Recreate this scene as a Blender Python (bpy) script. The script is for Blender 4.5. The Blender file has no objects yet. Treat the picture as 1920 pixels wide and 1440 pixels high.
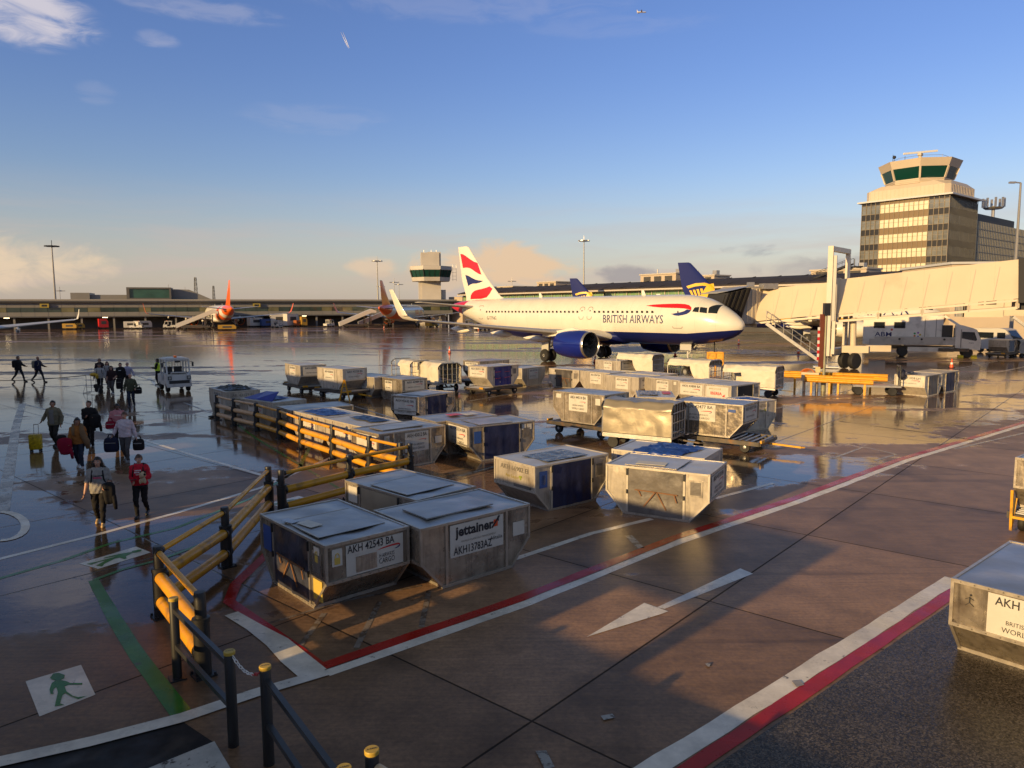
import bpy, bmesh, math, random
from mathutils import Matrix, Vector
R = math.radians
random.seed(7)
C = bpy.data.collections.new("apron_scene"); bpy.context.scene.collection.children.link(C)
S = bpy.context.scene

# ---------------- camera, sky, sun, exposure ----------------
FPX, PITCH, ROLL, CAMH = 1366.3, R(5.917), R(-0.2335), 4.847
_cp, _sp = math.cos(PITCH), math.sin(PITCH)
FWD = Vector((0, _cp, -_sp)); _u0 = Vector((0, _sp, _cp)); _r0 = Vector((1, 0, 0))
CR = _r0*math.cos(ROLL) + _u0*math.sin(ROLL); CU = -_r0*math.sin(ROLL) + _u0*math.cos(ROLL)
cam = bpy.data.cameras.new("camera"); cam.sensor_width = 36; cam.lens = FPX/1920*36
cam.clip_start = 0.1; cam.clip_end = 40000
camo = bpy.data.objects.new("camera", cam); C.objects.link(camo)
camo.matrix_world = Matrix((( CR.x, CU.x, -FWD.x, 0), (CR.y, CU.y, -FWD.y, 0), (CR.z, CU.z, -FWD.z, CAMH), (0, 0, 0, 1)))
S.camera = camo
def G(px, py, z=0.0):
    """the point at height z that stands under pixel (px, py) of the photograph"""
    d = FWD + CR*((px-960)/FPX) - CU*((py-720)/FPX)
    t = (z-CAMH)/d.z
    return Vector((d.x*t, d.y*t, z))
def AT(px, py, dist):
    d = FWD + CR*((px-960)/FPX) - CU*((py-720)/FPX)
    return Vector((0, 0, CAMH)) + d*(dist/d.y)

SUN_AZ = Vector((-0.71, -0.70)).normalized(); SUN_EL = R(13)
sd = Vector((SUN_AZ.x*math.cos(SUN_EL), SUN_AZ.y*math.cos(SUN_EL), math.sin(SUN_EL)))
sl = bpy.data.lights.new("sun", 'SUN'); sl.energy = 5.0; sl.angle = R(0.6); sl.color = (1.0, 0.68, 0.29)
so = bpy.data.objects.new("sun", sl); C.objects.link(so)
so.rotation_euler = sd.to_track_quat('Z', 'Y').to_euler()
S.view_settings.view_transform = 'Standard'; S.view_settings.look = 'None'
S.view_settings.exposure = 0.15; S.view_settings.gamma = 1.0
S.cycles.max_bounces = 6; S.cycles.caustics_reflective = False; S.cycles.caustics_refractive = False
S.cycles.use_denoising = True

W = bpy.data.worlds.new("World"); S.world = W; W.use_nodes = True
def build_world():
    nt = W.node_tree; N = nt.nodes; L = nt.links; N.clear()
    out = N.new('ShaderNodeOutputWorld'); bg = N.new('ShaderNodeBackground'); L.new(bg.outputs[0], out.inputs[0])
    sky = N.new('ShaderNodeTexSky'); sky.sky_type = 'NISHITA'; sky.sun_disc = False
    sky.sun_elevation = SUN_EL; sky.sun_rotation = math.atan2(SUN_AZ.x, SUN_AZ.y)
    sky.air_density = 1.25; sky.dust_density = 0.7; sky.ozone_density = 2.2; sky.altitude = 0
    tc = N.new('ShaderNodeTexCoord'); sep = N.new('ShaderNodeSeparateXYZ'); L.new(tc.outputs['Generated'], sep.inputs[0])
    def math_(op, a, b=None, c=None, clamp=False):
        m = N.new('ShaderNodeMath'); m.operation = op; m.use_clamp = clamp
        for i, x in enumerate((a, b, c)):
            if x is None: continue
            if isinstance(x, (int, float)): m.inputs[i].default_value = x
            else: L.new(x, m.inputs[i])
        return m.outputs[0]
    az = math_('ARCTAN2', sep.outputs[0], sep.outputs[1])     # 0 straight ahead, + to the right
    el = math_('ARCSINE', sep.outputs[2])
    def noise(sx, sy, scale, detail, off=0.0, dist=0.0):
        cb = N.new('ShaderNodeCombineXYZ'); L.new(math_('MULTIPLY', az, sx), cb.inputs[0]); L.new(math_('MULTIPLY', el, sy), cb.inputs[1]); cb.inputs[2].default_value = off
        n = N.new('ShaderNodeTexNoise'); n.inputs['Scale'].default_value = scale; n.inputs['Detail'].default_value = detail
        n.inputs['Roughness'].default_value = 0.58; n.inputs['Distortion'].default_value = dist
        L.new(cb.outputs[0], n.inputs['Vector']); return n.outputs['Fac']
    def ell(a0, e0, ra, re):
        x = math_('DIVIDE', math_('SUBTRACT', az, R(a0)), R(ra)); y = math_('DIVIDE', math_('SUBTRACT', el, R(e0)), R(re))
        d = math_('ADD', math_('MULTIPLY', x, x), math_('MULTIPLY', y, y))
        return math_('SUBTRACT', 1.0, d, clamp=True)
    def ramp(v, lo, hi):
        m = N.new('ShaderNodeMapRange'); m.interpolation_type = 'SMOOTHSTEP'
        m.inputs['From Min'].default_value = lo; m.inputs['From Max'].default_value = hi; L.new(v, m.inputs['Value']); return m.outputs[0]
    col = sky.outputs[0]
    def over(col, fac, rgb):
        m = N.new('ShaderNodeMix'); m.data_type = 'RGBA'; L.new(fac, m.inputs[0]); L.new(col, m.inputs[6]); m.inputs[7].default_value = (*rgb, 1); return m.outputs[2]
    def tint(col, rgb):
        m = N.new('ShaderNodeMix'); m.data_type = 'RGBA'; m.blend_type = 'MULTIPLY'; m.inputs[0].default_value = 1; L.new(col, m.inputs[6]); m.inputs[7].default_value = (*rgb, 1); return m.outputs[2]
    K = SKYK
    # low warm-grey haze bank over the horizon, thin veil and puffs of cloud
    veil = math_('MULTIPLY', ramp(el, R(10.5), R(-1)), 0.75)
    wide = math_('MULTIPLY', ramp(noise(1.6, 14, 2.6, 6, 3.0, .4), 0.38, 0.68), ramp(el, R(10), R(1)))
    def grade(col, lo, hi):
        f = ramp(el, R(1), R(19)); m0 = N.new('ShaderNodeMix'); m0.data_type = 'RGBA'; L.new(f, m0.inputs[0]); m0.inputs[6].default_value = (*lo, 1); m0.inputs[7].default_value = (*hi, 1)
        m = N.new('ShaderNodeMix'); m.data_type = 'RGBA'; m.blend_type = 'MULTIPLY'; m.inputs[0].default_value = 1; m.clamp_result = False; L.new(col, m.inputs[6]); L.new(m0.outputs[2], m.inputs[7]); return m.outputs[2]
    col = grade(col, K['low'], K['high'])
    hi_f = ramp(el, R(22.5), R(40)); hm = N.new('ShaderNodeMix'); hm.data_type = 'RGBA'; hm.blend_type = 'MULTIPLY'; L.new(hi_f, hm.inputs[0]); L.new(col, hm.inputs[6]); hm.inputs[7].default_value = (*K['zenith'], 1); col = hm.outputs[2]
    col = over(col, math_('MULTIPLY', veil, 0.8), K['haze'])
    col = over(col, math_('MULTIPLY', wide, 0.62), K['bank'])
    fine = noise(1, 2.0, 15, 9, 1.0, 0.5)
    for (a0, e0, ra, re, lo, hi, c, k) in CLOUDS:
        m = ell(a0, e0, ra, re)
        f = ramp(math_('ADD', math_('MULTIPLY', fine, 1.25), math_('MULTIPLY', m, 0.50)), lo+.14, hi+.22)
        f = math_('MULTIPLY', f, ramp(m, 0.0, 0.25))
        col = over(col, math_('MULTIPLY', f, k), c)
    wis = noise(2.0, 7.0, 8, 7, 7.0, .7)
    for (a0, e0, ra, re, k) in WISPS:
        m = ell(a0, e0, ra, re)
        f = math_('MULTIPLY', ramp(math_('ADD', math_('MULTIPLY', wis, 1.3), math_('MULTIPLY', m, 0.35)), 0.62, 1.12), ramp(m, 0.0, 0.7))
        col = over(col, math_('MULTIPLY', f, k), K['wisp'])
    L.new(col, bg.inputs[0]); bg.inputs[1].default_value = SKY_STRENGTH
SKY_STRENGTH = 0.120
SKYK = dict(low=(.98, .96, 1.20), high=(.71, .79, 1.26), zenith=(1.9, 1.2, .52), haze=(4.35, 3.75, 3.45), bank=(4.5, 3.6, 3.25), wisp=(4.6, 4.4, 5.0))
# (azimuth, elevation, half width, half height in degrees, thresholds, colour, opacity)
CLOUDS = [(-36, 3.2, 9, 2.6, .62, .95, (6.6, 5.0, 3.4), .7), (-1.5, 3.2, 8.5, 2.4, .60, .86, (6.2, 4.3, 2.7), .85),
          (-10.5, 3.3, 3.0, 1.1, .66, .95, (6.0, 4.4, 3.0), .7), (18, 4.3, 4.0, .8, .70, .98, (2.3, 2.3, 2.6), .8),
          (9, 2.6, 3.2, 1.0, .68, .95, (2.6, 2.4, 2.5), .75), (24, 2.6, 7.0, 1.6, .62, .95, (2.9, 2.7, 2.7), .7),
          (-7, 2.2, 6, 1.1, .62, .95, (4.6, 3.7, 2.9), .55)]
WISPS = [(-32.6, 18.0, 5.2, 2.2, 1.0), (-24.9, 17.8, 1.7, .7, .3), (-14.5, 13.7, 6.5, 1.3, .11), (-28.9, 14.1, 1.7, .9, .11), (-22, 19.9, 7, .9, .25), (-3, 21.5, 15, 1.4, .14), (8, 20.0, 9, .9, .08), (-33, 21.5, 6, 1.5, .5)]
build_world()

# ---------------- materials ----------------
MATS = {}
def pm(name, rgb, rough=0.5, metal=0.0, var=0.0, vscale=3.0, bump=0.0, bscale=30.0, rvar=0.0, spec=0.5, coat=0.0, rdet=6, objvar=0.0, streak=0.0, dirt=None, dscale=1.5, emit=None, alpha=None, trans=0.0):
    if name in MATS: return MATS[name]
    m = bpy.data.materials.new(name); m.use_nodes = True; nt = m.node_tree; b = nt.nodes['Principled BSDF']; L = nt.links
    b.inputs['Base Color'].default_value = (*rgb, 1); b.inputs['Roughness'].default_value = rough; b.inputs['Metallic'].default_value = metal
    b.inputs['Specular IOR Level'].default_value = spec; b.inputs['Coat Weight'].default_value = coat
    if trans: b.inputs['Transmission Weight'].default_value = trans
    if emit: b.inputs['Emission Color'].default_value = (*emit[0], 1); b.inputs['Emission Strength'].default_value = emit[1]
    tc = nt.nodes.new('ShaderNodeTexCoord'); oi = nt.nodes.new('ShaderNodeObjectInfo')
    va = nt.nodes.new('ShaderNodeVectorMath'); va.operation = 'ADD'; L.new(tc.outputs['Object'], va.inputs[0])
    vs = nt.nodes.new('ShaderNodeVectorMath'); vs.operation = 'SCALE'; vs.inputs['Scale'].default_value = 37.0
    cx = nt.nodes.new('ShaderNodeCombineXYZ'); L.new(oi.outputs['Random'], cx.inputs[0]); L.new(oi.outputs['Random'], cx.inputs[1]); L.new(cx.outputs[0], vs.inputs[0]); L.new(vs.outputs[0], va.inputs[1])
    def noise(sc, det=4):
        n = nt.nodes.new('ShaderNodeTexNoise'); n.inputs['Scale'].default_value = sc; n.inputs['Detail'].default_value = det; L.new(va.outputs[0], n.inputs['Vector']); return n.outputs['Fac']
    src = None
    if var or dirt:
        cr = nt.nodes.new('ShaderNodeMapRange'); cr.inputs['From Min'].default_value = .25; cr.inputs['From Max'].default_value = .75
        cr.inputs['To Min'].default_value = 1-var; cr.inputs['To Max'].default_value = 1+var*.6
        L.new(noise(vscale), cr.inputs['Value'])
        mx = nt.nodes.new('ShaderNodeVectorMath'); mx.operation = 'SCALE'; mx.inputs[0].default_value = rgb; L.new(cr.outputs[0], mx.inputs['Scale']); src = mx.outputs[0]
        if dirt:
            dm = nt.nodes.new('ShaderNodeMapRange'); dm.interpolation_type = 'SMOOTHSTEP'; dm.inputs['From Min'].default_value = .52; dm.inputs['From Max'].default_value = .75; dm.inputs['To Max'].default_value = .8
            L.new(noise(dscale, 7), dm.inputs['Value'])
            mi = nt.nodes.new('ShaderNodeMix'); mi.data_type = 'RGBA'; L.new(dm.outputs[0], mi.inputs[0]); L.new(src, mi.inputs[6]); mi.inputs[7].default_value = (*dirt, 1); src = mi.outputs[2]
        if streak:
            mp = nt.nodes.new('ShaderNodeMapping'); mp.inputs['Scale'].default_value = (9, 9, .9); L.new(va.outputs[0], mp.inputs['Vector'])
            sn = nt.nodes.new('ShaderNodeTexNoise'); sn.inputs['Scale'].default_value = 1.0; sn.inputs['Detail'].default_value = 6; sn.inputs['Roughness'].default_value = .7; L.new(mp.outputs[0], sn.inputs['Vector'])
            sm = nt.nodes.new('ShaderNodeMapRange'); sm.interpolation_type = 'SMOOTHSTEP'; sm.inputs['From Min'].default_value = .45; sm.inputs['From Max'].default_value = .72; sm.inputs['To Min'].default_value = 1.0; sm.inputs['To Max'].default_value = 1-streak; L.new(sn.outputs['Fac'], sm.inputs['Value'])
            ss = nt.nodes.new('ShaderNodeVectorMath'); ss.operation = 'SCALE'; L.new(src, ss.inputs[0]); L.new(sm.outputs[0], ss.inputs['Scale']); src = ss.outputs[0]
        if objvar:
            ov = nt.nodes.new('ShaderNodeMapRange'); ov.inputs['To Min'].default_value = 1-objvar; ov.inputs['To Max'].default_value = 1+objvar; L.new(oi.outputs['Random'], ov.inputs['Value'])
            os_ = nt.nodes.new('ShaderNodeVectorMath'); os_.operation = 'SCALE'; L.new(src, os_.inputs[0]); L.new(ov.outputs[0], os_.inputs['Scale']); src = os_.outputs[0]
        L.new(src, b.inputs['Base Color'])
    if rvar:
        rr = nt.nodes.new('ShaderNodeMapRange'); rr.inputs['From Min'].default_value = .3; rr.inputs['From Max'].default_value = .7
        rr.inputs['To Min'].default_value = max(.02, rough-rvar); rr.inputs['To Max'].default_value = min(1, rough+rvar); L.new(noise(vscale*1.7, rdet), rr.inputs['Value']); L.new(rr.outputs[0], b.inputs['Roughness'])
    if bump:
        bn = nt.nodes.new('ShaderNodeBump'); bn.inputs['Strength'].default_value = 1.0; bn.inputs['Distance'].default_value = bump; L.new(noise(bscale, 3), bn.inputs['Height']); L.new(bn.outputs[0], b.inputs['Normal'])
    MATS[name] = m; return m
ALU = lambda: pm('aluminium_sheet', (.41, .345, .265), .31, .55, var=.34, vscale=2.2, objvar=.22, streak=.5, bump=.04, bscale=2.2, rvar=.14, dirt=(.17, .13, .10), dscale=2.0)
ALUTOP = lambda: pm('aluminium_roof_sheet', (.38, .36, .335), .36, .80, var=.12, vscale=1.1, bump=.018, bscale=1.7, rvar=.05, rdet=2)
ALUW = lambda: pm('aluminium_white_sheet', (.53, .465, .375), .36, .28, streak=.35, var=.18, vscale=2.0, objvar=.20, bump=.018, bscale=2.2, rvar=.1, dirt=(.26, .21, .16), dscale=1.9)
RAILM = lambda: pm('extruded_rail', (.48, .42, .34), .38, .6, var=.2, vscale=6, rvar=.1)
DARKSLOT = lambda: pm('dark_void', (.012, .011, .012), .7)
NAVY = lambda: pm('navy_curtain', (.013, .017, .06), .55, var=.3, vscale=3, bump=.02, bscale=5)
GREYT = lambda: pm('grey_tarpaulin', (.16, .14, .12), .5, var=.3, vscale=2.5, bump=.03, bscale=4, dirt=(.06, .05, .045), dscale=1.8)
CANVAS = lambda: pm('cream_canvas', (.68, .61, .48), .65, var=.12, vscale=1.6, bump=.05, bscale=2.6, dirt=(.42, .36, .27), dscale=1.3)
BLUET = lambda: pm('blue_tarpaulin', (.012, .05, .26), .34, var=.35, vscale=3, bump=.02, bscale=5, rvar=.12)
BLKT = lambda: pm('dark_tarpaulin', (.03, .035, .045), .3, var=.3, vscale=3, bump=.02, bscale=5, rvar=.12)
PLAC = lambda: pm('white_placard', (.60, .56, .48), .45, var=.08, vscale=4, dirt=(.45, .4, .33), dscale=3.5)
INK = lambda: pm('black_lettering', (.02, .02, .025), .5)
BLUEINK = lambda: pm('blue_lettering', (.02, .03, .12), .45)
REDINK = lambda: pm('red_marking', (.55, .02, .02), .4)
RUB = lambda: pm('black_rubber', (.018, .017, .016), .65, var=.2, vscale=8)
BLK = lambda: pm('black_steel', (.02, .02, .021), .42, var=.2, vscale=5)
STEEL = lambda: pm('galvanised_steel', (.45, .43, .40), .42, .7, var=.2, vscale=5)
DSTEEL = lambda: pm('dark_dolly_steel', (.10, .085, .07), .5, .4, var=.35, vscale=5, dirt=(.2, .1, .04), dscale=5)
WPAINT = lambda: pm('white_paint', (.74, .72, .68), .35, var=.05, vscale=2, coat=.2)
YEL = lambda: pm('yellow_paint', (.72, .36, .02), .4, var=.15, vscale=3, dirt=(.3, .16, .03), dscale=2.5)
GLASS = lambda: pm('dark_glass', (.012, .016, .018), .06, spec=.9)

# ---------------- mesh helpers ----------------
class MB:
    def __init__(s): s.v = []; s.f = []; s.mi = []
    def add(s, vs, fs, mi=0, M=None):
        n = len(s.v)
        s.v += [tuple(M @ Vector(p)) if M is not None else tuple(p) for p in vs]
        s.f += [tuple(i+n for i in f) for f in fs]; s.mi += [mi]*len(fs); return s
    def box(s, c, d, rz=0.0, mi=0, M=None):
        x, y, z = d[0]/2, d[1]/2, d[2]/2
        vs = [(-x, -y, -z), (x, -y, -z), (x, y, -z), (-x, y, -z), (-x, -y, z), (x, -y, z), (x, y, z), (-x, y, z)]
        T = Matrix.Translation(c) @ Matrix.Rotation(rz, 4, 'Z')
        if M is not None: T = M @ T
        return s.add(vs, [(0, 3, 2, 1), (4, 5, 6, 7), (0, 1, 5, 4), (1, 2, 6, 5), (2, 3, 7, 6), (3, 0, 4, 7)], mi, T)
    def bar(s, p0, p1, w, h=None, mi=0, up=(0, 0, 1)):
        p0, p1 = Vector(p0), Vector(p1); h = h or w; d = (p1-p0); l = d.length
        if l < 1e-6: return s
        d /= l; u = Vector(up)
        if abs(d.dot(u)) > .98: u = Vector((1, 0, 0))
        a = d.cross(u).normalized(); b = a.cross(d).normalized()
        vs = []
        for p in (p0, p1):
            for (i, j) in ((-1, -1), (1, -1), (1, 1), (-1, 1)): vs.append(p + a*(i*w/2) + b*(j*h/2))
        return s.add(vs, [(0, 3, 2, 1), (4, 5, 6, 7), (0, 1, 5, 4), (1, 2, 6, 5), (2, 3, 7, 6), (3, 0, 4, 7)][::1], mi)
    def tube(s, pts, r, seg=10, mi=0, cap=True):
        pts = [Vector(p) for p in pts]; n = len(pts); rs = r if isinstance(r, (list, tuple)) else [r]*n
        rings = []; prev = None
        for i, p in enumerate(pts):
            d = (pts[min(i+1, n-1)] - pts[max(i-1, 0)]).normalized()
            if prev is None:
                a = d.cross(Vector((0, 0, 1)));  a = a if a.length > .05 else d.cross(Vector((1, 0, 0)))
            else: a = prev - d*prev.dot(d)
            a.normalize(); prev = a; b = d.cross(a)
            rings.append([p + (a*math.cos(t*2*math.pi/seg) + b*math.sin(t*2*math.pi/seg))*rs[i] for t in range(seg)])
        return s.rings(rings, mi, cap)
    def rings(s, rings, mi=0, cap=True, close=True):
        m = len(rings[0]); vs = [p for r in rings for p in r]; fs = []
        for i in range(len(rings)-1):
            for j in range(m if close else m-1):
                k = (j+1) % m; fs.append((i*m+j, i*m+k, (i+1)*m+k, (i+1)*m+j))
        if cap and close: fs += [tuple(range(m))[::-1], tuple(range((len(rings)-1)*m, len(rings)*m))]
        return s.add(vs, fs, mi)
    def lathe(s, prof, M=None, seg=24, mi=0, cap=True):
        rings = [[Vector((r*math.cos(2*math.pi*t/seg), r*math.sin(2*math.pi*t/seg), z)) for t in range(seg)] for r, z in prof]
        if M is not None: rings = [[M @ p for p in r] for r in rings]
        return s.rings(rings, mi, cap)
    def prism(s, poly, z0, z1, M=None, mi=0):
        n = len(poly); vs = [(x, y, z0) for x, y in poly] + [(x, y, z1) for x, y in poly]
        fs = [tuple(range(n))[::-1], tuple(range(n, 2*n))] + [(i, (i+1) % n, (i+1) % n+n, i+n) for i in range(n)]
        return s.add(vs, fs, mi, M)
    def grid(s, fn, nu, nv, mi=0):
        vs = [fn(i/nu, j/nv) for i in range(nu+1) for j in range(nv+1)]
        fs = [(i*(nv+1)+j, (i+1)*(nv+1)+j, (i+1)*(nv+1)+j+1, i*(nv+1)+j+1) for i in range(nu) for j in range(nv)]
        return s.add(vs, fs, mi)
    def ball(s, c, r, seg=12, mi=0):
        rr = r if isinstance(r, (tuple, list)) else (r, r, r); n = seg//2
        rings = [[Vector(c)+Vector((rr[0]*math.sin(math.pi*i/n)*math.cos(2*math.pi*t/seg), rr[1]*math.sin(math.pi*i/n)*math.sin(2*math.pi*t/seg), -rr[2]*math.cos(math.pi*i/n))) for t in range(seg)] for i in range(1, n)]
        rings = [[Vector(c)-Vector((0, 0, rr[2]))+Vector((1e-4*math.cos(2*math.pi*t/seg), 1e-4*math.sin(2*math.pi*t/seg), 0)) for t in range(seg)]] + rings + [[Vector(c)+Vector((0, 0, rr[2]))+Vector((1e-4*math.cos(2*math.pi*t/seg), 1e-4*math.sin(2*math.pi*t/seg), 0)) for t in range(seg)]]
        return s.rings(rings, mi)
    def mesh(s, name, mats, smooth=False):
        me = bpy.data.meshes.new(name); me.from_pydata([tuple(p) for p in s.v], [], s.f)
        mats = mats if isinstance(mats, (list, tuple)) else [mats]
        for m in mats: me.materials.append(m)
        if len(mats) > 1: me.polygons.foreach_set('material_index', s.mi)
        me.polygons.foreach_set('use_smooth', [bool(smooth)]*len(me.polygons))
        me.validate(); me.update()
        bm = bmesh.new(); bm.from_mesh(me); bmesh.ops.recalc_face_normals(bm, faces=bm.faces); bm.to_mesh(me); bm.free()
        if smooth and smooth is not True: me.set_sharp_from_angle(angle=R(smooth))
        return me
    def build(s, name, mats, parent=None, smooth=False, label=None):
        o = bpy.data.objects.new(name, s.mesh(name, mats, smooth)); C.objects.link(o)
        if parent is not None: o.parent = parent
        if label: o['label'] = label
        return o
def tag(o, label, cat, group=None):
    o['label'] = label; o['category'] = cat
    if group: o['group'] = group
    return o
def thing(name, label, cat, loc=(0, 0, 0), rz=0.0, group=None):
    o = bpy.data.objects.new(name, None); C.objects.link(o); o.empty_display_size = .3
    o.location = loc; o.rotation_euler = (0, 0, rz); return tag(o, label, cat, group)
def struct(o): o['kind'] = 'structure'; return o
KIDS = {}
def copy_tree(o, parent=None):
    c = o.copy(); C.objects.link(c); c.parent = parent
    for ch in [x for x in C.objects if x.parent == o]: copy_tree(ch, c)
    return c
def copy_thing(o, label, loc, rz):
    c = copy_tree(o); c['label'] = label; c.location = loc; c.rotation_euler = (0, 0, rz); return c
_TX = {}
def text_geo(s, size=1.0, align='CENTER', bold=0.0):
    k = (s, align, bold)
    if k not in _TX:
        cu = bpy.data.curves.new('t', 'FONT'); cu.body = s; cu.size = 1; cu.align_x = align; cu.align_y = 'CENTER'; cu.resolution_u = 2; cu.offset = bold
        o = bpy.data.objects.new('t', cu); S.collection.objects.link(o)
        me = o.to_mesh(); vs = [tuple(v.co) for v in me.vertices]; fs = [tuple(p.vertices) for p in me.polygons]; o.to_mesh_clear()
        bpy.data.objects.remove(o); bpy.data.curves.remove(cu); _TX[k] = (vs, fs)
    vs, fs = _TX[k]; return [(x*size, y*size) for x, y, z in vs], fs
def text_on(mb, s, O, right, up, off_n, size, align='CENTER', width=None, bold=0.0, mi=0):
    vs, fs = text_geo(s, size, align, bold); k = 1.0
    if width:
        w = max(v[0] for v in vs)-min(v[0] for v in vs); k = width/w
    O, right, up, n = Vector(O), Vector(right), Vector(up), Vector(off_n)
    mb.add([O + n + right*(x*k) + up*y for x, y in vs], fs, mi)
# ---------------- ground ----------------
NV = Vector((.743, .669, 0)); TV = Vector((-.669, .743, 0))      # across / along the terminal line
def NT(n, t, z=0): p = NV*n + TV*t; return Vector((p.x, p.y, z))
def ground_mat():
    m = bpy.data.materials.new('wet_concrete'); m.use_nodes = True; nt = m.node_tree; N = nt.nodes; L = nt.links; b = N['Principled BSDF']
    geo = N.new('ShaderNodeNewGeometry'); mp = N.new('ShaderNodeMapping'); mp.vector_type = 'POINT'; L.new(geo.outputs['Position'], mp.inputs['Vector'])
    def M_(op, a, b_=None, cl=False):
        x = N.new('ShaderNodeMath'); x.operation = op; x.use_clamp = cl
        for i, v in enumerate((a, b_)):
            if v is None: continue
            if isinstance(v, (int, float)): x.inputs[i].default_value = v
            else: L.new(v, x.inputs[i])
        return x.outputs[0]
    def dotc(ax, ay, off):
        s = N.new('ShaderNodeVectorMath'); s.operation = 'DOT_PRODUCT'; L.new(geo.outputs['Position'], s.inputs[0]); s.inputs[1].default_value = (ax, ay, 0)
        return M_('DIVIDE', M_('ADD', s.outputs['Value'], off), 4.65)
    c1 = dotc(.756, -.655, 5.17+46.5*4); c2 = dotc(.655, .756, -6.3+46.5*4)
    def line(c):
        f = M_('FRACT', c); d = M_('ABSOLUTE', M_('SUBTRACT', f, .5)); mr = N.new('ShaderNodeMapRange'); mr.interpolation_type = 'SMOOTHSTEP'
        mr.inputs['From Min'].default_value = .5-.0048; mr.inputs['From Max'].default_value = .5-.002; L.new(d, mr.inputs['Value']); return mr.outputs[0]
    joint = M_('MAXIMUM', line(c1), line(c2))
    cb = N.new('ShaderNodeCombineXYZ'); L.new(M_('FLOOR', c1), cb.inputs[0]); L.new(M_('FLOOR', c2), cb.inputs[1])
    wn = N.new('ShaderNodeTexWhiteNoise'); wn.noise_dimensions = '2D'; L.new(cb.outputs[0], wn.inputs['Vector'])
    def noise(sc, det, ro=.6, stretch=None, off=(0, 0, 0)):
        n = N.new('ShaderNodeTexNoise'); n.inputs['Scale'].default_value = sc; n.inputs['Detail'].default_value = det; n.inputs['Roughness'].default_value = ro
        mm = N.new('ShaderNodeMapping'); mm.inputs['Location'].default_value = off
        if stretch: mm.inputs['Rotation'].default_value = (0, 0, stretch[0]); mm.inputs['Scale'].default_value = (stretch[1], stretch[2], 1)
        L.new(geo.outputs['Position'], mm.inputs['Vector']); L.new(mm.outputs[0], n.inputs['Vector']); return n.outputs['Fac']
    def mr(v, a, b_, c, d, sm=True):
        x = N.new('ShaderNodeMapRange'); x.interpolation_type = 'SMOOTHSTEP' if sm else 'LINEAR'
        for k, q in zip(('From Min', 'From Max', 'To Min', 'To Max'), (a, b_, c, d)): x.inputs[k].default_value = q
        L.new(v, x.inputs['Value']); return x.outputs[0]
    big = noise(.16, 5, .55, (R(-41.0), .45, 1.4)); mid = noise(1.1, 6, .65); fine = noise(14, 4, .7); brush = noise(5, 3, .6, (R(-41), .18, 4)); stain = noise(.55, 5, .6, None, (9, 4, 0))
    v = M_('MULTIPLY', mr(wn.outputs['Value'], 0, 1, .80, 1.18), mr(mid, .3, .7, .78, 1.2))
    v = M_('MULTIPLY', v, mr(fine, .3, .7, .80, 1.2)); v = M_('MULTIPLY', v, mr(brush, .3, .7, .9, 1.1)); v = M_('MULTIPLY', v, mr(stain, .52, .72, 1.0, .62))
    tc_ = N.new('ShaderNodeVectorMath'); tc_.operation = 'DOT_PRODUCT'; L.new(geo.outputs['Position'], tc_.inputs[0]); tc_.inputs[1].default_value = (-.669, .743, 0)
    bias = M_('ADD', mr(tc_.outputs['Value'], 5, 14, -.12, .02), M_('MULTIPLY', mr(M_('ADD', geo.outputs['Position'], 0) if False else tc_.outputs['Value'], 20, 60, 0, 1), .0))
    far = N.new('ShaderNodeSeparateXYZ'); L.new(geo.outputs['Position'], far.inputs[0]); bias = M_('ADD', M_('ADD', bias, mr(far.outputs[1], 9, 14, -.075, 0)), mr(far.outputs[1], 19, 34, 0, .045)); patch = noise(.05, 6, .62, (R(-8), .3, 1.5), (5, 2, 0)); bias = M_('ADD', bias, M_('MULTIPLY', M_('SUBTRACT', patch, .52), mr(far.outputs[1], 22, 45, 0, .85)))
    wet = mr(M_('ADD', M_('ADD', M_('MULTIPLY', big, .72), M_('MULTIPLY', mid, .28)), bias), .45, .51, 0, 1)           # 1 = standing water
    def near(c):
        f = M_('FRACT', c); d = M_('ABSOLUTE', M_('SUBTRACT', f, .5)); return mr(d, .40, .5, 0, 1)
    v = M_('MULTIPLY', v, mr(M_('MULTIPLY', M_('MAXIMUM', near(c1), near(c2)), mr(stain, .35, .65, .2, 1)), 0, 1, 1.0, .72))
    tyre = noise(.9, 2, .5, (R(49), .06, 2.2), (3, 1, 0)); v = M_('MULTIPLY', v, mr(tyre, .60, .70, 1.0, .70))
    v = M_('MULTIPLY', v, mr(wet, 0, 1, 1.0, .62)); v = M_('MULTIPLY', v, mr(joint, 0, 1, 1, .18))
    sc = N.new('ShaderNodeVectorMath'); sc.operation = 'SCALE'; sc.inputs[0].default_value = (.258, .150, .084); L.new(v, sc.inputs['Scale']); L.new(sc.outputs[0], b.inputs['Base Color'])
    L.new(mr(wet, 0, 1, .28, .5), b.inputs['Specular IOR Level'])
    ro = M_('ADD', mr(wet, 0, 1, .40, .085), M_('MULTIPLY', mr(fine, .35, .7, -.03, .08), mr(wet, 0, 1, 1, .15)))
    ro = M_('ADD', ro, M_('MULTIPLY', joint, .3)); L.new(ro, b.inputs['Roughness'])
    b.inputs['IOR'].default_value = 1.36
    rip = noise(1.7, 3, .5); 
    hgt = M_('ADD', M_('MULTIPLY', M_('ADD', M_('MULTIPLY', fine, .0016), M_('MULTIPLY', brush, .0022)), mr(wet, 0, 1, 1, .10)), M_('MULTIPLY', rip, .0055))
    hgt = M_('SUBTRACT', hgt, M_('MULTIPLY', joint, .003))
    bp = N.new('ShaderNodeBump'); bp.inputs['Distance'].default_value = 1.0; bp.inputs['Strength'].default_value = .8; L.new(hgt, bp.inputs['Height']); L.new(bp.outputs[0], b.inputs['Normal'])
    return m
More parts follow.
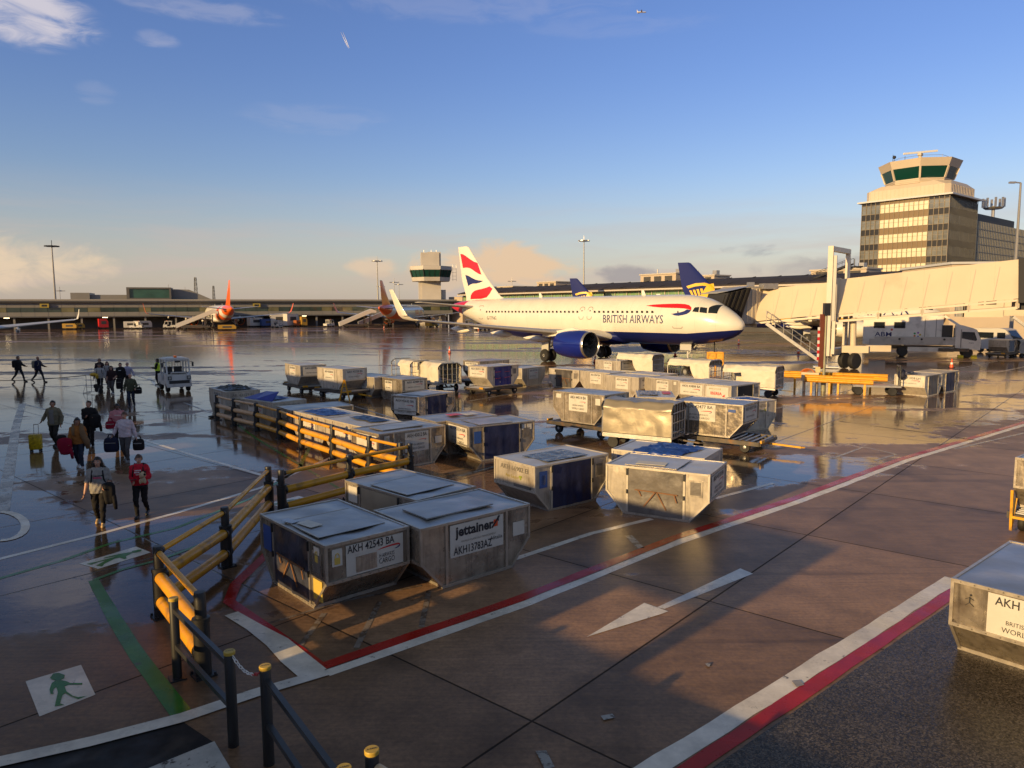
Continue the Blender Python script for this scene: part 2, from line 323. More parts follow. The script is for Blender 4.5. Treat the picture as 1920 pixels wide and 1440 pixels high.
gm = MB(); gm.add([(-6000, -2000, 0), (6000, -2000, 0), (6000, 9000, 0), (-6000, 9000, 0)], [(0, 1, 2, 3)])
struct(gm.build('ground', ground_mat()))
def asphalt_mat():
    m = bpy.data.materials.new('wet_asphalt'); m.use_nodes = True; nt = m.node_tree; N = nt.nodes; L = nt.links; b = N['Principled BSDF']; g = N.new('ShaderNodeNewGeometry')
    vo = N.new('ShaderNodeTexVoronoi'); vo.inputs['Scale'].default_value = 58; L.new(g.outputs['Position'], vo.inputs['Vector'])
    sp = N.new('ShaderNodeSeparateColor'); L.new(vo.outputs['Color'], sp.inputs[0])
    n = N.new('ShaderNodeTexNoise'); n.inputs['Scale'].default_value = .8; n.inputs['Detail'].default_value = 6; L.new(g.outputs['Position'], n.inputs['Vector'])
    def mr(v, a, b_, c, d): x = N.new('ShaderNodeMapRange'); [setattr(x.inputs[k], 'default_value', q) for k, q in zip(('From Min', 'From Max', 'To Min', 'To Max'), (a, b_, c, d))]; L.new(v, x.inputs['Value']); return x.outputs[0]
    def mu(a, c): x = N.new('ShaderNodeMath'); x.operation = 'MULTIPLY'; L.new(a, x.inputs[0]); L.new(c, x.inputs[1]); return x.outputs[0]
    pw = N.new('ShaderNodeMath'); pw.operation = 'POWER'; L.new(sp.outputs[0], pw.inputs[0]); pw.inputs[1].default_value = 2.2
    sc = N.new('ShaderNodeVectorMath'); sc.operation = 'SCALE'; sc.inputs[0].default_value = (.066, .052, .038); L.new(mu(mr(pw.outputs[0], 0, 1, .3, 2.6), mr(n.outputs['Fac'], .3, .7, .65, 1.2)), sc.inputs['Scale']); L.new(sc.outputs[0], b.inputs['Base Color'])
    L.new(mr(sp.outputs[1], 0, 1, .18, .55), b.inputs['Roughness']); b.inputs['Specular IOR Level'].default_value = .22
    bp = N.new('ShaderNodeBump'); bp.inputs['Distance'].default_value = .012; L.new(sp.outputs[2], bp.inputs['Height']); L.new(bp.outputs[0], b.inputs['Normal']); return m
def poly_sheet(name, pts, z, mat, kind=True):
    mb = MB(); n = len(pts); mb.add([(p[0], p[1], z) for p in pts], [tuple(range(n))]); o = mb.build(name, mat)
    if kind: struct(o)
    return o
rr0, rr1 = G(1322, 1440), G(1792, 1120); rdir = (rr1-rr0).normalized(); rnor = Vector((rdir.y, -rdir.x, 0))
a0 = rr0 - rdir*12; a1 = rr1 + rdir*1.0
poly_sheet('asphalt_road', [a0+rnor*.05, a0+rnor*14, a1+rnor*14, a1+rnor*.05], .004, asphalt_mat())

def worn_paint(name, rgb, wear=.5, grime=(.09, .07, .055), rough=.42):
    if name in MATS: return MATS[name]
    m = bpy.data.materials.new(name); m.use_nodes = True; nt = m.node_tree; N = nt.nodes; L = nt.links; b = N['Principled BSDF']
    g = N.new('ShaderNodeNewGeometry')
    def noise(s, d):
        n = N.new('ShaderNodeTexNoise'); n.inputs['Scale'].default_value = s; n.inputs['Detail'].default_value = d; n.inputs['Roughness'].default_value = .7; L.new(g.outputs['Position'], n.inputs['Vector']); return n.outputs['Fac']
    mr = N.new('ShaderNodeMapRange'); mr.interpolation_type = 'SMOOTHSTEP'; mr.inputs['From Min'].default_value = wear; mr.inputs['From Max'].default_value = wear+.10; L.new(noise(5.5, 8), mr.inputs['Value'])
    mr2 = N.new('ShaderNodeMapRange'); mr2.inputs['From Min'].default_value = .3; mr2.inputs['From Max'].default_value = .7; mr2.inputs['To Min'].default_value = .7; mr2.inputs['To Max'].default_value = 1.15; L.new(noise(1.6, 4), mr2.inputs['Value'])
    sc = N.new('ShaderNodeVectorMath'); sc.operation = 'SCALE'; sc.inputs[0].default_value = rgb; L.new(mr2.outputs[0], sc.inputs['Scale'])
    mi = N.new('ShaderNodeMix'); mi.data_type = 'RGBA'; L.new(mr.outputs[0], mi.inputs[0]); L.new(sc.outputs[0], mi.inputs[6]); mi.inputs[7].default_value = (*grime, 1); L.new(mi.outputs[2], b.inputs['Base Color'])
    b.inputs['Specular IOR Level'].default_value = .18
    r3 = N.new('ShaderNodeMapRange'); r3.inputs['From Min'].default_value = .35; r3.inputs['From Max'].default_value = .65; r3.inputs['To Min'].default_value = .12; r3.inputs['To Max'].default_value = rough; L.new(noise(.9, 5), r3.inputs['Value']); L.new(r3.outputs[0], b.inputs['Roughness'])
    MATS[name] = m; return m
WL = worn_paint('worn_white_line', (.80, .72, .61), .60); RL = worn_paint('worn_red_line', (.42, .016, .008), .63, (.11, .06, .045))
GL = worn_paint('worn_green_line', (.06, .20, .028), .60); WLT = worn_paint('faded_white_line', (.36, .33, .29), .50); GHO = worn_paint('ghost_white_line', (.26, .21, .17), .46, (.13, .085, .055))
def strip(name, pts, w, mat, z=.004, jit=.0):
    mb = MB(); P = []
    for i in range(len(pts)-1):
        a, b = Vector(pts[i]), Vector(pts[i+1]); k = max(1, int((b-a).length/.5))
        P += [a.lerp(b, j/k) for j in range(k)]
    P.append(Vector(pts[-1])); vs = []
    rnd = random.Random(len(name)+int(abs(P[0].x)*10))
    for i, p in enumerate(P):
        d = (P[min(i+1, len(P)-1)]-P[max(i-1, 0)]); d.z = 0; d.normalize(); n = Vector((-d.y, d.x, 0))
        ww = (w if not isinstance(w, (tuple, list)) else w[0]+(w[1]-w[0])*i/(len(P)-1))/2
        j1, j2 = rnd.uniform(-jit, jit), rnd.uniform(-jit, jit)
        vs += [(p+n*(ww+j1)).to_tuple()[:2]+(z,), (p-n*(ww+j2)).to_tuple()[:2]+(z,)]
    mb.add(vs, [(2*i, 2*i+1, 2*i+3, 2*i+2) for i in range(len(P)-1)]); return struct(mb.build(name, mat))
def gp(*l): return [G(*p) for p in l]
# kerb pair at the right: white then red, beside the asphalt
off = rnor
strip('white_line', [rr0-rdir*12-off*.35, rr1+rdir*.9-off*.35], .27, WL, .004, .015)
strip('red_line', [rr0-rdir*12-off*.095, rr1+rdir*.9-off*.10], .205, RL, .008, .010)
# long red and white stand line
L1 = gp((612, 1262), (990, 1131), (1280, 1014), (1500, 940), (1700, 864), (1920, 797)); e = (L1[-1]-L1[-2]).normalized(); L1.append(L1[-1]+e*40)
strip('white_line', L1, .20, WL, .004, .012)
L2 = [p + Vector((-.669, .743, 0))*.235 for p in L1]; L2[0] = G(600, 1252)
strip('red_line', L2, .22, RL, .004, .010)
strip('white_line', gp((585, 1265), (520, 1205), (432, 1152)), (.36, .22), WL, .012, .03)
strip('red_line', gp((601, 1252), (520, 1192), (430, 1128), (442, 1095), (500, 1040), (540, 1010)), .20, RL, .008, .01)
strip('white_line', gp((470, 1082), (560, 1000), (620, 960)), .10, GHO, .004)
strip('white_line', gp((-260, 1490), (0, 1430), (170, 1392), (340, 1348), (480, 1300), (612, 1262)), .21, WL, .016, .012)
# walkway
strip('green_line', gp((176, 1088), (215, 1160), (262, 1235), (345, 1345)), (.17, .24), GL, .004, .01)
strip('green_line', gp((-40, 1096), (120, 1050), (210, 1018), (330, 990), (470, 935), (560, 880), (585, 830)), .12, GL, .004)
strip('green_line', gp((176, 1088), (230, 1068), (300, 1050), (380, 1020)), .10, GL, .008)
strip('green_line', gp((410, 770), (480, 822), (560, 870), (650, 925)), .10, GL, .004)
strip('white_line', gp((-120, 1082), (0, 1048), (180, 1003), (330, 962), (488, 915), (640, 850)), .15, WL, .004)
strip('white_line', gp((228, 812), (350, 850), (505, 895), (530, 903)), .15, WL, .004)
strip('white_line', gp((40, 757), (130, 778), (228, 812)), .15, WLT, .004)
strip('white_line', gp((4, 960), (16, 890), (30, 800), (42, 757)), .30, WLT, .008)
strip('white_line', [G(14+48*math.cos(a)-14, 987+27*math.sin(a)) for a in [x*math.pi/12-math.pi/2 for x in range(0, 13)]], .17, WL, .012)
strip('white_line', gp((960, 1050), (1110, 1000), (1222, 973)), .15, WL, .004, .01)
strip('white_line', gp((1340, 935), (1450, 906)), .14, WL, .004, .01)
strip('white_line', gp((1178, 1004), (1202, 1028)), .16, WLT, .004)
strip('white_line', gp((460, 1182), (640, 1128), (790, 1098)), .07, GHO, .004)
for a, b in (((558, 1218), (608, 1150)), ((668, 1215), (712, 1128)), ((790, 1176), (804, 1108))): strip('white_line', gp(a, b), .09, GHO, .004)
strip('white_line', gp((345, 755), (412, 780)), .13, WLT, .004)
strip('white_line', gp((280, 708), (292, 722), (303, 728)), .2, WL, .004); strip('white_line', gp((240, 700), (262, 706), (292, 716)), .13, WLT, .004)
strip('white_line', gp((650, 757), (740, 785)), .12, WLT, .004); strip('white_line', gp((860, 893), (960, 866)), .12, WLT, .004)
strip('white_line', gp((1330, 795), (1440, 770), (1640, 720), (1800, 690), (1920, 668)), .13, WLT, .004)
strip('white_line', gp((880, 752), (1020, 728)), .14, WLT, .004)
strip('white_line', gp((1790, 842), (1920, 812)), .12, WLT, .004); strip('white_line', gp((1860, 700), (1960, 680)), .2, WLT, .004)
strip('white_line', gp((1560, 860), (1620, 838), (1680, 852), (1640, 864)), .10, WLT, .004)
strip('black_crack', gp((1575, 790), (1650, 800), (1740, 812), (1830, 826)), .05, DARKSLOT(), .004, .05)
# arrow and bare patches
poly_sheet('arrow_marking', gp((1388, 1066), (1412, 1076), (1246, 1142), (1232, 1139)), .004, WL)
poly_sheet('arrow_marking', gp((1100, 1195), (1208, 1131), (1253, 1147), (1240, 1152)), .008, WL)
for pts in ([(1126, 1344), (1148, 1340), (1154, 1347), (1132, 1352)], [(1484, 1278), (1500, 1277), (1508, 1286), (1494, 1290)], [(1004, 1410), (1024, 1409), (1040, 1440), (1022, 1446)], [(1322, 1246), (1334, 1243), (1330, 1252), (1326, 1251)], [(372, 1340), (390, 1330), (398, 1331), (386, 1340)]):
    poly_sheet('paint_patch', gp(*pts), .014, WLT)
rnd = random.Random(3)
# walking-person panels painted on the ground
def ped_panel(corners, name):
    a, b, c, d = gp(*corners); poly_sheet(name, [a, b, c, d], .004, WL)
    man = [(.40, .93), (.50, .97), (.62, .92), (.60, .83), (.52, .79), (.66, .62), (.88, .56), (.87, .52), (.60, .52), (.56, .44), (.74, .20), (.92, .10), (.66, .08), (.48, .32), (.42, .22), (.46, .06), (.26, .05), (.28, .11), (.34, .20), (.40, .48), (.36, .56), (.32, .46), (.24, .34), (.18, .38), (.26, .62), (.38, .76), (.46, .80), (.34, .82)]
    mb = MB()
    def M(u, v): p = a.lerp(b, u); q = d.lerp(c, u); return q.lerp(p, v)
    pts = [M(u, v) for u, v in man]; mb.add([(p.x, p.y, .010) for p in pts], [tuple(range(len(pts)))])
    struct(mb.build('walker_marking', GL))
poly_sheet('white_panel', gp((48, 1278), (152, 1247), (179, 1303), (74, 1344)), .004, WL)
poly_sheet('walker_marking', [G(a/3, 960+b/3) for a, b in ((282, 935), (300, 912), (330, 908), (365, 920), (362, 938), (340, 948), (372, 955), (395, 965), (465, 965), (462, 975), (385, 974), (364, 985), (374, 1012), (410, 1038), (440, 1045), (490, 1038), (440, 1056), (400, 1040), (368, 1022), (352, 1034), (338, 1080), (362, 1088), (308, 1097), (316, 1060), (326, 1018), (318, 988), (304, 998), (298, 1018), (303, 1028), (285, 1028), (279, 1000), (291, 966), (314, 950), (290, 944))], .010, GL)
ped_panel([(255, 1025), (283, 1036), (184, 1067), (148, 1057)], 'white_panel')
ped_panel([(560, 930), (590, 938), (530, 952), (500, 944)], 'white_panel')
poly_sheet('tar_patch', gp((-60, 1445), (345, 1355), (400, 1392), (270, 1500), (-60, 1560)), .004, pm('dark_tar', (.016, .014, .013), .55, var=.5, vscale=2, rvar=.15, spec=.2, dirt=(.06, .045, .035), dscale=2.5))
poly_sheet('paint_patch', gp((270, 1445), (402, 1391), (440, 1455), (330, 1500)), .009, worn_paint('stencilled_white', (.55, .52, .47), .55))

# ---------------- added unseen wall, stepped and slotted to shape sun and shade on the apron ----------------
def added_shade_wall():
    t = thing('added_shade_wall', 'added unseen wall with slots that shades the apron and shapes its sun patches', 'wall', (0, 0, 0))
    cm = pm('shade_wall_concrete', (.38, .35, .31), .7, var=.15, vscale=.7)
    mb = MB(); n0, n1 = -3.3, -3.0
    def blk(t0, t1, z0, z1):
        vs = [NT(n0, t0, z0), NT(n1, t0, z0), NT(n1, t1, z0), NT(n0, t1, z0), NT(n0, t0, z1), NT(n1, t0, z1), NT(n1, t1, z1), NT(n0, t1, z1)]
        mb.add(vs, [(0, 3, 2, 1), (4, 5, 6, 7), (0, 1, 5, 4), (1, 2, 6, 5), (2, 3, 7, 6), (3, 0, 4, 7)])
    segs = [(-40, 5.4, 2.42), (5.4, 13, 4.07), (13, 24.3, 3.4), (24.3, 120, 6.1)]
    ops = [(5.7, 7.3, 2.45, 3.0), (9.0, 11.7, 1.64, 2.55), (17.1, 18.2, 1.55, 2.6), (26, 27.2, 1.9, 2.8), (33, 34, 2.4, 3.1)]
    for (s0, s1, h) in segs:
        cuts = sorted(set([s0, s1] + [x for o in ops for x in o[:2] if s0 < x < s1]))
        for a, b in zip(cuts, cuts[1:]):
            o = [o for o in ops if o[0] <= a+1e-6 and o[1] >= b-1e-6]
            if o: blk(a, b, 0, o[0][2]); blk(a, b, o[0][3], h)
            else: blk(a, b, 0, h)
    mb.build('shade_wall_panel', cm, t)
added_shade_wall()

# ---------------- far pier on the left ----------------
PA = Vector((-130, 185, 0)); PD = Vector((.929, .371, 0)); PN = Vector((.371, -.929, 0))     # PN faces the apron
def frame(o, d, n):
    return Matrix(((d.x, -n.x, 0, o.x), (d.y, -n.y, 0, o.y), (0, 0, 1, o.z), (0, 0, 0, 1)))   # x along, y away from the viewer, z up
def pier():
    F = frame(PA, PD, PN); t = thing('terminal_pier', 'long low grey terminal pier with dark overhanging roof and ribbon of windows', 'building')
    cl = pm('pier_cladding', (.20, .19, .175), .5, var=.08, vscale=.3); rf = pm('pier_roof', (.07, .07, .075), .5, var=.15, vscale=.3)
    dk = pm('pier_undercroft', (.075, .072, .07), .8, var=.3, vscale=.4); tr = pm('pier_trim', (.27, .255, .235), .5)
    x0, x1 = -70, 121
    def B(mb, xa, xb, ya, yb, za, zb, mi=0): mb.box(((xa+xb)/2, (ya+yb)/2, (za+zb)/2), (xb-xa, yb-ya, zb-za), 0, mi, F)
    m = MB(); B(m, x0, x1, -1.2, 18, 6.9, 7.55); m.build('roof', rf, t)
    m = MB(); B(m, x0, x1, -1.35, -1.2, 7.3, 7.7); B(m, x0, x1-.2, -1.3, 18, 7.55, 7.7); m.build('roof_edge', tr, t)
    m = MB(); B(m, x0, x1-1, 0, 17, 5.55, 6.9)
    x = x0+3
    while x < x1-2: B(m, x, x+.12, -.03, 0, 5.6, 6.9); x += 3
    m.build('upper_wall', cl, t)
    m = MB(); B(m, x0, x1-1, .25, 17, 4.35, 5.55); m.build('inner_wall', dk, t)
    m = MB(); B(m, x0, x1-1, 0, 17, 3.3, 4.35)
    x = x0+3
    while x < x1-2: B(m, x, x+.12, -.03, 0, 3.3, 4.35); x += 3
    m.build('lower_wall', cl, t)
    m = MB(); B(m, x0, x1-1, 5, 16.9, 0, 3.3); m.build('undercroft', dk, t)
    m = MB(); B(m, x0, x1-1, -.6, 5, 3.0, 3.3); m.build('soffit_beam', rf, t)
    wm = MB(); wm.box((0, 0, 0), (2.9, .08, 1.14)); gm_ = pm('pier_window', (.035, .055, .045), .08, var=.5, vscale=.25, spec=.8); me = wm.mesh('window', gm_)
    gl2 = pm('pier_window_warm', (.16, .15, .08), .12, var=.5, vscale=.3); me2 = wm.mesh('window_warm', gl2)
    k = 0; x = -4
    while x < x1-3:
        k += 1; o = bpy.data.objects.new('window', me2 if (k*7 % 11) in (3, 5, 8) else me); C.objects.link(o); o.parent = t; o.matrix_local = F @ Matrix.Translation((x+1.5, .17, 4.95)); x += 3.0
    cm = MB(); cm.box((0, 0, 1.5), (.45, .45, 3.0)); mc = cm.mesh('column', cl)
    x = -4
    while x < x1-2: o = bpy.data.objects.new('column', mc); C.objects.link(o); o.parent = t; o.matrix_local = F @ Matrix.Translation((x, .4, 0)); x += 7.5
    # yellow gate boards
    yb = pm('yellow_sign', (.36, .27, .04), .5)
    for px in (90, 388):
        x = 10.5 if px == 90 else 62
        s = tag(MB().box((x, -.75, 6.05), (2.0, .2, 1.0), 0, 0, F).box((x, -.86, 6.05), (1.2, .03, .5), 0, 1, F).box((x, -.3, 6.05), (.3, .9, .3), 0, 1, F).build('gate_sign', [yb, BLK()]), 'yellow gate board over the pier windows, ' + ('left of the white wing tip' if px == 90 else 'beside the orange tail fin'), 'sign', 'yellow gate boards on the pier')
    lt = pm('lit_lamp', (.8, .7, .5), .4, emit=((1, .75, .42), 6))
    for x in (2, 24, 52, 75): MB().box((x, -.2, 2.93), (1.2, .2, .12), 0, 0, F).build('strip_lamp', lt, t)
    # roof building with a glazed box
    r = thing('rooftop_lounge', 'low grey rooftop building on the left pier with a boxed green window bay', 'building')
    m = MB(); B(m, 15.5, 20, 5, 14, 7.7, 9.5); m.build('end_block', cl, r)
    m = MB(); B(m, 20, 40, 6, 14, 7.7, 9.0); m.build('link_block', pm('grey_cladding', (.20, .19, .18), .6), r)
    m = MB(); m.prism([(40, 7.7), (50, 7.7), (50, 7.9), (44.5, 10.5), (40, 10.6)], -6, -14, F @ Matrix(((1, 0, 0, 0), (0, 0, -1, 0), (0, 1, 0, 0), (0, 0, 0, 1)))); m.build('ramp_block', MATS['grey_cladding'], r)
    m = MB(); B(m, 29, 40, 3.2, 12, 7.7, 8.1); B(m, 29, 40, 3.2, 12, 10.6, 11.0); B(m, 29, 29.7, 3.2, 12, 8.1, 10.6); B(m, 39.5, 40, 3.2, 12, 8.1, 10.6); m.build('bay_frame', pm('dark_cladding', (.10, .095, .09), .6), r)
    m = MB(); B(m, 29.7, 39.5, 3.6, 3.7, 8.1, 10.6); m.build('window', pm('teal_glass', (.03, .09, .075), .1, var=.4, vscale=.3), r)
pier()

# ---------------- right-hand pier with green glazing ----------------
QA = Vector((-18.9, 235, 0)); QD = Vector((.605, -.796, 0)); QN = Vector((-.796, -.605, 0))
def right_pier():
    F = frame(QA, QD, QN); t = thing('glazed_terminal', 'long terminal with curved dark roof and green glass wall behind the parked jet', 'building')
    x0, x1 = -2, 158
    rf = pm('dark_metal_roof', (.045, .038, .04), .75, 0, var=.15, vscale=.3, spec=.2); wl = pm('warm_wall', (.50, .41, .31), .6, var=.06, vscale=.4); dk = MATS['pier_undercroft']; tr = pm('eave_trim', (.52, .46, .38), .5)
    P = Matrix(((0, 0, 1, 0), (1, 0, 0, 0), (0, 1, 0, 0), (0, 0, 0, 1)))
    m = MB(); m.prism([(-2.0, 9.2), (-2.0, 9.5), (3, 10.6), (8, 11.25), (14, 11.5), (22, 11.2), (30, 10), (30, 9.2)], 6, x1, F @ P)
    for x in range(10, 156, 6): m.bar(F @ Vector((x, -1.9, 9.58)), F @ Vector((x, 8, 11.33)), .18, .12)
    m.build('roof', rf, t)
    m = MB()
    m.prism([(-2.2, 8.85), (-2.2, 9.2), (28, 9.2), (28, 8.85)], 6, x1, F @ P); m.build('eave', tr, t)
    m = MB(); m.prism([(0, 8.68), (0, 8.85), (28, 8.85), (28, 8.68)], 6, x1, F @ P); m.prism([(0, 4.6), (0, 5.5), (28, 5.5), (28, 4.6)], 6, x1, F @ P); m.build('wall_band', wl, t)
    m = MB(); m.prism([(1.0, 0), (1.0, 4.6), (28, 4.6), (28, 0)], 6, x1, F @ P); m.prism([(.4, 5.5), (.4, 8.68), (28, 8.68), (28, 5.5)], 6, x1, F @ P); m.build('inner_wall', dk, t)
    m = MB(); m.prism([(-.2, 0), (-.2, 8.6), (26, 8.6), (26, 0)], -2, 5.95, F @ P); m.build('end_wall', wl, t)
    g1 = pm('green_glass', (.20, .34, .17), .12, var=.3, vscale=.5, spec=.6); wm = MB(); wm.box((0, 0, 0), (3.7, .1, 3.16)); me = wm.mesh('window', g1)  # pane colour lifted to carry the sunlit look of the inside
    for i in range(38):
        o = bpy.data.objects.new('window', me); C.objects.link(o); o.parent = t; o.matrix_local = F @ Matrix.Translation((8.2+i*3.9, .2, 7.09))
    m = MB()
    for i in range(39): m.box((6.25+i*3.9, .05, 7.09), (.18, .3, 3.16), 0, 0, F)
    for i in range(38): m.box((8.2+i*3.9-.95, .1, 7.09), (.07, .1, 3.16), 0, 0, F); m.box((8.2+i*3.9+.95, .1, 7.09), (.07, .1, 3.16), 0, 0, F)
    m.box((8.2+18.5*3.9, .05, 5.56), (39*3.9, .34, .12), 0, 0, F)
    m.build('mullions', tr, t)
    def plant(cx, cy, w, d, h, lab, z=11.2, extra=0):
        q = F @ Vector((cx, cy, 0)); r = thing('rooftop_plant', lab, 'plant room', (q.x, q.y, 0), math.atan2(QD.y, QD.x), 'plant rooms on the terminal roof')
        MB().box((0, 0, z+h/2-.5), (w, d, h+1)).build('plant_wall', wl, r)
        MB().box((0, 0, z+h+.15), (w+.5, d+.5, .3)).build('plant_roof', tr, r)
        for i in range(3): MB().box((w*(i-1)*.3, -d/2-.03, z+h*.5), (w*.2, .06, h*.6)).build('louvre', pm('dark_louvre', (.06, .055, .05), .6), r)
        if extra: MB().box((w*.3, 0, z+h+.8), (1.2, 1.2, 1.2)).tube([(-w*.3, 0, z+h), (-w*.3, 0, z+h+1.6)], .15).build('vent', STEEL(), r)
    plant(24, 22, 9, 6, 1.6, 'small beige plant room just right of the striped tail fin')
    plant(70, 22, 12, 8, 2.2, 'dark fronted plant block on the roof right of the tall lamp mast', extra=1)
    plant(84, 20, 9, 6, 1.2, 'flat plant block with vents above the middle of the long roof', extra=1)
    plant(118, 22, 12, 6, 1.3, 'long flat plant room on the roof right of the blue tail fin', extra=1)
    plant(5, 20, 12, 8, 3.2, 'sunlit cream plant room between the small tower and the striped tail', 8.6)
    # roof access stair
    q = F @ Vector((126, 2, 0)); s = thing('roof_stair', 'dark inclined access stair climbing the terminal roof left of the bridge column', 'stair', (q.x, q.y, 0), math.atan2(QD.y, QD.x))
    m = MB()
    for sy in (-.5, .5): m.bar((-4, sy, 9.9), (4, sy, 12.6), .12, .3)
    m.build('stringer', BLK(), s); m = MB()
    for i in range(14): m.box((-3.7+i*.57, 0, 10.0+i*.19), (.3, .9, .05))
    m.build('treads', BLK(), s); m = MB()
    for sy in (-.5, .5):
        m.tube([(-4, sy, 10.9), (4, sy, 13.6)], .04, 6)
        for i in range(6): m.tube([(-4+1.6*i, sy, 9.9+.54*i), (-4+1.6*i, sy, 10.9+.54*i)], .03, 6)
    m.build('handrail', BLK(), s)
right_pier()

# ---------------- towers ----------------
def octo(R_, z, rot=R(22.5), k=8): return [Vector((R_*math.cos(rot+i*2*math.pi/k), R_*math.sin(rot+i*2*math.pi/k), z)) for i in range(k)]
def small_tower():
    t = thing('apron_tower', 'small concrete apron control tower with octagonal green glass cab', 'tower', (-25.5, 232, 0), R(10))
    cc = pm('tower_concrete', (.50, .46, .41), .6, var=.1, vscale=.3)
    m = MB()
    m.box((0, 0, 6.7), (6.0, 5.0, 13.4)); m.box((-3.3, -1.0, 6.7), (1.2, 2.2, 13.4)); m.box((3.5, 0.4, 5.4), (2.2, 3.2, 10.8)); m.build('shaft', cc, t)
    m = MB(); m.rings([octo(6.2, 13.4), octo(6.5, 14.6)]); m.build('gallery', cc, t)
    m = MB(); m.rings([octo(6.05, 14.6), octo(6.85, 16.8)]); m.build('window', pm('tower_green_glass', (.012, .055, .042), .08, spec=.8), t)
    m = MB()
    a, b = octo(6.12, 14.4), octo(6.92, 17.0)
    for i in range(8):
        m.bar(a[i], b[i], .22)
        for q in (1/3, 2/3): m.bar(a[i].lerp(a[(i+1) % 8], q), b[i].lerp(b[(i+1) % 8], q), .1)
    m.build('mullions', BLK(), t)
    m = MB(); m.rings([octo(6.95, 16.8), octo(7.0, 17.0), octo(6.95, 18.0), octo(5.2, 18.15)]); m.build('cab_roof', cc, t)
    m = MB(); m.box((-.2, 0, 20.2), (5.6, 4.4, 4.2)); m.box((1.2, 1.0, 20.35), (4.0, 3.4, 4.5)); m.build('plant_block', cc, t)
    m = MB()
    for x in (-2, .3, 1.9): m.tube([(x, .2, 22.2), (x, .2, 23.2)], .07, 6)
    for i in range(4): m.tube([(6.6, -1.0, 14+i*1.1), (8.0, -1.0, 14+i*1.1)], .04, 6)
    for x in (6.9, 8.0): m.tube([(x, -1.0, 13.5), (x, -1.0, 18.8)], .05, 6)
    m.build('aerials', STEEL(), t)
small_tower()

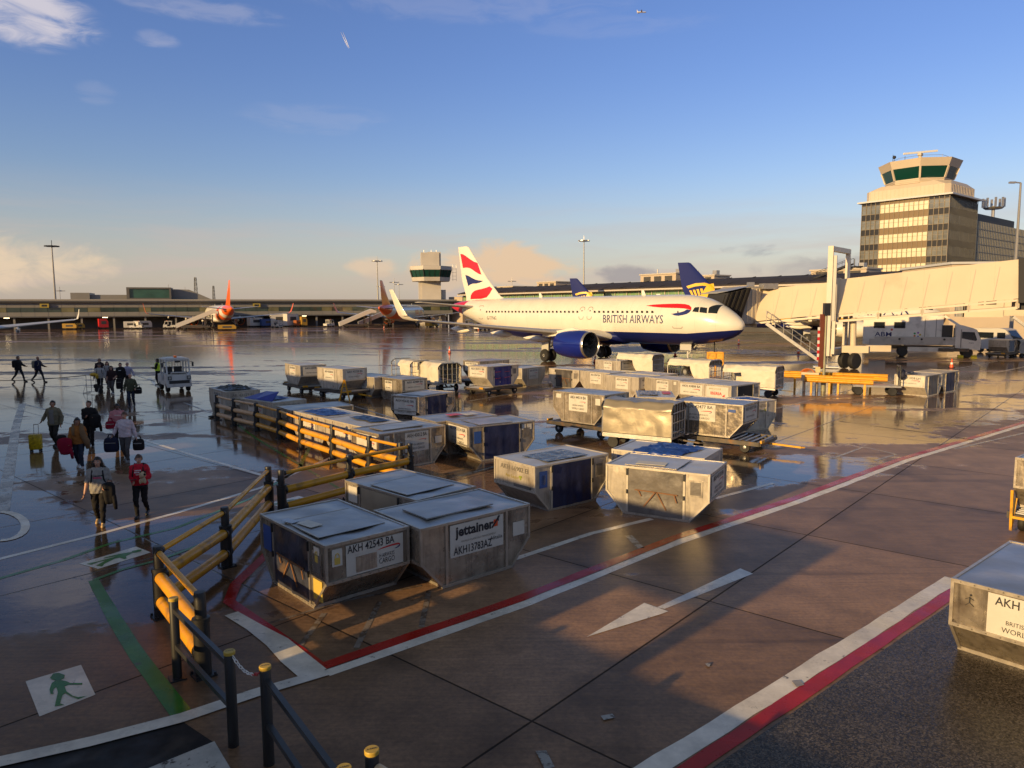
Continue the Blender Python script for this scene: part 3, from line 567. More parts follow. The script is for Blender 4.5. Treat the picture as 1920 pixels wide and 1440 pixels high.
def main_tower():
    K = Vector((118, 200, 0)); a = Vector((-.638, .77, 0)); b = Vector((.77, .638, 0)); la, lb = 23.5, 20.6
    t = thing('control_tower', 'main control tower over a banded office block with flared glass cab', 'tower', (K.x, K.y, 0), math.atan2(b.y, b.x)); t.scale = (1, 1, .97)
    # local x runs back along the shaded right face, local y along the sunlit front
    cc = pm('tower_stone', (.56, .47, .36), .55, var=.06, vscale=.3); mul = pm('bronze_mullion', (.22, .18, .13), .45, .4)
    core = pm('tower_core', (.04, .036, .033), .6)
    MB().box((lb/2, la/2, 18), (lb-.5, la-.5, 36)).build('core', core, t)
    gold = pm('sun_glow_window', (.86, .76, .50), .22, .35, var=.14, vscale=.35, rvar=.06); dull = pm('dull_window', (.25, .24, .20), .15, .5, var=.4, vscale=.4)  # bright panes hold the reflected sun glow in their base colour
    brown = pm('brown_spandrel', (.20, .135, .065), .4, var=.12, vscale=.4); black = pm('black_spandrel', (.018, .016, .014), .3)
    nb = 18; bw = la/nb; H = 4.4
    def inst(name, me, x, y, z):
        o = bpy.data.objects.new(name, me); C.objects.link(o); o.parent = t; o.location = (x, y, z)
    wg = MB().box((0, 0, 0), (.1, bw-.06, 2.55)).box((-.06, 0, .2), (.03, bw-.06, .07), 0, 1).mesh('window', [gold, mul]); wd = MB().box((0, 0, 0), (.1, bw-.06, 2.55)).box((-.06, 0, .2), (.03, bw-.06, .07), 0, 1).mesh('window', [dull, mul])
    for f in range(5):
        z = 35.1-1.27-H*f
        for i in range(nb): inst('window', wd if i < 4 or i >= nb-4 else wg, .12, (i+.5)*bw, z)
    sg = MB().box((0, 0, 0), (.12, bw*10-.02, 1.85)).mesh('spandrel', brown); sk = MB().box((0, 0, 0), (.12, bw*4-.02, 1.85)).mesh('spandrel', black)
    for f in range(6):
        z = 32.55-.925-H*f if f < 5 else 35.55
        for me, y in ((sk, 2), (sg, 9), (sk, 16)):
            o = bpy.data.objects.new('spandrel', me); C.objects.link(o); o.parent = t; o.location = (.1, y*bw, z)
            if f == 5: o.scale = (1, 1, .48)
    m = MB()
    for i in range(nb+1): m.box((-.02, i*bw, 18), (.26, .13, 36))
    for f in range(6): m.box((0, la/2, 35.1-H*f), (.16, la, .12)); m.box((0, la/2, 32.55-H*f), (.16, la, .12))
    m.build('front_mullions', mul, t)
    m = MB()
    n2 = 26
    for i in range(n2+1): m.box((i*lb/n2, .02, 18), (.10, .16, 36))
    m.build('side_mullions', pm('shaded_mullion', (.13, .125, .115), .5, .3), t)  # right-face mullions, panes and spandrels coloured darker to carry its shade
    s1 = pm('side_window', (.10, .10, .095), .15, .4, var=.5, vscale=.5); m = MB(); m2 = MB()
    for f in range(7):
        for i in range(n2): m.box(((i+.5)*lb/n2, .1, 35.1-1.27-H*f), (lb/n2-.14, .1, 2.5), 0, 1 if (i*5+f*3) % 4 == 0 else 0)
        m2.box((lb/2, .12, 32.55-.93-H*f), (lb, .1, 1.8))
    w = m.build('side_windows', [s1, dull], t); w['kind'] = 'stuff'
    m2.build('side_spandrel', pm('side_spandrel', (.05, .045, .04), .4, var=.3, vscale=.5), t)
    MB().box((lb/2, la/2, 36.2), (lb+2.0, la+2.0, .45)).build('roof_slab', pm('slab_edge', (.55, .55, .55), .5), t)
    def chamf(i, c, z): return [Vector(p) for p in ((i+c, i, z), (lb-i-c, i, z), (lb-i, i+c, z), (lb-i, la-i-c, z), (lb-i-c, la-i, z), (i+c, la-i, z), (i, la-i-c, z), (i, i+c, z))]
    m = MB(); m.rings([chamf(.5, 1.2, 36.43), chamf(.5, 1.2, 39.3), chamf(1.6, 3.0, 40.6)])
    for i in range(18): m.box((.47, 2.2+i*1.13, 38), (.08, .07, 2.5))
    for i in range(15): m.box((2.2+i*1.15, .47, 38), (.07, .08, 2.5))
    m.build('penthouse', cc, t)
    cx, cy = lb/2-1.2, la/2
    def oc(r, z): return [v + Vector((cx, cy, 0)) for v in octo(r, z, R(22.5+0))]
    m = MB(); m.rings([oc(8.5, 40.5), oc(8.6, 41.8)])
    for zz in (40.9, 41.4): m.rings([oc(8.75, zz), oc(8.75, zz+.08)])
    m.build('cab_base', cc, t)
    g = pm('cab_glass', (.006, .045, .036), .07, spec=.9); A, B_ = oc(8.65, 41.8), oc(9.75, 44.9)
    for i in range(8):
        j = (i+1) % 8; MB().add([A[i], A[j], B_[j], B_[i]], [(0, 1, 2, 3)]).build('window', g, t)
    for i in range(8): MB().bar(A[i], B_[i], .5).build('cab_post', cc, t)
    m = MB(); m.rings([oc(9.85, 44.9), oc(10.7, 47.1), oc(10.1, 47.15)])
    m.build('cab_fascia', cc, t)
    m = MB(); m.rings([oc(9, 47.16), oc(9, 47.3)])
    for i in range(8): p = oc(7.5, 47.3)[i]; q = oc(7.5, 47.3)[(i+1) % 8]; m.tube([p+Vector((0, 0, 1)), q+Vector((0, 0, 1))], .05, 6); m.tube([p, p+Vector((0, 0, 1.0))], .05, 6)
    m.build('roof_rail', STEEL(), t)
    m = MB(); m.tube([(cx, cy, 47.3), (cx, cy, 49.7)], .5, 10); m.box((cx, cy, 49.8), (1.4, 1.0, .7)); m.build('radar_pedestal', cc, t)
    m = MB(); m.bar((cx+4.6, cy-2.8, 51.1), (cx-4.4, cy+2.8, 49.9), .35, .55); m.build('radar_bar', WPAINT(), t)
    m = MB()
    for x, y, h in ((-6, 5, 2.6), (-6.5, 4.4, 1.4), (5, -6, 1.6), (2, 5, 3.2)): m.tube([(cx+x, cy+y, 47.2), (cx+x, cy+y, 47.2+h)], .07, 6)
    for y in (-4, -3.2, -2.4): m.tube([(cx+10.2, cy+y, 40.8), (cx+10.2, cy+y, 43.6)], .16, 6)
    m.bar((cx+10.2, cy-4.3, 42.0), (cx+10.2, cy-2.1, 42.0), .1); m.bar((cx+10.2, cy-4.3, 41.2), (cx+10.2, cy-2.1, 41.2), .1)
    m.ball((cx-6.5, cy+4.4, 48.9), .5)
    m.build('aerials', BLK(), t)
    # lower office wing running back to the right
    w = thing('office_wing', 'lower dark gridded office block running back from the control tower', 'building', (K.x, K.y, 0), math.atan2(b.y, b.x))
    wl_, z1 = 46, 29.5
    MB().box((lb+.3+wl_/2, 10, z1/2), (wl_, 19.5, z1)).build('wall', pm('wing_glass', (.085, .08, .072), .3, .2, var=.35, vscale=.6), w)
    m = MB()
    for i in range(33): m.box((lb+.4+i*wl_/33, .22, z1/2), (.14, .16, z1))
    for f in range(9): m.box((lb+.3+wl_/2, .2, z1-2.2-f*2.2), (wl_, .12, .16))
    m.build('mullions', pm('wing_mullion', (.17, .16, .145), .5), w)
    MB().box((lb+.3+wl_*.37, 10, z1+1.1), (wl_*.74, 18.6, 2.2)).build('roof_parapet', pm('black_parapet', (.03, .029, .028), .6), w)
    m = MB(); ax = lb+wl_*.62
    m.tube([(ax, 5, z1+2), (ax, 5, z1+8)], .5, 8); m.rings([octo(2.6, z1+6), octo(3.4, z1+6.5)]); 
    for i in range(8): p = octo(3.2, z1+6.5)[i]; m.box((p.x, p.y, p.z+1.6), (.5, .5, 3.0))
    M0 = MB(); n = len(m.v)
    mm = MB(); mm.tube([(0, 0, z1+2), (0, 0, z1+7)], .5, 8); mm.rings([octo(2.4, z1+6), octo(3.0, z1+6.5)])
    for i in range(8): p = octo(2.9, z1+6.5)[i]; mm.box((p.x, p.y, p.z+1.5), (.5, .5, 2.8))
    q = Matrix.Translation((K.x, K.y, 0)) @ Matrix.Rotation(math.atan2(b.y, b.x), 4, 'Z') @ Vector((ax, 5, 0))
    mo = mm.build('phone_mast', STEEL()); mo.location = (q.x, q.y, 0); tag(mo, 'ring of mobile phone aerials on a short mast over the office block', 'mast')
    # long cream building behind the bridge tunnel
    q = thing('cream_terminal', 'cream flat roofed terminal building behind the passenger bridge on the right', 'building', (63, 100, 0), R(-6))
    MB().box((36, 8, 5.3), (78, 16, 10.6)).build('wall', pm('cream_wall', (.58, .47, .34), .6, var=.05, vscale=.3), q)
    MB().box((36, 8, 10.75), (78.6, 16.6, .3)).build('roof_edge', pm('slab_edge', (.55, .55, .55), .5), q)
main_tower()

def mast(px, py, dist, base_w, lab, heads=4, arm=False):
    p = AT(px, py, dist); m = MB(); h = p.z
    t = thing('light_mast', lab, 'lamp mast', (p.x, p.y, 0), 0, 'apron floodlight masts')
    m.tube([(0, 0, 0), (0, 0, h*.5), (0, 0, h)], [base_w, base_w*.75, base_w*.45], 8); m.build('pole', pm('mast_steel', (.28, .27, .26), .5, .4), t)
    m = MB()
    if arm:
        m.bar((0, 0, h), (-1.0, 0, h+.1), .14); m.box((-1.0, 0, h+.05), (.7, .35, .2)); m.build('lamp_head', STEEL(), t); return
    m.lathe([(.1, h-.3), (.9, h-.2), (.9, h), (.2, h+.2)], seg=12)
    for i in range(heads): a = 2*math.pi*i/heads+.3; m.box((1.35*math.cos(a), 1.35*math.sin(a), h-.1), (1.1, .8, .3), a)
    m.tube([(0, 0, h), (0, 0, h+1.6)], .08, 6); m.build('lamp_head', BLK() if dist < 230 else STEEL(), t)
mast(97, 461, 212, .35, 'tall floodlight mast behind the left pier, left of its rooftop building', 8)
mast(707, 489, 262, .32, 'tall floodlight mast standing left of the small control tower', 8)
mast(1095, 451, 240, .32, 'tall floodlight mast rising behind the middle of the white jet', 8)
mast(1914, 343, 88, .24, 'street lamp with single arm beside the office block at the right edge', 4, True)
mast(1602, 500, 150, .09, 'thin pole just left of the office tower, behind the bridge column', 4)
for px, py, d, l in ((112, 545, 300, 'short thin mast just right of the tall left floodlight'), (316, 540, 330, 'short thin mast left of the lattice pylons'), (347, 544, 340, 'short thin mast closest to the left lattice pylon'), (739, 529, 300, 'short mast between tall floodlight and small tower'), (748, 533, 330, 'faint short mast nearest the small tower'), (714, 537, 330, 'short mast standing just right of the tall floodlight'), (960, 527, 330, 'short mast right of the striped tail fin')):
    mast(px, py, d, .16, l, 4)
def pylon(px, py, dist, w, lab):
    p = AT(px, py, dist); h = p.z; t = thing('lattice_pylon', lab, 'pylon', (p.x, p.y, 0), 0, 'lattice pylons beyond the pier'); m = MB(); n = 9
    for sx, sy in ((-1, -1), (1, -1), (1, 1), (-1, 1)): m.bar((sx*w, sy*w, 0), (sx*w*.35, sy*w*.35, h), .14)
    m.build('leg_frame', BLK(), t); m = MB()
    for i in range(n):
        z0, z1 = h*i/n, h*(i+1)/n; a, b = w*(1-.65*i/n), w*(1-.65*(i+1)/n)
        m.bar((-a, -a, z0), (b, -b, z1), .14); m.bar((a, -a, z0), (-b, -b, z1), .14); m.bar((-b, -b, z1), (b, -b, z1), .12); m.bar((a, -a, z0), (b, b, z1), .14); m.bar((-a, a, z0), (-b, -b, z1), .14)
    m.build('bracing', BLK(), t)
pylon(366, 520, 380, 1.1, 'taller lattice pylon on the horizon left of the orange tail fin'); pylon(400, 536, 420, .9, 'shorter lattice pylon on the horizon nearest the orange tail fin')
# ---------------- airliners: local x runs aft from the nose, y to starboard, z up ----------------
FUS = [(0, 3.42, .03, .03), (.06, 3.42, .24, .23), (.18, 3.42, .42, .41), (.5, 3.44, .74, .71), (1.0, 3.50, 1.06, 1.03), (1.7, 3.60, 1.38, 1.36), (2.3, 3.70, 1.58, 1.58), (3.0, 3.78, 1.74, 1.77), (3.8, 3.83, 1.86, 1.92), (4.8, 3.86, 1.94, 2.02), (6, 3.87, 1.97, 2.06), (7, 3.87, 1.975, 2.07), (10, 3.87, 1.975, 2.07), (14, 3.87, 1.975, 2.07), (18, 3.87, 1.975, 2.07), (22, 3.87, 1.975, 2.07), (24.5, 3.88, 1.97, 2.06), (26.5, 3.96, 1.93, 1.97), (28.5, 4.12, 1.81, 1.81), (30.5, 4.33, 1.60, 1.58), (32.5, 4.58, 1.30, 1.27), (34.5, 4.83, .93, .92), (36.2, 5.02, .56, .58), (37.2, 5.10, .30, .33), (37.57, 5.12, .16, .19)]
def fus(x):
    for a, b in zip(FUS, FUS[1:]):
        if a[0] <= x <= b[0]:
            t = (x-a[0])/(b[0]-a[0]); return [a[i]+(b[i]-a[i])*t for i in (1, 2, 3)]
    return FUS[-1][1:] if x > 1 else FUS[0][1:]
def fus_y(x, z, off=.015):
    zc, hw, hh = fus(x); q = max(0.0, 1-((z-zc)/hh)**2); return hw*math.sqrt(q)+off
def conform(poly, fn, maxlen=.3):
    bm = bmesh.new(); f = bm.faces.new([bm.verts.new((p[0], p[1], 0)) for p in poly]); bmesh.ops.triangulate(bm, faces=[f])
    for _ in range(5):
        es = [e for e in bm.edges if e.calc_length() > maxlen]
        if not es: break
        bmesh.ops.subdivide_edges(bm, edges=es, cuts=1); bmesh.ops.triangulate(bm, faces=[f for f in bm.faces if len(f.verts) > 3])
    bm.verts.index_update(); vs = [fn(v.co.x, v.co.y) for v in bm.verts]; fs = [tuple(v.index for v in f.verts) for f in bm.faces]; bm.free(); return vs, fs
def naca(c, t): return 5*t*(.2969*math.sqrt(max(c, 0))-.126*c-.3516*c*c+.2843*c**3-.1015*c**4)
CS = [0, .008, .03, .08, .16, .28, .42, .58, .74, .88, 1.0]
def foil(xle, chord, t, y, z, axis='z', camber=.0):
    up = [(c, naca(c, t)+camber*4*c*(1-c)) for c in CS]; lo = [(c, -naca(c, t)+camber*4*c*(1-c)) for c in CS[::-1][1:-1]]
    pts = up[::-1] + [(c, q) for c, q in lo[::-1]]
    if axis == 'z': return [Vector((xle+c*chord, y, z+q*chord)) for c, q in pts]
    return [Vector((xle+c*chord, y+q*chord, z)) for c, q in pts]
def band_mat(name, rules, base, rough=.28):
    """paint whose colour changes over the hull; rules = (a, b, c, rgb): colour where a*x + b*z + c > 0, later rules on top"""
    if name in MATS: return MATS[name]
    m = bpy.data.materials.new(name); m.use_nodes = True; nt = m.node_tree; N = nt.nodes; L = nt.links; b = N['Principled BSDF']
    b.inputs['Roughness'].default_value = rough; b.inputs['Coat Weight'].default_value = .3; b.inputs['Coat Roughness'].default_value = .12
    tc = N.new('ShaderNodeTexCoord'); src = None
    for (a, c, k, rgb) in rules:
        d = N.new('ShaderNodeVectorMath'); d.operation = 'DOT_PRODUCT'; d.inputs[1].default_value = (a, 0, c); L.new(tc.outputs['Object'], d.inputs[0])
        g = N.new('ShaderNodeMath'); g.operation = 'GREATER_THAN'; g.inputs[1].default_value = -k; L.new(d.outputs['Value'], g.inputs[0])
        mi = N.new('ShaderNodeMix'); mi.data_type = 'RGBA'; L.new(g.outputs[0], mi.inputs[0]); mi.inputs[7].default_value = (*rgb, 1)
        if src is None: mi.inputs[6].default_value = (*base, 1)
        else: L.new(src, mi.inputs[6])
        src = mi.outputs[2]
    n = N.new('ShaderNodeTexNoise'); n.inputs['Scale'].default_value = .9; n.inputs['Detail'].default_value = 5; L.new(tc.outputs['Object'], n.inputs['Vector'])
    mr = N.new('ShaderNodeMapRange'); mr.inputs['To Min'].default_value = .86; mr.inputs['To Max'].default_value = 1.06; L.new(n.outputs['Fac'], mr.inputs['Value'])
    sp = N.new('ShaderNodeSeparateXYZ'); L.new(tc.outputs['Object'], sp.inputs[0]); dv = N.new('ShaderNodeMath'); dv.operation = 'MULTIPLY'; dv.inputs[1].default_value = 1/1.62; L.new(sp.outputs[0], dv.inputs[0])
    fr = N.new('ShaderNodeMath'); fr.operation = 'FRACT'; L.new(dv.outputs[0], fr.inputs[0]); ls = N.new('ShaderNodeMath'); ls.operation = 'LESS_THAN'; ls.inputs[1].default_value = .016; L.new(fr.outputs[0], ls.inputs[0])
    pl = N.new('ShaderNodeMath'); pl.operation = 'MULTIPLY_ADD'; pl.inputs[1].default_value = -.16; pl.inputs[2].default_value = 1.0; L.new(ls.outputs[0], pl.inputs[0])
    mm = N.new('ShaderNodeMath'); mm.operation = 'MULTIPLY'; L.new(mr.outputs[0], mm.inputs[0]); L.new(pl.outputs[0], mm.inputs[1])
    sc = N.new('ShaderNodeVectorMath'); sc.operation = 'SCALE'; L.new(src, sc.inputs[0]); L.new(mm.outputs[0], sc.inputs['Scale']); L.new(sc.outputs[0], b.inputs['Base Color'])
    MATS[name] = m; return m
AW = (.76, .71, .60); BLUE = (.008, .014, .105); RED = (.62, .012, .018); ORANGE = (.85, .13, .008)
def airliner(name, lab, cat, liv, loc, rz, group=None, sharklet=True, windows=True):
    t = thing(name, lab, cat, loc, rz, group)
    wing_m = pm('wing_grey', (.42, .40, .37), .35, .1, var=.08, vscale=.7, coat=.2); white = pm('airliner_white', AW, .28, coat=.3)
    metal = pm('bare_metal_lip', (.62, .57, .50), .22, .85); dark = DARKSLOT()
    m = MB(); n = 56; rings = []
    xs = sorted(set([f[0] for f in FUS] + [.03, .11, .3, .75, 1.3, 2, 2.65, 3.4, 4.3, 5.4, 8.5, 12, 16, 20, 25.5, 27.5, 29.5, 31.5, 33.5, 35.4]))
    for x in xs:
        zc, hw, hh = fus(x); rings.append([Vector((x, hw*math.cos(2*math.pi*i/n), zc+hh*math.sin(2*math.pi*i/n))) for i in range(n)])
    m.rings(rings); body = m.build('fuselage', liv['fus'], t, smooth=50)
    # wing-body fairing
    m = MB(); rg = []
    for x, w, zb in ((10.6, .3, 1.9), (11.6, 1.5, 1.66), (13.5, 2.15, 1.5), (17, 2.25, 1.45), (19.5, 2.0, 1.55), (21.3, 1.2, 1.75), (22.2, .3, 1.95)):
        rg.append([Vector((x, w*math.cos(a), 2.35+(2.35-zb)*math.sin(a))) for a in [2*math.pi*i/20 for i in range(20)]])
    m.rings(rg); m.build('belly_fairing', liv['belly'], t, smooth=50)
    for s in (1, -1):
        SEC = [(11.9, 7.3, .145, 1.6, 2.35), (12.35, 6.55, .14, 2.2, 2.42), (14.6, 3.95, .12, 6.4, 2.82), (17.2, 2.75, .112, 11.7, 3.36), (19.75, 1.62, .105, 16.6, 3.92)]
        m = MB(); m.rings([foil(x, c, th, s*y, z, 'z', .012) for x, c, th, y, z in SEC]); w = m.build('wing', wing_m, t, smooth=40)
        m = MB()
        if sharklet: m.rings([foil(x, c, th, s*y, z, a) for x, c, th, y, z, a in ((19.75, 1.62, .10, 16.6, 3.92, 'z'), (20.0, 1.5, .10, 16.95, 4.02, 'z'), (20.35, 1.3, .09, 17.25, 4.3, 'y'), (20.85, 1.05, .08, 17.45, 5.0, 'y'), (21.75, .55, .08, 17.75, 6.45, 'y'))])
        else: m.rings([foil(x, c, th, s*y, z, a) for x, c, th, y, z, a in ((19.75, 1.62, .10, 16.6, 3.92, 'z'), (20.1, 1.3, .09, 16.95, 4.05, 'y'), (20.6, .8, .08, 17.05, 4.5, 'y'), (20.9, .5, .08, 17.1, 4.95, 'y'))])
        m.build('winglet', liv['winglet'], t, smooth=40)
        for y, x, zz, L_ in ((4.3, 17.0, 2.0, 3.6), (8.2, 17.6, 2.55, 3.1), (12.2, 18.6, 3.0, 2.7)):
            m = MB(); m.rings([[Vector((x+u*L_, s*y+.20*r*math.cos(a), zz+.12*u+.30*r*math.sin(a))) for a in [2*math.pi*i/12 for i in range(12)]] for u, r in ((0, .05), (.12, .55), (.35, 1), (.6, .95), (.82, .55), (1, .05))])
            m.build('flap_fairing', liv['nacelle_pod'], t, smooth=60)
        # tailplane
        m = MB(); m.rings([foil(x, c, .10, s*y, z) for x, c, y, z in ((31.6, 3.6, .3, 4.95), (32.0, 3.25, 1.0, 5.02), (34.75, 1.3, 6.2, 5.55), (35.1, .9, 6.3, 5.56))]); m.build('tailplane', wing_m, t, smooth=40)
        # engine
        X = Matrix(((0, 0, 1, 10.55), (0, 1, 0, s*5.75), (-1, 0, 0, 1.82), (0, 0, 0, 1)))
        e = MB().lathe([(1.10, .22), (1.17, .6), (1.215, 1.2), (1.20, 2.0), (1.10, 2.9), (.98, 3.5), (.93, 3.5), (.9, 3.3)], X, 40, 0, False).build('engine', liv['eng'], t, smooth=40)
        MB().lathe([(.98, .9), (.965, .45), (.985, .18), (1.02, .04), (1.055, 0), (1.08, .05), (1.10, .221)], X, 40, 0, False).build('intake_lip', metal, e, smooth=60)
        m = MB(); m.lathe([(.985, .92), (.02, .95)], X, 40, 0, False)
        m.build('fan_disc', dark, e); m = MB()
        for i in range(18):
            a = 2*math.pi*i/18; c_, s_ = math.cos(a), math.sin(a); c2, s2 = math.cos(a+.22), math.sin(a+.22)
            m.add([X @ Vector(p) for p in ((.28*c_, .28*s_, .78), (.97*c_, .97*s_, .70), (.97*c2, .97*s2, .9), (.28*c2, .28*s2, .88))], [(0, 1, 2, 3)])
        m.build('fan_blades', pm('titanium_blade', (.09, .085, .08), .35, .7), e)
        MB().lathe([(.30, .8), (.24, .6), (.12, .45), (.01, .38)], X, 20).build('spinner', BLK(), e, smooth=60)
        MB().lathe([(.68, 3.0), (.64, 3.6), (.55, 4.0), (.5, 4.0)], X, 28, 0, False).lathe([(.38, 3.6), (.28, 4.3), (.02, 4.8)], X, 20).build('core_nozzle', pm('exhaust_metal', (.16, .13, .10), .35, .8), e, smooth=50)
        m = MB(); m.rings([[Vector((x, s*5.75+w, z)) for w, z in ((-.2, z0), (.2, z0), (.17, z1), (-.17, z1))] for x, z0, z1 in ((11.4, 2.85, 3.0), (12.6, 2.75, 3.2), (14.2, 2.5, 2.95), (16.2, 2.35, 2.75))]); m.build('pylon', white if liv.get('pylon') is None else liv['pylon'], e, smooth=40)
        # main gear
        g = MB().tube([(17.7, s*3.6, 2.4), (17.7, s*3.8, .58)], .13, 10).tube([(17.7, s*3.3, .58), (17.7, s*4.3, .58)], .09, 8).tube([(17.0, s*2.8, 2.1), (17.7, s*3.75, 1.2)], .07, 8).box((17.75, s*4.15, 1.55), (.9, .05, 1.3)).build('main_gear', pm('gear_white', (.5, .48, .44), .4), t, smooth=40)
        for yy in (3.42, 4.18):
            Y = Matrix(((1, 0, 0, 17.7), (0, 0, 1, s*yy), (0, 1, 0, .575), (0, 0, 0, 1)))
            wh = MB().lathe([(.28, -.19), (.50, -.2), (.565, -.13), (.575, 0), (.565, .13), (.50, .2), (.28, .19)], Y, 28).build('wheel', RUB(), g, smooth=40)
            MB().lathe([(.05, -.15), (.29, -.12), (.29, .12), (.05, .15)], Y, 20).build('rim', STEEL(), wh) if False else None
            r = MB().lathe([(.02, -.17), (.12, -.20), (.14, -.12), (.28, -.17), (.285, .17), (.14, .12), (.12, .2), (.02, .17)], Y, 20); o = r.build('wheel_rim', pm('rim_white', (.55, .53, .48), .4), g, smooth=40)
    # fin
    m = MB(); FIN = [(27.4, 7.6, .035, 5.55), (29.0, 6.0, .08, 6.15), (31.2, 4.55, .09, 8.1), (34.45, 1.95, .09, 11.62), (34.8, 1.6, .085, 11.76)]
    m.rings([foil(x, c, th, 0, z, 'y') for x, c, th, z in FIN]); m.build('tail_fin', liv['fin'], t, smooth=40)
    def fin_y(x, z):
        for a, b in zip(FIN, FIN[1:]):
            if z <= b[3] or b is FIN[-1]:
                q = min(1, max(0, (z-a[3])/(b[3]-a[3]))); xl, c, th = [a[i]+(b[i]-a[i])*q for i in (0, 1, 2)]
                return naca(min(1, max(.0, (x-xl)/c)), th)*c
    for nm, rgbm, polys in liv.get('fin_art', ()):
        m = MB()
        for P in polys:
            for s in (1, -1):
                vs, fs = conform(P, lambda x, z: (x, s*(fin_y(x, z)+.025), z), .35); m.add(vs, fs)
        m.build(nm, rgbm, t)
    # nose gear
    g = MB().tube([(5.07, 0, 2.0), (5.07, 0, .42)], .09, 8).tube([(5.07, -.32, .40), (5.07, .32, .40)], .06, 8).tube([(4.2, 0, 1.9), (5.07, 0, 1.0)], .05, 8).box((5.0, .42, 1.65), (1.1, .04, .5)).box((5.0, -.42, 1.65), (1.1, .04, .5)).build('nose_gear', MATS['gear_white'], t, smooth=40)
    for yy in (-.27, .27):
        Y = Matrix(((1, 0, 0, 5.07), (0, 0, 1, yy), (0, 1, 0, .385), (0, 0, 0, 1)))
        MB().lathe([(.17, -.1), (.34, -.11), (.385, -.05), (.385, .05), (.34, .11), (.17, .1)], Y, 20).build('wheel', RUB(), g, smooth=40); MB().lathe([(.02, -.1), (.175, -.11), (.175, .11), (.02, .1)], Y, 16).build('wheel_rim', MATS['rim_white'], g)
    if windows:
        wm = MB(); wm.lathe([(.118, 0), (.118, .012), (.10, .016)], None, 12)
        M0 = Matrix(((1, 0, 0, 0), (0, 0, 1, 0), (0, 1.42, 0, 0), (0, 0, 0, 1))); wm.v = [tuple(M0 @ Vector(p)) for p in wm.v]
        me = wm.mesh('window', pm('cabin_window', (.03, .028, .026), .12, spec=.8))
        x = 7.3
        while x < 29.6:
            if not (13.9 < x < 15.75):
                o = bpy.data.objects.new('window', me); C.objects.link(o); o.parent = t; o.location = (x, fus_y(x, 4.47, .004), 4.47); o.rotation_euler = (-.29, 0, 0)
            x += .535
        def patch(q, mb, k=6):
            (x0, a0), (x1, a1), (x2, a2), (x3, a3) = q
            def fn(u, v):
                xa, aa = x0+(x1-x0)*u, a0+(a1-a0)*u; xb, ab = x3+(x2-x3)*u, a3+(a2-a3)*u; x = xa+(xb-xa)*v; a = R(aa+(ab-aa)*v)
                zc, hw, hh = fus(x); return (x, (hw+.012)*math.cos(a), zc+(hh+.012)*math.sin(a))
            mb.grid(fn, k, k)
        for q in ([(3.55, 23), (3.02, 23.5), (3.10, 38.5), (3.45, 35)], [(2.95, 24), (2.36, 26), (2.5, 42.5), (3.03, 39)], [(2.28, 27.5), (1.66, 36), (1.82, 87), (2.38, 46)], [(2.28, 152.5), (1.66, 144), (1.82, 93), (2.38, 134)]):
            m = MB(); patch(q, m); m.build('cockpit_window', GLASS(), t)
        def door(nm, x0, x1, z0, z1, r=.12, w=.055):
            def rr(d):
                a0, a1, b0, b1 = x0-d, x1+d, z0-d, z1+d; q = r+d; P = []
                for cx, cz, s0 in ((a1-q, b1-q, 0), (a0+q, b1-q, 90), (a0+q, b0+q, 180), (a1-q, b0+q, 270)):
                    for i in range(5): a = R(s0+i*22.5); P.append((cx+q*math.cos(a), cz+q*math.sin(a)))
                return P
            for s in (1,):
                m = MB(); A, B = rr(w/2), rr(-w/2)
                k = len(A); 
                m.add([(x, s*fus_y(x, z, .010), z) for x, z in A+B], [(i, (i+1) % k, (i+1) % k+k, i+k) for i in range(k)])
                d = m.build(nm, pm('door_outline', (.26, .23, .2), .5), t)
                xm = (x0+x1)/2; zt = z0+(z1-z0)*.68
                MB().ball((xm, s*fus_y(xm, zt, .004), zt), (.07, .02, .09), 8).build('window', MATS['cabin_window'], d)
        door('cabin_door', 4.35, 5.25, 3.22, 5.12); door('cabin_door', 30.1, 30.9, 3.75, 5.15)
        door('overwing_exit', 14.05, 14.6, 3.85, 4.95, .2); door('overwing_exit', 15.05, 15.6, 3.85, 4.95, .2)
    for nm, mt, s, x0, z, h, wd in liv.get('text', ()):
        vs, fs = text_geo(s, h); xs_ = [v[0] for v in vs]; w0 = max(xs_)-min(xs_); k = wd/w0 if wd else 1; xm = min(xs_)
        MB().add([(x0-(x-xm)*k, fus_y(x0-(x-xm)*k, z+y, .03), z+y) for x, y in vs], fs).build(nm, mt, t)
    for nm, mt, P in liv.get('decal', ()):
        vs, fs = conform(P, lambda x, z: (x, fus_y(x, z, .02), z), .2); MB().add(vs, fs).build(nm, mt, t)
    m = MB()
    for x in (9.5, 22.5): m.add([(x, -.03, 5.9), (x+.45, -.03, 5.9), (x+.5, -.03, 6.35), (x+.25, -.03, 6.38), (x, .03, 5.9), (x+.45, .03, 5.9), (x+.5, .03, 6.35), (x+.25, .03, 6.38)], [(0, 1, 2, 3), (7, 6, 5, 4), (0, 4, 5, 1), (1, 5, 6, 2), (2, 6, 7, 3), (3, 7, 4, 0)])
    m.build('blade_aerial', white, t)
    return t
NOSE = (17.79, 56.005, 0); NYAW = R(130.82)
def ba_xz(px, py, ys=1.82):
    q = (px-960)/FPX; cx, sx = math.cos(NYAW), math.sin(NYAW); X0, Y0 = NOSE[0]-sx*ys, NOSE[1]+cx*ys
    x = (X0-q*Y0)/(q*sx-cx); Y = Y0+sx*x; return (x, CAMH+(578.4-(px-960)*.0041-py)/FPX*Y)
def cz(pts): return [ba_xz(840+a/3.2, 440+b/3.2) for a, b in pts]
red = pm('livery_red', RED, .3, coat=.3); navy = pm('livery_navy', (.012, .018, .12), .3, coat=.3)
def fz(pts): return [(34.25+(300-a)*.0177, 5.92+(745-b)*.00982) for a, b in pts]
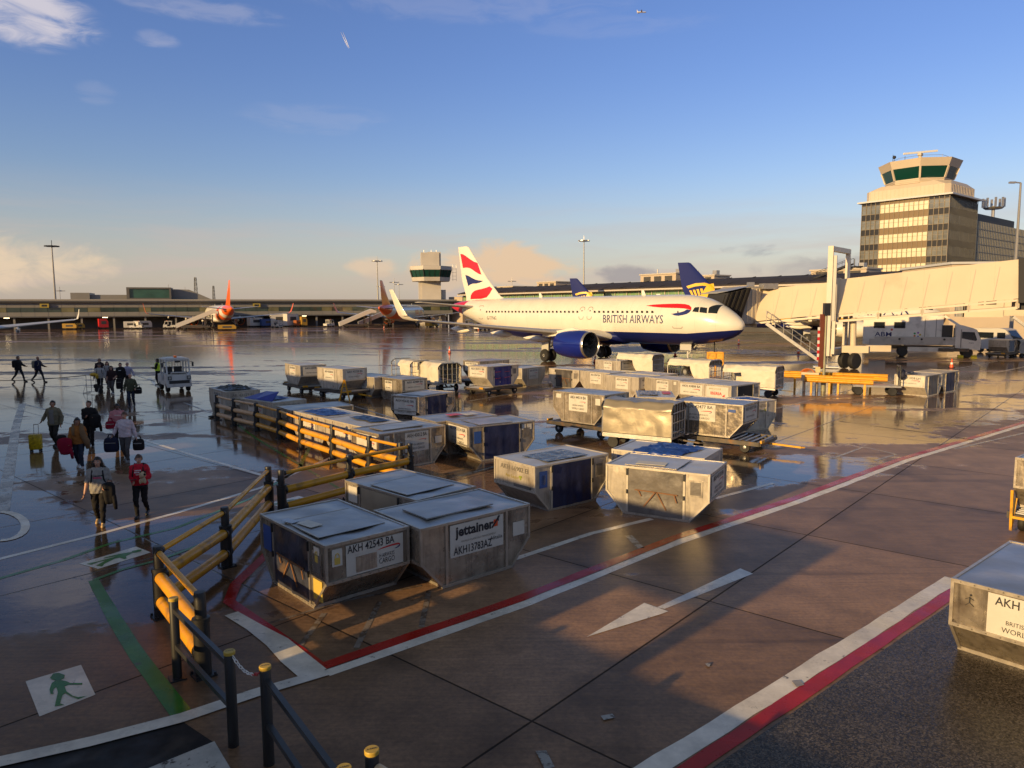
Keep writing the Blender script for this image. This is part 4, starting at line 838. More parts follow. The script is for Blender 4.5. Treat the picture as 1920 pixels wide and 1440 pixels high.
ba = dict(fus=band_mat('jet_white_navy', [(-.0, -1, 2.80, BLUE), (-.085, -1, 3.15, BLUE), (1, .75, -38.2, RED), (1, -.2, -35.6, RED)], AW),
          belly=pm('belly_navy', BLUE, .25, coat=.4), winglet=pm('airliner_white', AW, .28, coat=.3), nacelle_pod=pm('airliner_white', AW, .28),
          eng=pm('engine_blue', (.008, .018, .20), .18, coat=.5), fin=pm('airliner_white', AW, .28),
          fin_art=[('red_ribbon', red, [fz([(203, 228), (232, 236), (262, 258), (292, 284), (325, 312), (352, 332), (378, 345), (400, 405), (424, 480), (398, 468), (362, 440), (330, 412), (300, 395), (268, 389), (230, 390)]),
                                        fz([(306, 747), (312, 705), (328, 678), (356, 655), (392, 645), (430, 638), (468, 628), (505, 612), (530, 640), (510, 690), (480, 730), (420, 746)])]),
                   ('navy_ribbon', navy, [fz([(256, 470), (290, 483), (325, 506), (365, 530), (405, 543), (446, 549), (415, 565), (380, 574), (340, 574), (310, 582), (286, 598)])])],
          text=[('lettering', BLUEINK(), 'BRITISH AIRWAYS', 12.65, 3.88, .98, 6.5), ('registration', pm('grey_lettering', (.22, .2, .18), .5), 'G-TTNG', 29.2, 3.85, .5, 1.7)],
          decal=[('speed_ribbon', red, cz([(1178, 426), (1215, 420), (1260, 417), (1310, 415), (1360, 414), (1400, 416), (1428, 423), (1445, 437), (1448, 452), (1430, 447), (1410, 443), (1370, 440), (1320, 439), (1270, 437), (1225, 433)])),
                 ('speed_ribbon', navy, cz([(1448, 452), (1442, 466), (1428, 476), (1408, 482), (1385, 486), (1362, 484), (1340, 475), (1368, 470), (1392, 465), (1412, 458), (1424, 448)]))])
AIRLINER = airliner('airliner', 'white and navy jet with BRITISH AIRWAYS lettering and red ribbon tail parked nose right', 'airliner', ba, NOSE, NYAW)
orange = pm('livery_orange', ORANGE, .3, coat=.3)
ej = dict(fus=band_mat('jet_orange_white', [(1, -.6, -22.5, ORANGE), (1, .9, -33.0, AW), (1, 1.1, -36.5, ORANGE), (0, -1, 2.35, (.5, .48, .44))], AW), belly=MATS['airliner_white'], winglet=orange, nacelle_pod=MATS['airliner_white'], eng=orange, fin=orange, text=[('lettering', orange, 'easyJet', 13, 4.3, 2.4, 7)])
def face(nose, tail): d = Vector(tail)-Vector(nose); return math.atan2(d.y, d.x)
e1 = airliner('airliner', 'orange tailed jet seen from behind at the left pier, nearer the left edge', 'airliner', ej, (-84.0, 204, 0), face((-84.0, 204), (-65.8, 172)), 'orange jets at the far pier', windows=False)
copy_thing(e1, 'orange tailed jet at the pier, partly behind the white winglet of the big jet', (-26.3, 213, 0), face((-26.3, 213), (-31.4, 179)))
# blue tailed jets
def rz_(pts): return [(34.4+(1442-a)*.0365, 5.9+(345-b)*.0300) for a, b in pts]
ry_y = pm('livery_yellow', (.80, .47, .01), .35); ryb = (.008, .014, .085)
strings = [rz_([(1436+i*15, 292-i*3), (1446+i*15, 292-i*3), (1462+i*12, 336), (1456+i*12, 338)]) for i in range(4)]
ry = dict(fus=band_mat('jet_white_blue', [(0, -1, 3.30, (.80, .47, .01)), (0, -1, 3.0, ryb), (1, .5, -33.3, ryb)], AW), belly=pm('belly_navy', BLUE, .25), winglet=pm('livery_deepblue', (.012, .022, .14), .55, spec=.12), nacelle_pod=MATS['airliner_white'], eng=MATS['airliner_white'], fin=pm('livery_deepblue', (.012, .022, .14), .5, spec=.2),
          fin_art=[('harp_emblem', ry_y, [rz_([(1424, 270), (1462, 256), (1500, 254), (1520, 262), (1512, 272), (1490, 268), (1460, 272), (1432, 282)]), rz_([(1512, 262), (1535, 258), (1538, 275), (1542, 300), (1528, 322), (1500, 338), (1470, 343), (1495, 328), (1512, 312), (1518, 292), (1512, 272)])] + strings)],
          text=[('lettering', pm('ryan_blue', ryb, .35), 'RYANAIR', 13.6, 4.35, 2.2, 9.0)])
r1 = airliner('airliner', 'blue tailed jet with yellow harp emblem, mostly hidden behind the passenger bridge', 'airliner', ry, (59.8, 101, 0), face((59.8, 101), (43.5, 107)), 'blue tailed jets')
copy_thing(r1, 'far jet whose small dark blue fin peeps over the white fuselage', (46.8, 156.7, 0), face((46.8, 156.7), (12.5, 172)))
wj = dict(fus=MATS['airliner_white'], belly=MATS['airliner_white'], winglet=MATS['airliner_white'], nacelle_pod=MATS['wing_grey'], eng=MATS['airliner_white'], fin=MATS['airliner_white'])
airliner('airliner', 'jet outside the left edge with only its grey wing and white winglet in view', 'airliner', wj, (-67.2, 77, 0), face((-67.2, 77), (-55.4, 60.2)), None, False, False)
# a jet high in the sky and a short vapour trail
p = AT(1203, 23, 2600); j = thing('climbing_airliner', 'tiny white airliner high in the blue sky at the top', 'airliner', p, R(15))
m = MB(); m.tube([(-18, 0, -1.5), (-16, 0, -1), (14, 0, 1.5), (18, 0, 2)], [.3, 2, 2, .3], 10); m.build('fuselage', WPAINT(), j, smooth=True)
m = MB(); m.add([(3, 0, 0), (-4, 0, 0), (-9, 17, 1), (-6, 17, 1), (3, 0, .7), (-4, 0, .7), (-9, 17, 1.3), (-6, 17, 1.3)], [(0, 1, 2, 3), (7, 6, 5, 4), (0, 3, 7, 4), (1, 5, 6, 2)]); m.add([(3, 0, 0), (-4, 0, 0), (-9, -17, 1), (-6, -17, 1), (3, 0, .7), (-4, 0, .7), (-9, -17, 1.3), (-6, -17, 1.3)], [(0, 1, 2, 3), (7, 6, 5, 4), (0, 3, 7, 4), (1, 5, 6, 2)]); m.add([(-17, -.2, 0), (-13, -.2, 0), (-17, -.2, 7), (-18, -.2, 7), (-17, .2, 0), (-13, .2, 0), (-17, .2, 7), (-18, .2, 7)], [(0, 1, 2, 3), (7, 6, 5, 4), (0, 3, 7, 4), (1, 5, 6, 2)]); m.build('wing', WPAINT(), j)
p0, p1 = AT(654, 90, 5200), AT(641, 60, 5600); m = MB()
for k in (-1, 1): m.tube([p0+Vector((k*3, 0, 0)), p0.lerp(p1, .4)+Vector((k*5, 0, 0)), p1+Vector((k*8, 0, 0))], [.6, 2.0, .6], 8)
tag(m.build('vapour_trail', pm('vapour', (.8, .8, .8), .9), None, True), 'short double white vapour trail in the upper sky left of centre', 'vapour trail')
from mathutils import noise as mnoise
# ---------------- air cargo containers: local x along the wide face, front door faces -y ----------------
HT, HV, UT, UB, VD = 1.143, .62, 1.219, .78, .767
FACE = {'f': ((0, -VD, 0), (1, 0, 0), (0, -1, 0)), 'b': ((0, VD, 0), (-1, 0, 0), (0, 1, 0)), 'r': ((UT, 0, 0), (0, 1, 0), (1, 0, 0)), 'l': ((-UT, 0, 0), (0, -1, 0), (-1, 0, 0))}
UPV = Vector((0, 0, 1))
def fpt(face, a, z, off): O, r, n = [Vector(q) for q in FACE[face]]; return O + r*a + UPV*z + n*off
def rect(mb, face, a0, a1, z0, z1, off, th=.012, mi=0):
    P = [fpt(face, a, z, o) for o in (off-th, off) for a, z in ((a0, z0), (a1, z0), (a1, z1), (a0, z1))]
    mb.add(P, [(0, 3, 2, 1), (4, 5, 6, 7), (0, 1, 5, 4), (1, 2, 6, 5), (2, 3, 7, 6), (3, 0, 4, 7)], mi)
def ftext(mb, face, s, a, z, size, off=.016, width=None, align='CENTER', mi=0, bold=0.0):
    O, r, n = [Vector(q) for q in FACE[face]]; text_on(mb, s, O+UPV*z+r*a, r, UPV, n*off, size, align, width, bold, mi)
def ribbon(mb, face, a, z, w, off=.016):
    A = [(-.5, -.02), (-.2, .035), (.15, .06), (.42, .055), (.5, .0), (.47, -.03), (.42, .0), (.15, .005), (-.2, -.005)]; B = [(.5, .0), (.47, -.07), (.34, -.11), (.24, -.10), (.37, -.06), (.45, -.02)]
    for mi, P in ((0, A), (1, B)): mb.add([fpt(face, a+x*w, z+y*w*1.1, off) for x, y in P], [tuple(range(len(P)))], mi)
def placard(p, face, a0, a1, z0, z1, code, style='ba', detail=True):
    w, h, ac = a1-a0, z1-z0, (a0+a1)/2
    if style == 'ei': 
        m = MB(); ftext(m, face, code, ac, z1-h*.22, .17, .012, w*.80); pl = m.build('code_lettering', pm('grey_code', (.17, .15, .12), .5), p)
        m = MB(); ftext(m, face, 'Aer Lingus', ac-.08, z1-h*.58, .12, .012, w*.38); m.build('airline_lettering', pm('olive_lettering', (.30, .24, .05), .5), p)
        q = fpt(face, ac+w*.18, z1-h*.55, .012); m = MB()
        O, r, n = [Vector(k) for k in FACE[face]]
        for i in range(3): a = i*2.09+.6; c = q + r*(.035*math.cos(a)) + UPV*(.035*math.sin(a)); m.add([c + r*(.03*math.cos(t)) + UPV*(.03*math.sin(t)) for t in [k*math.pi/4 for k in range(8)]], [tuple(range(8))])
        m.build('leaf_emblem', pm('leaf_green', (.25, .30, .03), .5), p); return
    m = MB(); rect(m, face, a0, a1, z0, z1, .011); pl = m.build('placard', PLAC(), p)
    m = MB()
    if style == 'ib':
        ftext(m, face, code, ac-w*.1, z1-h*.2, .12, .016, w*.55); m.build('code_lettering', pm('olive_lettering', (.30, .24, .05), .5), pl)
        m = MB(); ftext(m, face, 'IBERIA', ac-.06, z1-h*.58, .2, .016, w*.52, bold=.02); P = [(.30, -.12), (.40, -.02), (.47, 0), (.42, -.06), (.45, -.12)]
        m.add([fpt(face, ac-.06+x*w*.9, z1-h*.6+y*1.0, .016) for x, y in P], [tuple(range(5))]); m.build('airline_lettering', REDINK(), pl); return
    if style == 'jet':
        ftext(m, face, 'jettainer', ac-.06, z1-h*.24, .25, .016, w*.72, bold=.035); ftext(m, face, code, ac-.10, z0+h*.17, .2, .016, w*.72, bold=.012); ftext(m, face, 'Alitalia', a1-.17, z0+h*.30, .1, .016, w*.24)
        m.build('lettering', INK(), pl); m = MB(); ftext(m, face, 'WORLD CLASS ULD MANAGEMENT', ac+.03, z0+h*.44, .05, .016, w*.66); m.build('small_lettering', pm('grey_code', (.17, .15, .12), .5), pl)
        m = MB(); rect(m, face, ac+w*.31, ac+w*.39, z1-h*.34, z1-h*.12, .018, .005); m.build('orange_mark', pm('orange_mark', (.62, .07, .015), .45), pl)
        m = MB(); 
        for A_, B_ in (((ac+w*.27, z1-h*.36), (ac+w*.42, z1-h*.02)), ((ac+w*.395, z1-h*.04), (ac+w*.395, z1-h*.18))): m.bar(fpt(face, *A_, .02), fpt(face, *B_, .02), .02, .02)
        m.build('roof_mark', INK(), pl); return
    if style == 'cargo':
        ftext(m, face, code, a0+w*.43, z1-h*.15, .18, .016, w*.82, bold=.012); ftext(m, face, 'H AIRWAYS', a0+w*.70, z1-h*.60, .1, .016, w*.27); ftext(m, face, 'CARGO', a0+w*.70, z1-h*.78, .13, .016, w*.28)
        m.build('lettering', INK(), pl); m = MB(); ribbon(m, face, a0+w*.73, z1-h*.36, w*.44); m.build('ribbon_logo', [REDINK(), BLUEINK()], pl)
        m = MB(); rect(m, face, a0+w*.16, a0+w*.52, z0+h*.06, z1-h*.42, .017, .005); m.build('metal_patch', ALU(), pl); return
    ftext(m, face, code, ac, z1-h*.17, .16, .016, w*.84, bold=.012)
    if style == 'ba':
        ftext(m, face, 'BRITISH AIRWAYS', ac, z0+h*.35, .08, .016, w*.58); ftext(m, face, 'WORLD CARGO', ac, z0+h*.16, .1, .016, w*.66)
    elif style == 'ba1': ftext(m, face, 'BRITISH AIRWAYS', ac-.05, z0+h*.30, .08, .016, w*.62)
    m.build('lettering', INK(), pl)
    m = MB(); ribbon(m, face, ac+w*.22, z0+h*.58, w*.36); m.build('ribbon_logo', [REDINK(), BLUEINK()], pl)
def uld(lab, x, y, yaw, z=0.0, shell='alu', door=None, plac=(), roof='plain', tarps=(), extras=(), seed=0, group='air cargo containers on the apron'):
    rnd = random.Random(seed or int(abs(x*71+y*37))); t = thing('cargo_container', lab, 'cargo container', (x, y, z), R(yaw), group)
    SM = ALU() if shell == 'alu' else ALUW(); TM = ALUTOP() if shell == 'alu' else pm('white_roof_sheet', (.52, .49, .45), .38, .35, var=.12, vscale=1.4, bump=.010, bscale=1.9, rvar=.06, rdet=2)
    hexa = [(-UB, .05), (UB, .05), (UT-.006, HT-HV), (UT-.006, HT-.02), (-UT+.006, HT-.02), (-UT+.006, HT-HV)]
    P = Matrix(((1, 0, 0, 0), (0, 0, 1, 0), (0, 1, 0, 0), (0, 0, 0, 1)))
    m = MB(); m.prism(hexa, -VD+.012, VD-.012, P); ph = [rnd.uniform(0, 6) for _ in range(6)]
    def dent(a, b, e, k): return -.004 + e*(.016*mnoise.noise(Vector((a*1.3+ph[k], b*1.7, ph[5])))+.007*mnoise.noise(Vector((a*3.9, b*4.3+ph[k], 2))))
    def edge(u, v): return max(0, (1-(2*u-1)**8)*(1-(2*v-1)**8))
    for s in (-1, 1):
        def wf(u, v):
            z = .06+(HT-.085)*v; hw = min(UT-.01, UB+(UT-UB)*max(0, z-.05)/(HT-HV-.05)-.006); x_ = hw*(2*u-1)
            q = abs(abs(x_)-.68) if s < 0 else min(abs(x_+.70), abs(x_-.66)); e = edge(u, v)*min(1, q*7)
            return (x_, s*(VD+dent(x_, z, e, 0 if s < 0 else 1)), z)
        m.grid(wf, 30, 14)
        m.grid(lambda u, v: (s*(UT+dent(u*1.5, v*.6, edge(u, v), 2 if s < 0 else 3)-.002), (VD-.015)*(2*u-1), HT-HV+.01+(HV-.04)*v), 18, 9)
        m.grid(lambda u, v: (s*(UB+(UT-UB)*v+dent(u*1.5, v+3, edge(u, v), 4)-.002), (VD-.015)*(2*u-1), .055+(HT-HV-.06)*v), 18, 8)
    m.build('shell', SM, t, smooth=35)
    def top(u, v):
        a, b = u*2-1, v*2-1; e = (1-a**6)*(1-b**6)
        return (a*(UT-.004), b*(VD-.004), HT + e*(.010*math.sin(3.1*a+ph[0]+1.7*b)+.009*math.sin(5.3*b+ph[1]-2*a)+.006*math.sin(7*a+4*b+ph[2])))
    m = MB(); m.grid(top, 22, 16); m.build('roof_sheet', TM, t, smooth=True)
    m = MB()
    for s in (-1, 1):
        v = s*VD; q = [(-UB, .03), (UB, .03), (UT, HT-HV), (UT, HT-.01), (-UT, HT-.01), (-UT, HT-HV)]
        for (a, b), (c, d) in zip(q, q[1:]+q[:1]): m.bar((a, v, b), (c, v, d), .042, .042, 0, (0, 1, 0))
        for u in (-.70, .66): m.bar((u, v, .03), (u, v, HT-.01), .05, .046, 0, (0, 1, 0))
    for u, zz in ((-UT, HT-HV), (UT, HT-HV), (UT, HT-.01), (-UT, HT-.01), (-UB, .03), (UB, .03)): m.bar((u, -VD-.02, zz), (u, VD+.02, zz), .046, .05)
    for s in (-1, 1):
        for i in range(14): m.box((-UB+.06+i*(2*UB-.12)/13, s*(VD+.028), .035), (.016, .014, .016))
        for e in (-1, 1):
            for i in range(9): m.box((e*(UT+.024), -VD+.1+i*(2*VD-.2)/8, HT-HV), (.012, .016, .016)); m.box((e*(UT+.024), -VD+.1+i*(2*VD-.2)/8, HT-.01), (.012, .016, .016))
    m.build('edge_frame', RAILM() if shell == 'alu' else pm('white_rail', (.56, .50, .41), .4, .3, var=.15, vscale=5), t)
    MB().box((0, 0, .03), (2*UB+.05, 2*VD+.05, .055)).build('base_plate', RAILM(), t)
    if door:
        k, mt = door[0], door[1]; a0, a1 = -.67, .63
        if k == 'curtain':
            p = [rnd.uniform(0, 6) for _ in range(4)]
            def cf(u, v):
                a = a0+(a1-a0)*u; zz = .06+(HT-.10)*v; e = math.sin(math.pi*u)**.5
                d = .012 + e*(.014+.010*math.sin(u*16+p[0]+2*v)+.010*math.sin(v*9+p[1]+3*u)+.006*math.sin(u*31+p[2])*(1-v))
                q = fpt('f', a, zz, d); return tuple(q)
            m = MB(); m.grid(cf, 34, 16); c = m.build('door_curtain', mt, t, smooth=True)
            if len(door) > 2:
                m = MB(); sm_ = pm('strap_webbing', (.20, .09, .035), .7) if door[2] == 'v' else REDINK()
                if door[2] == 'v':
                    for A_, B_ in (((-.50, .62), (.52, .60)), ((0, .62), (-.28, .24)), ((.02, .62), (.26, .22)), ((-.42, .62), (-.34, .48)), ((.44, .6), (.5, .42))): m.bar(fpt('f', *A_, .052), fpt('f', *B_, .052), .028, .012, 0, (0, 1, 0))
                else:
                    for zz, q in ((.82, -.5), (.80, .2), (.46, -.5), (.48, .2)): m.bar(fpt('f', q-.1, zz, .052), fpt('f', q+.28, zz+.01, .052), .04, .012)
                m.build('strap', sm_, c)
        elif k == 'panel':
            m = MB(); rect(m, 'f', a0, a1, .07, HT-.05, .010); d = m.build('door_panel', mt, t)
        elif k == 'open':
            m = MB(); rect(m, 'f', a0, a1, .07, HT-.06, .006); m.build('dark_doorway_sheet', mt, t)  # flat dark sheet stands for the shade inside the open container
        m = MB(); rect(m, 'f', .76, 1.08, .60, .98, .012); rect(m, 'f', .80, 1.04, .64, .94, .016, .006, 1); m.build('document_pocket', [SM, door[3] if len(door) > 3 else GREYT()], t)
        for a in (-.70, .66):
            MB().box(tuple(fpt('f', a, HT-.12, .035)), (.04, .03, .16)).build('latch', BLK(), t); MB().box(tuple(fpt('f', a, .55, .035)), (.035, .03, .10)).build('latch', BLK(), t)
    for pl in plac: placard(t, *pl)
    if roof in ('flap', 'flapr'):
        s = 1 if roof == 'flap' else -1; m = MB()
        m.box((s*-.18, -.05, HT+.021), (1.25, 1.25, .010)); m.build('roof_flap', TM, t)
        m = MB(); m.bar((s*-.18-.62, -.67, HT+.023), (s*-.18+.62, -.67, HT+.023), .03, .014); m.bar((s*-.18+.62*s, -.67, HT+.023), (s*-.18+.62*s, .57, HT+.023), .022, .014); m.build('flap_edge', RAILM(), t)
    elif roof == 'slab': MB().box((-.1, .0, HT+.028), (1.5, .8, .024)).build('roof_lid', TM, t)
    elif roof == 'window':
        m = MB(); m.box((0, -.12, HT+.020), (1.35, .95, .014)); m.build('roof_curtain', BLKT(), t)
    for (u0, u1, v0, v1, hgt, mt, sk) in tarps:
        p = [rnd.uniform(0, 6) for _ in range(4)]
        def tf(a, b):
            u = u0+(u1-u0)*a + sk*(b-.5) + .03*math.sin(b*9+p[3]); v = v0+(v1-v0)*b + .03*math.sin(a*11+p[2]); e = math.sin(math.pi*a)*math.sin(math.pi*b)
            q = Vector((u*1.9+p[0], v*2.6+p[1], p[2])); zz = HT+.025+hgt*(.55*(1-abs(mnoise.noise(q))*2.6)**2*e**.4 + .35*max(0, mnoise.noise(q*2.3)) + .25*e)
            over = max(0, -VD-v) ; return (u, max(v, -VD-.03), zz - over*1.0)
        m = MB(); m.grid(tf, 30, 22); m.build('curtain_flap', mt, t, smooth=True)
    for ex in extras:
        if ex[0] == 'rect': m = MB(); rect(m, ex[1], *ex[2:6], .013); m.build(ex[6], ex[7], t)
        elif ex[0] == 'roofrect': MB().box((ex[1], ex[2], HT+.042), (ex[3], ex[4], .008), R(ex[7] if len(ex) > 7 else 0)).build(ex[5], ex[6], t)
        elif ex[0] == 'sheet':
            P = [Vector(q) for q in ex[1]]; nn = (P[1]-P[0]).cross(P[2]-P[0]).normalized()*.012; k = len(P); m = MB(); m.add([q-nn for q in P]+[q+nn for q in P], [tuple(range(k))[::-1], tuple(range(k, 2*k))]+[(i, (i+1) % k, (i+1) % k+k, i+k) for i in range(k)]); m.build('raised_sheet', ex[2], t)
        elif ex[0] == 'text': m = MB(); ftext(m, ex[1], ex[2], ex[3], ex[4], .2, .018, ex[5], bold=.01); m.build('lettering', ex[6], t)
        elif ex[0] == 'padlock':
            m = MB(); rect(m, ex[1], ex[2]-.09, ex[2]+.09, .78, 1.06, .013); o = m.build('padlock_sticker', PLAC(), t)
            m = MB(); rect(m, ex[1], ex[2]-.05, ex[2]+.05, .81, .92, .018, .004); 
            pts = [fpt(ex[1], ex[2]+.035*math.cos(q), .93+.06*math.sin(q), .018) for q in [i*math.pi/8 for i in range(9)]]; m.tube(pts, .008, 6)
            m.build('padlock_mark', pm('sticker_yellow', (.6, .42, .08), .5), o)
        elif ex[0] == 'runner':
            m = MB(); a, z_ = ex[2], .93
            for (p_, q_) in (((a, z_+.03), (a, z_-.05)), ((a, z_+.02), (a-.05, z_-.01)), ((a, z_+.02), (a+.05, z_-.005)), ((a, z_-.05), (a-.05, z_-.10)), ((a, z_-.05), (a+.055, z_-.09))): m.bar(fpt(ex[1], *p_, .017), fpt(ex[1], *q_, .017), .012, .006)
            m.ball(tuple(fpt(ex[1], a+.01, z_+.055, .015)), .014, 8); m.build('runner_mark', INK(), t)
    return t
def dolly(lab, x, y, yaw, L=3.0, Wd=1.65, bar=True, deck=.47):
    t = thing('container_dolly', lab, 'dolly', (x, y, 0), R(yaw), 'container dollies'); m = MB()
    for s in (-1, 1): m.bar((-L/2, s*Wd/2, deck-.07), (L/2, s*Wd/2, deck-.07), .09, .14)
    for q in (-L/2, -L/6, L/6, L/2): m.bar((q, -Wd/2, deck-.09), (q, Wd/2, deck-.09), .09, .1)
    m.build('chassis', DSTEEL(), t); m = MB()
    for i in range(15): m.tube([(-L/2+.1+i*(L-.2)/14, -Wd/2+.06, deck-.035), (-L/2+.1+i*(L-.2)/14, Wd/2-.06, deck-.035)], .03, 8)
    m.build('deck_rollers', STEEL(), t)
    for sx in (-1, 1):
        for sy in (-1, 1):
            Y = Matrix(((1, 0, 0, sx*L*.34), (0, 0, 1, sy*(Wd/2-.16)), (0, 1, 0, .185), (0, 0, 0, 1)))
            w = MB().lathe([(.09, -.055), (.165, -.06), (.185, -.03), (.185, .03), (.165, .06), (.09, .055)], Y, 18).build('wheel', RUB(), t, smooth=40)
            MB().lathe([(.01, -.062), (.085, -.05), (.085, .05), (.01, .062)], Y, 12).build('wheel_rim', STEEL(), t)
    m = MB()
    for sx in (-1, 1): m.box((sx*L*.34, 0, .25), (.12, Wd-.3, .1))
    m.box((0, 0, .25), (L*.68, .10, .08)); m.build('axle', DSTEEL(), t)
    if bar: m = MB(); m.bar((L/2, 0, .28), (L/2+1.1, 0, .25), .07, .06); m.tube([(L/2+1.1, .06, .25), (L/2+1.2, 0, .25), (L/2+1.1, -.06, .25)], .02, 6); m.build('drawbar', YEL(), t)
    for sx in (-1, 1): MB().box((sx*(L/2+.03), -Wd/2+.2, deck), (.06, .3, .1)).build('stop_block', YEL(), t)
    return t
def cart(lab, x, y, yaw, L=2.9, Wd=1.45, H=1.68, cov=(0, 1), side=(0.0, 1.0), roofdrop=0, mt=None, gather=True, back=True):
    t = thing('baggage_cart', lab, 'baggage cart', (x, y, 0), R(yaw), 'curtained baggage carts'); mt = mt or CANVAS(); zb, zs = .56, H-.22
    m = MB(); m.box((0, 0, .50), (L, Wd, .07)); m.bar((-L/2, -Wd/2, .46), (L/2, -Wd/2, .46), .06, .12); m.bar((-L/2, Wd/2, .46), (L/2, Wd/2, .46), .06, .12); m.build('platform', STEEL(), t)
    for sx in (-1, 1):
        for sy in (-1, 1):
            Y = Matrix(((1, 0, 0, sx*L*.36), (0, 0, 1, sy*(Wd/2-.14)), (0, 1, 0, .21), (0, 0, 0, 1)))
            MB().lathe([(.1, -.06), (.19, -.065), (.21, -.03), (.21, .03), (.19, .065), (.1, .06)], Y, 18).build('wheel', RUB(), t, smooth=40); MB().lathe([(.01, -.06), (.11, -.055), (.11, .055), (.01, .06)], Y, 12).build('wheel_rim', pm('rim_white', (.55, .53, .48), .4), t)
    m = MB()
    for sx in (-1, 1): m.bar((sx*L*.36, -Wd/2+.1, .24), (sx*L*.36, Wd/2-.1, .24), .08); m.bar((sx*L*.36, 0, .24), (sx*L*.2, 0, .47), .06)
    m.bar((-L*.2, 0, .45), (L*.2, 0, .45), .06); m.build('axle', DSTEEL(), t)
    prof = [(-Wd/2, zb-.06), (-Wd/2, zs), (-Wd*.36, H), (Wd*.36, H), (Wd/2, zs), (Wd/2, zb-.06)]
    for sx in (-1, 1):
        m = MB(); xx = sx*L/2; m.tube([(xx, a, b) for a, b in prof], .034, 8); 
        f = m.build('end_frame', STEEL(), t); m = MB()
        for i in range(1, 5):
            yy = -Wd/2+Wd*i/5; top = H if abs(yy) <= Wd*.36 else H-(abs(yy)-Wd*.36)/(Wd*.14)*.22; m.tube([(xx, yy, zb-.05), (xx, yy, top)], .016, 6)
        for k in range(3): zz = zb+.12+k*.33; m.tube([(xx, -Wd/2, zz), (xx, Wd/2, zz)], .017, 6)
        m.build('mesh_bars', STEEL(), f)
        m = MB()
        for sy in (-1, 1): m.tube([(xx, sy*(Wd/2+.01), zs-.12), (xx+sx*.02, sy*(Wd/2+.01), zs+.02), (xx+sx*.02, sy*Wd*.40, zs+.17)], .036, 8)
        m.build('corner_bumper', BLK(), f)
    x0, x1 = -L/2+L*cov[0], -L/2+L*cov[1]; arc = [(-Wd/2-.012, zs-.16), (-Wd/2-.012, zs), (-Wd*.36, H+.02), (0, H+.03), (Wd*.36, H+.02), (Wd/2+.012, zs), (Wd/2+.012, zs-.16)]
    rnd = random.Random(int(x*31+y*17)); p = [rnd.uniform(0, 6) for _ in range(4)]
    def rf(u, v):
        k = v*6; i = min(5, int(k)); q = k-i; yy = arc[i][0]+(arc[i+1][0]-arc[i][0])*q; zz = arc[i][1]+(arc[i+1][1]-arc[i][1])*q
        return (x0+(x1-x0)*u, yy, zz - .03*math.sin(math.pi*u)*(1-abs(2*v-1)) + .05*mnoise.noise(Vector((u*5+p[0], v*3+p[1], 0))) + .03*mnoise.noise(Vector((u*13+p[1], v*7, p[0]))))
    m = MB(); m.grid(rf, 30, 24); r = m.build('canvas_roof', mt, t, smooth=True)
    def sidec(sgn, a, b, nm):
        xa, xb = -L/2+L*a, -L/2+L*b
        def sf(u, v):
            g = (.32*v*v if gather and a > 0.02 else 0); xx = xa+g+(xb-xa-g)*u if a > .02 else xa+(xb-xa)*u
            return (xx, sgn*(Wd/2+.015+.010*math.sin(u*14+p[2]+v*2)+.05*abs(mnoise.noise(Vector((u*4+p[2], v*1.6+p[3], 0))))), zs-.02-(zs-.02-zb)*v)
        m = MB(); m.grid(sf, 26, 12); m.build(nm, mt, t, smooth=True)
    if side: sidec(-1, side[0], side[1], 'side_curtain')
    if back: sidec(1, 0.0, 1.0, 'back_curtain')
    m = MB(); m.bar((L/2, 0, .40), (L/2+.75, 0, .34), .05); m.tube([(L/2+.75, .05, .34), (L/2+.85, 0, .34), (L/2+.75, -.05, .34)], .018, 6); m.build('drawbar', DSTEEL(), t)
    return t
YC = pm('sticker_yellow', (.6, .42, .08), .5); WH = PLAC()
BLUEP = pm('blue_poster', (.03, .08, .28), .4)
# foreground pair and the one behind
uld('battered silver container nearest the yellow barrier, numbered AKH 42543 BA', -3.18, 12.53, -48.0, door=('curtain', pm('scuffed_dark_curtain', (.045, .05, .075), .30, .1, var=.6, vscale=3.5, bump=.03, bscale=4, dirt=(.16, .10, .06), dscale=2.5), 'v'), roof='flapr',
    plac=[('r', -.42, .66, .56, 1.07, 'AKH 42543 BA', 'cargo')], extras=[('padlock', 'r', -.58), ('padlock', 'f', .92), ('roofrect', .05, -.45, .42, .24, 'roof_label', WH, 8), ('roofrect', -.35, -.62, .3, .16, 'roof_label', pm('pale_blue_label', (.4, .46, .55), .4), 14), ('rect', 'f', -1.12, -.80, .55, 1.0, 'notice', BLUEP), ('rect', 'f', .78, 1.08, .18, .52, 'notice', YC)])
uld('silver container with black jettainer placard, AKH 13783 AZ, touching its neighbour', -1.12, 13.35, 40.4, roof='slab', plac=[('f', -.62, .58, .50, 1.08, 'AKH13783AZ', 'jet')],
    extras=[('rect', 'f', .82, 1.10, .60, .86, 'notice', WH), ('rect', 'l', -.62, -.2, .5, 1.05, 'notice', WH), ('rect', 'l', -.5, -.36, .84, .98, 'sticker', YC)])
uld('silver container with plain tan door behind the two front ones, by the barrier corner', -2.20, 15.23, -43.9, door=('panel', pm('tan_door', (.40, .33, .23), .45, .3, var=.2, vscale=2, bump=.01, bscale=3)), roof='flapr', extras=[('rect', 'f', -1.12, -.80, .72, 1.06, 'notice', WH)])
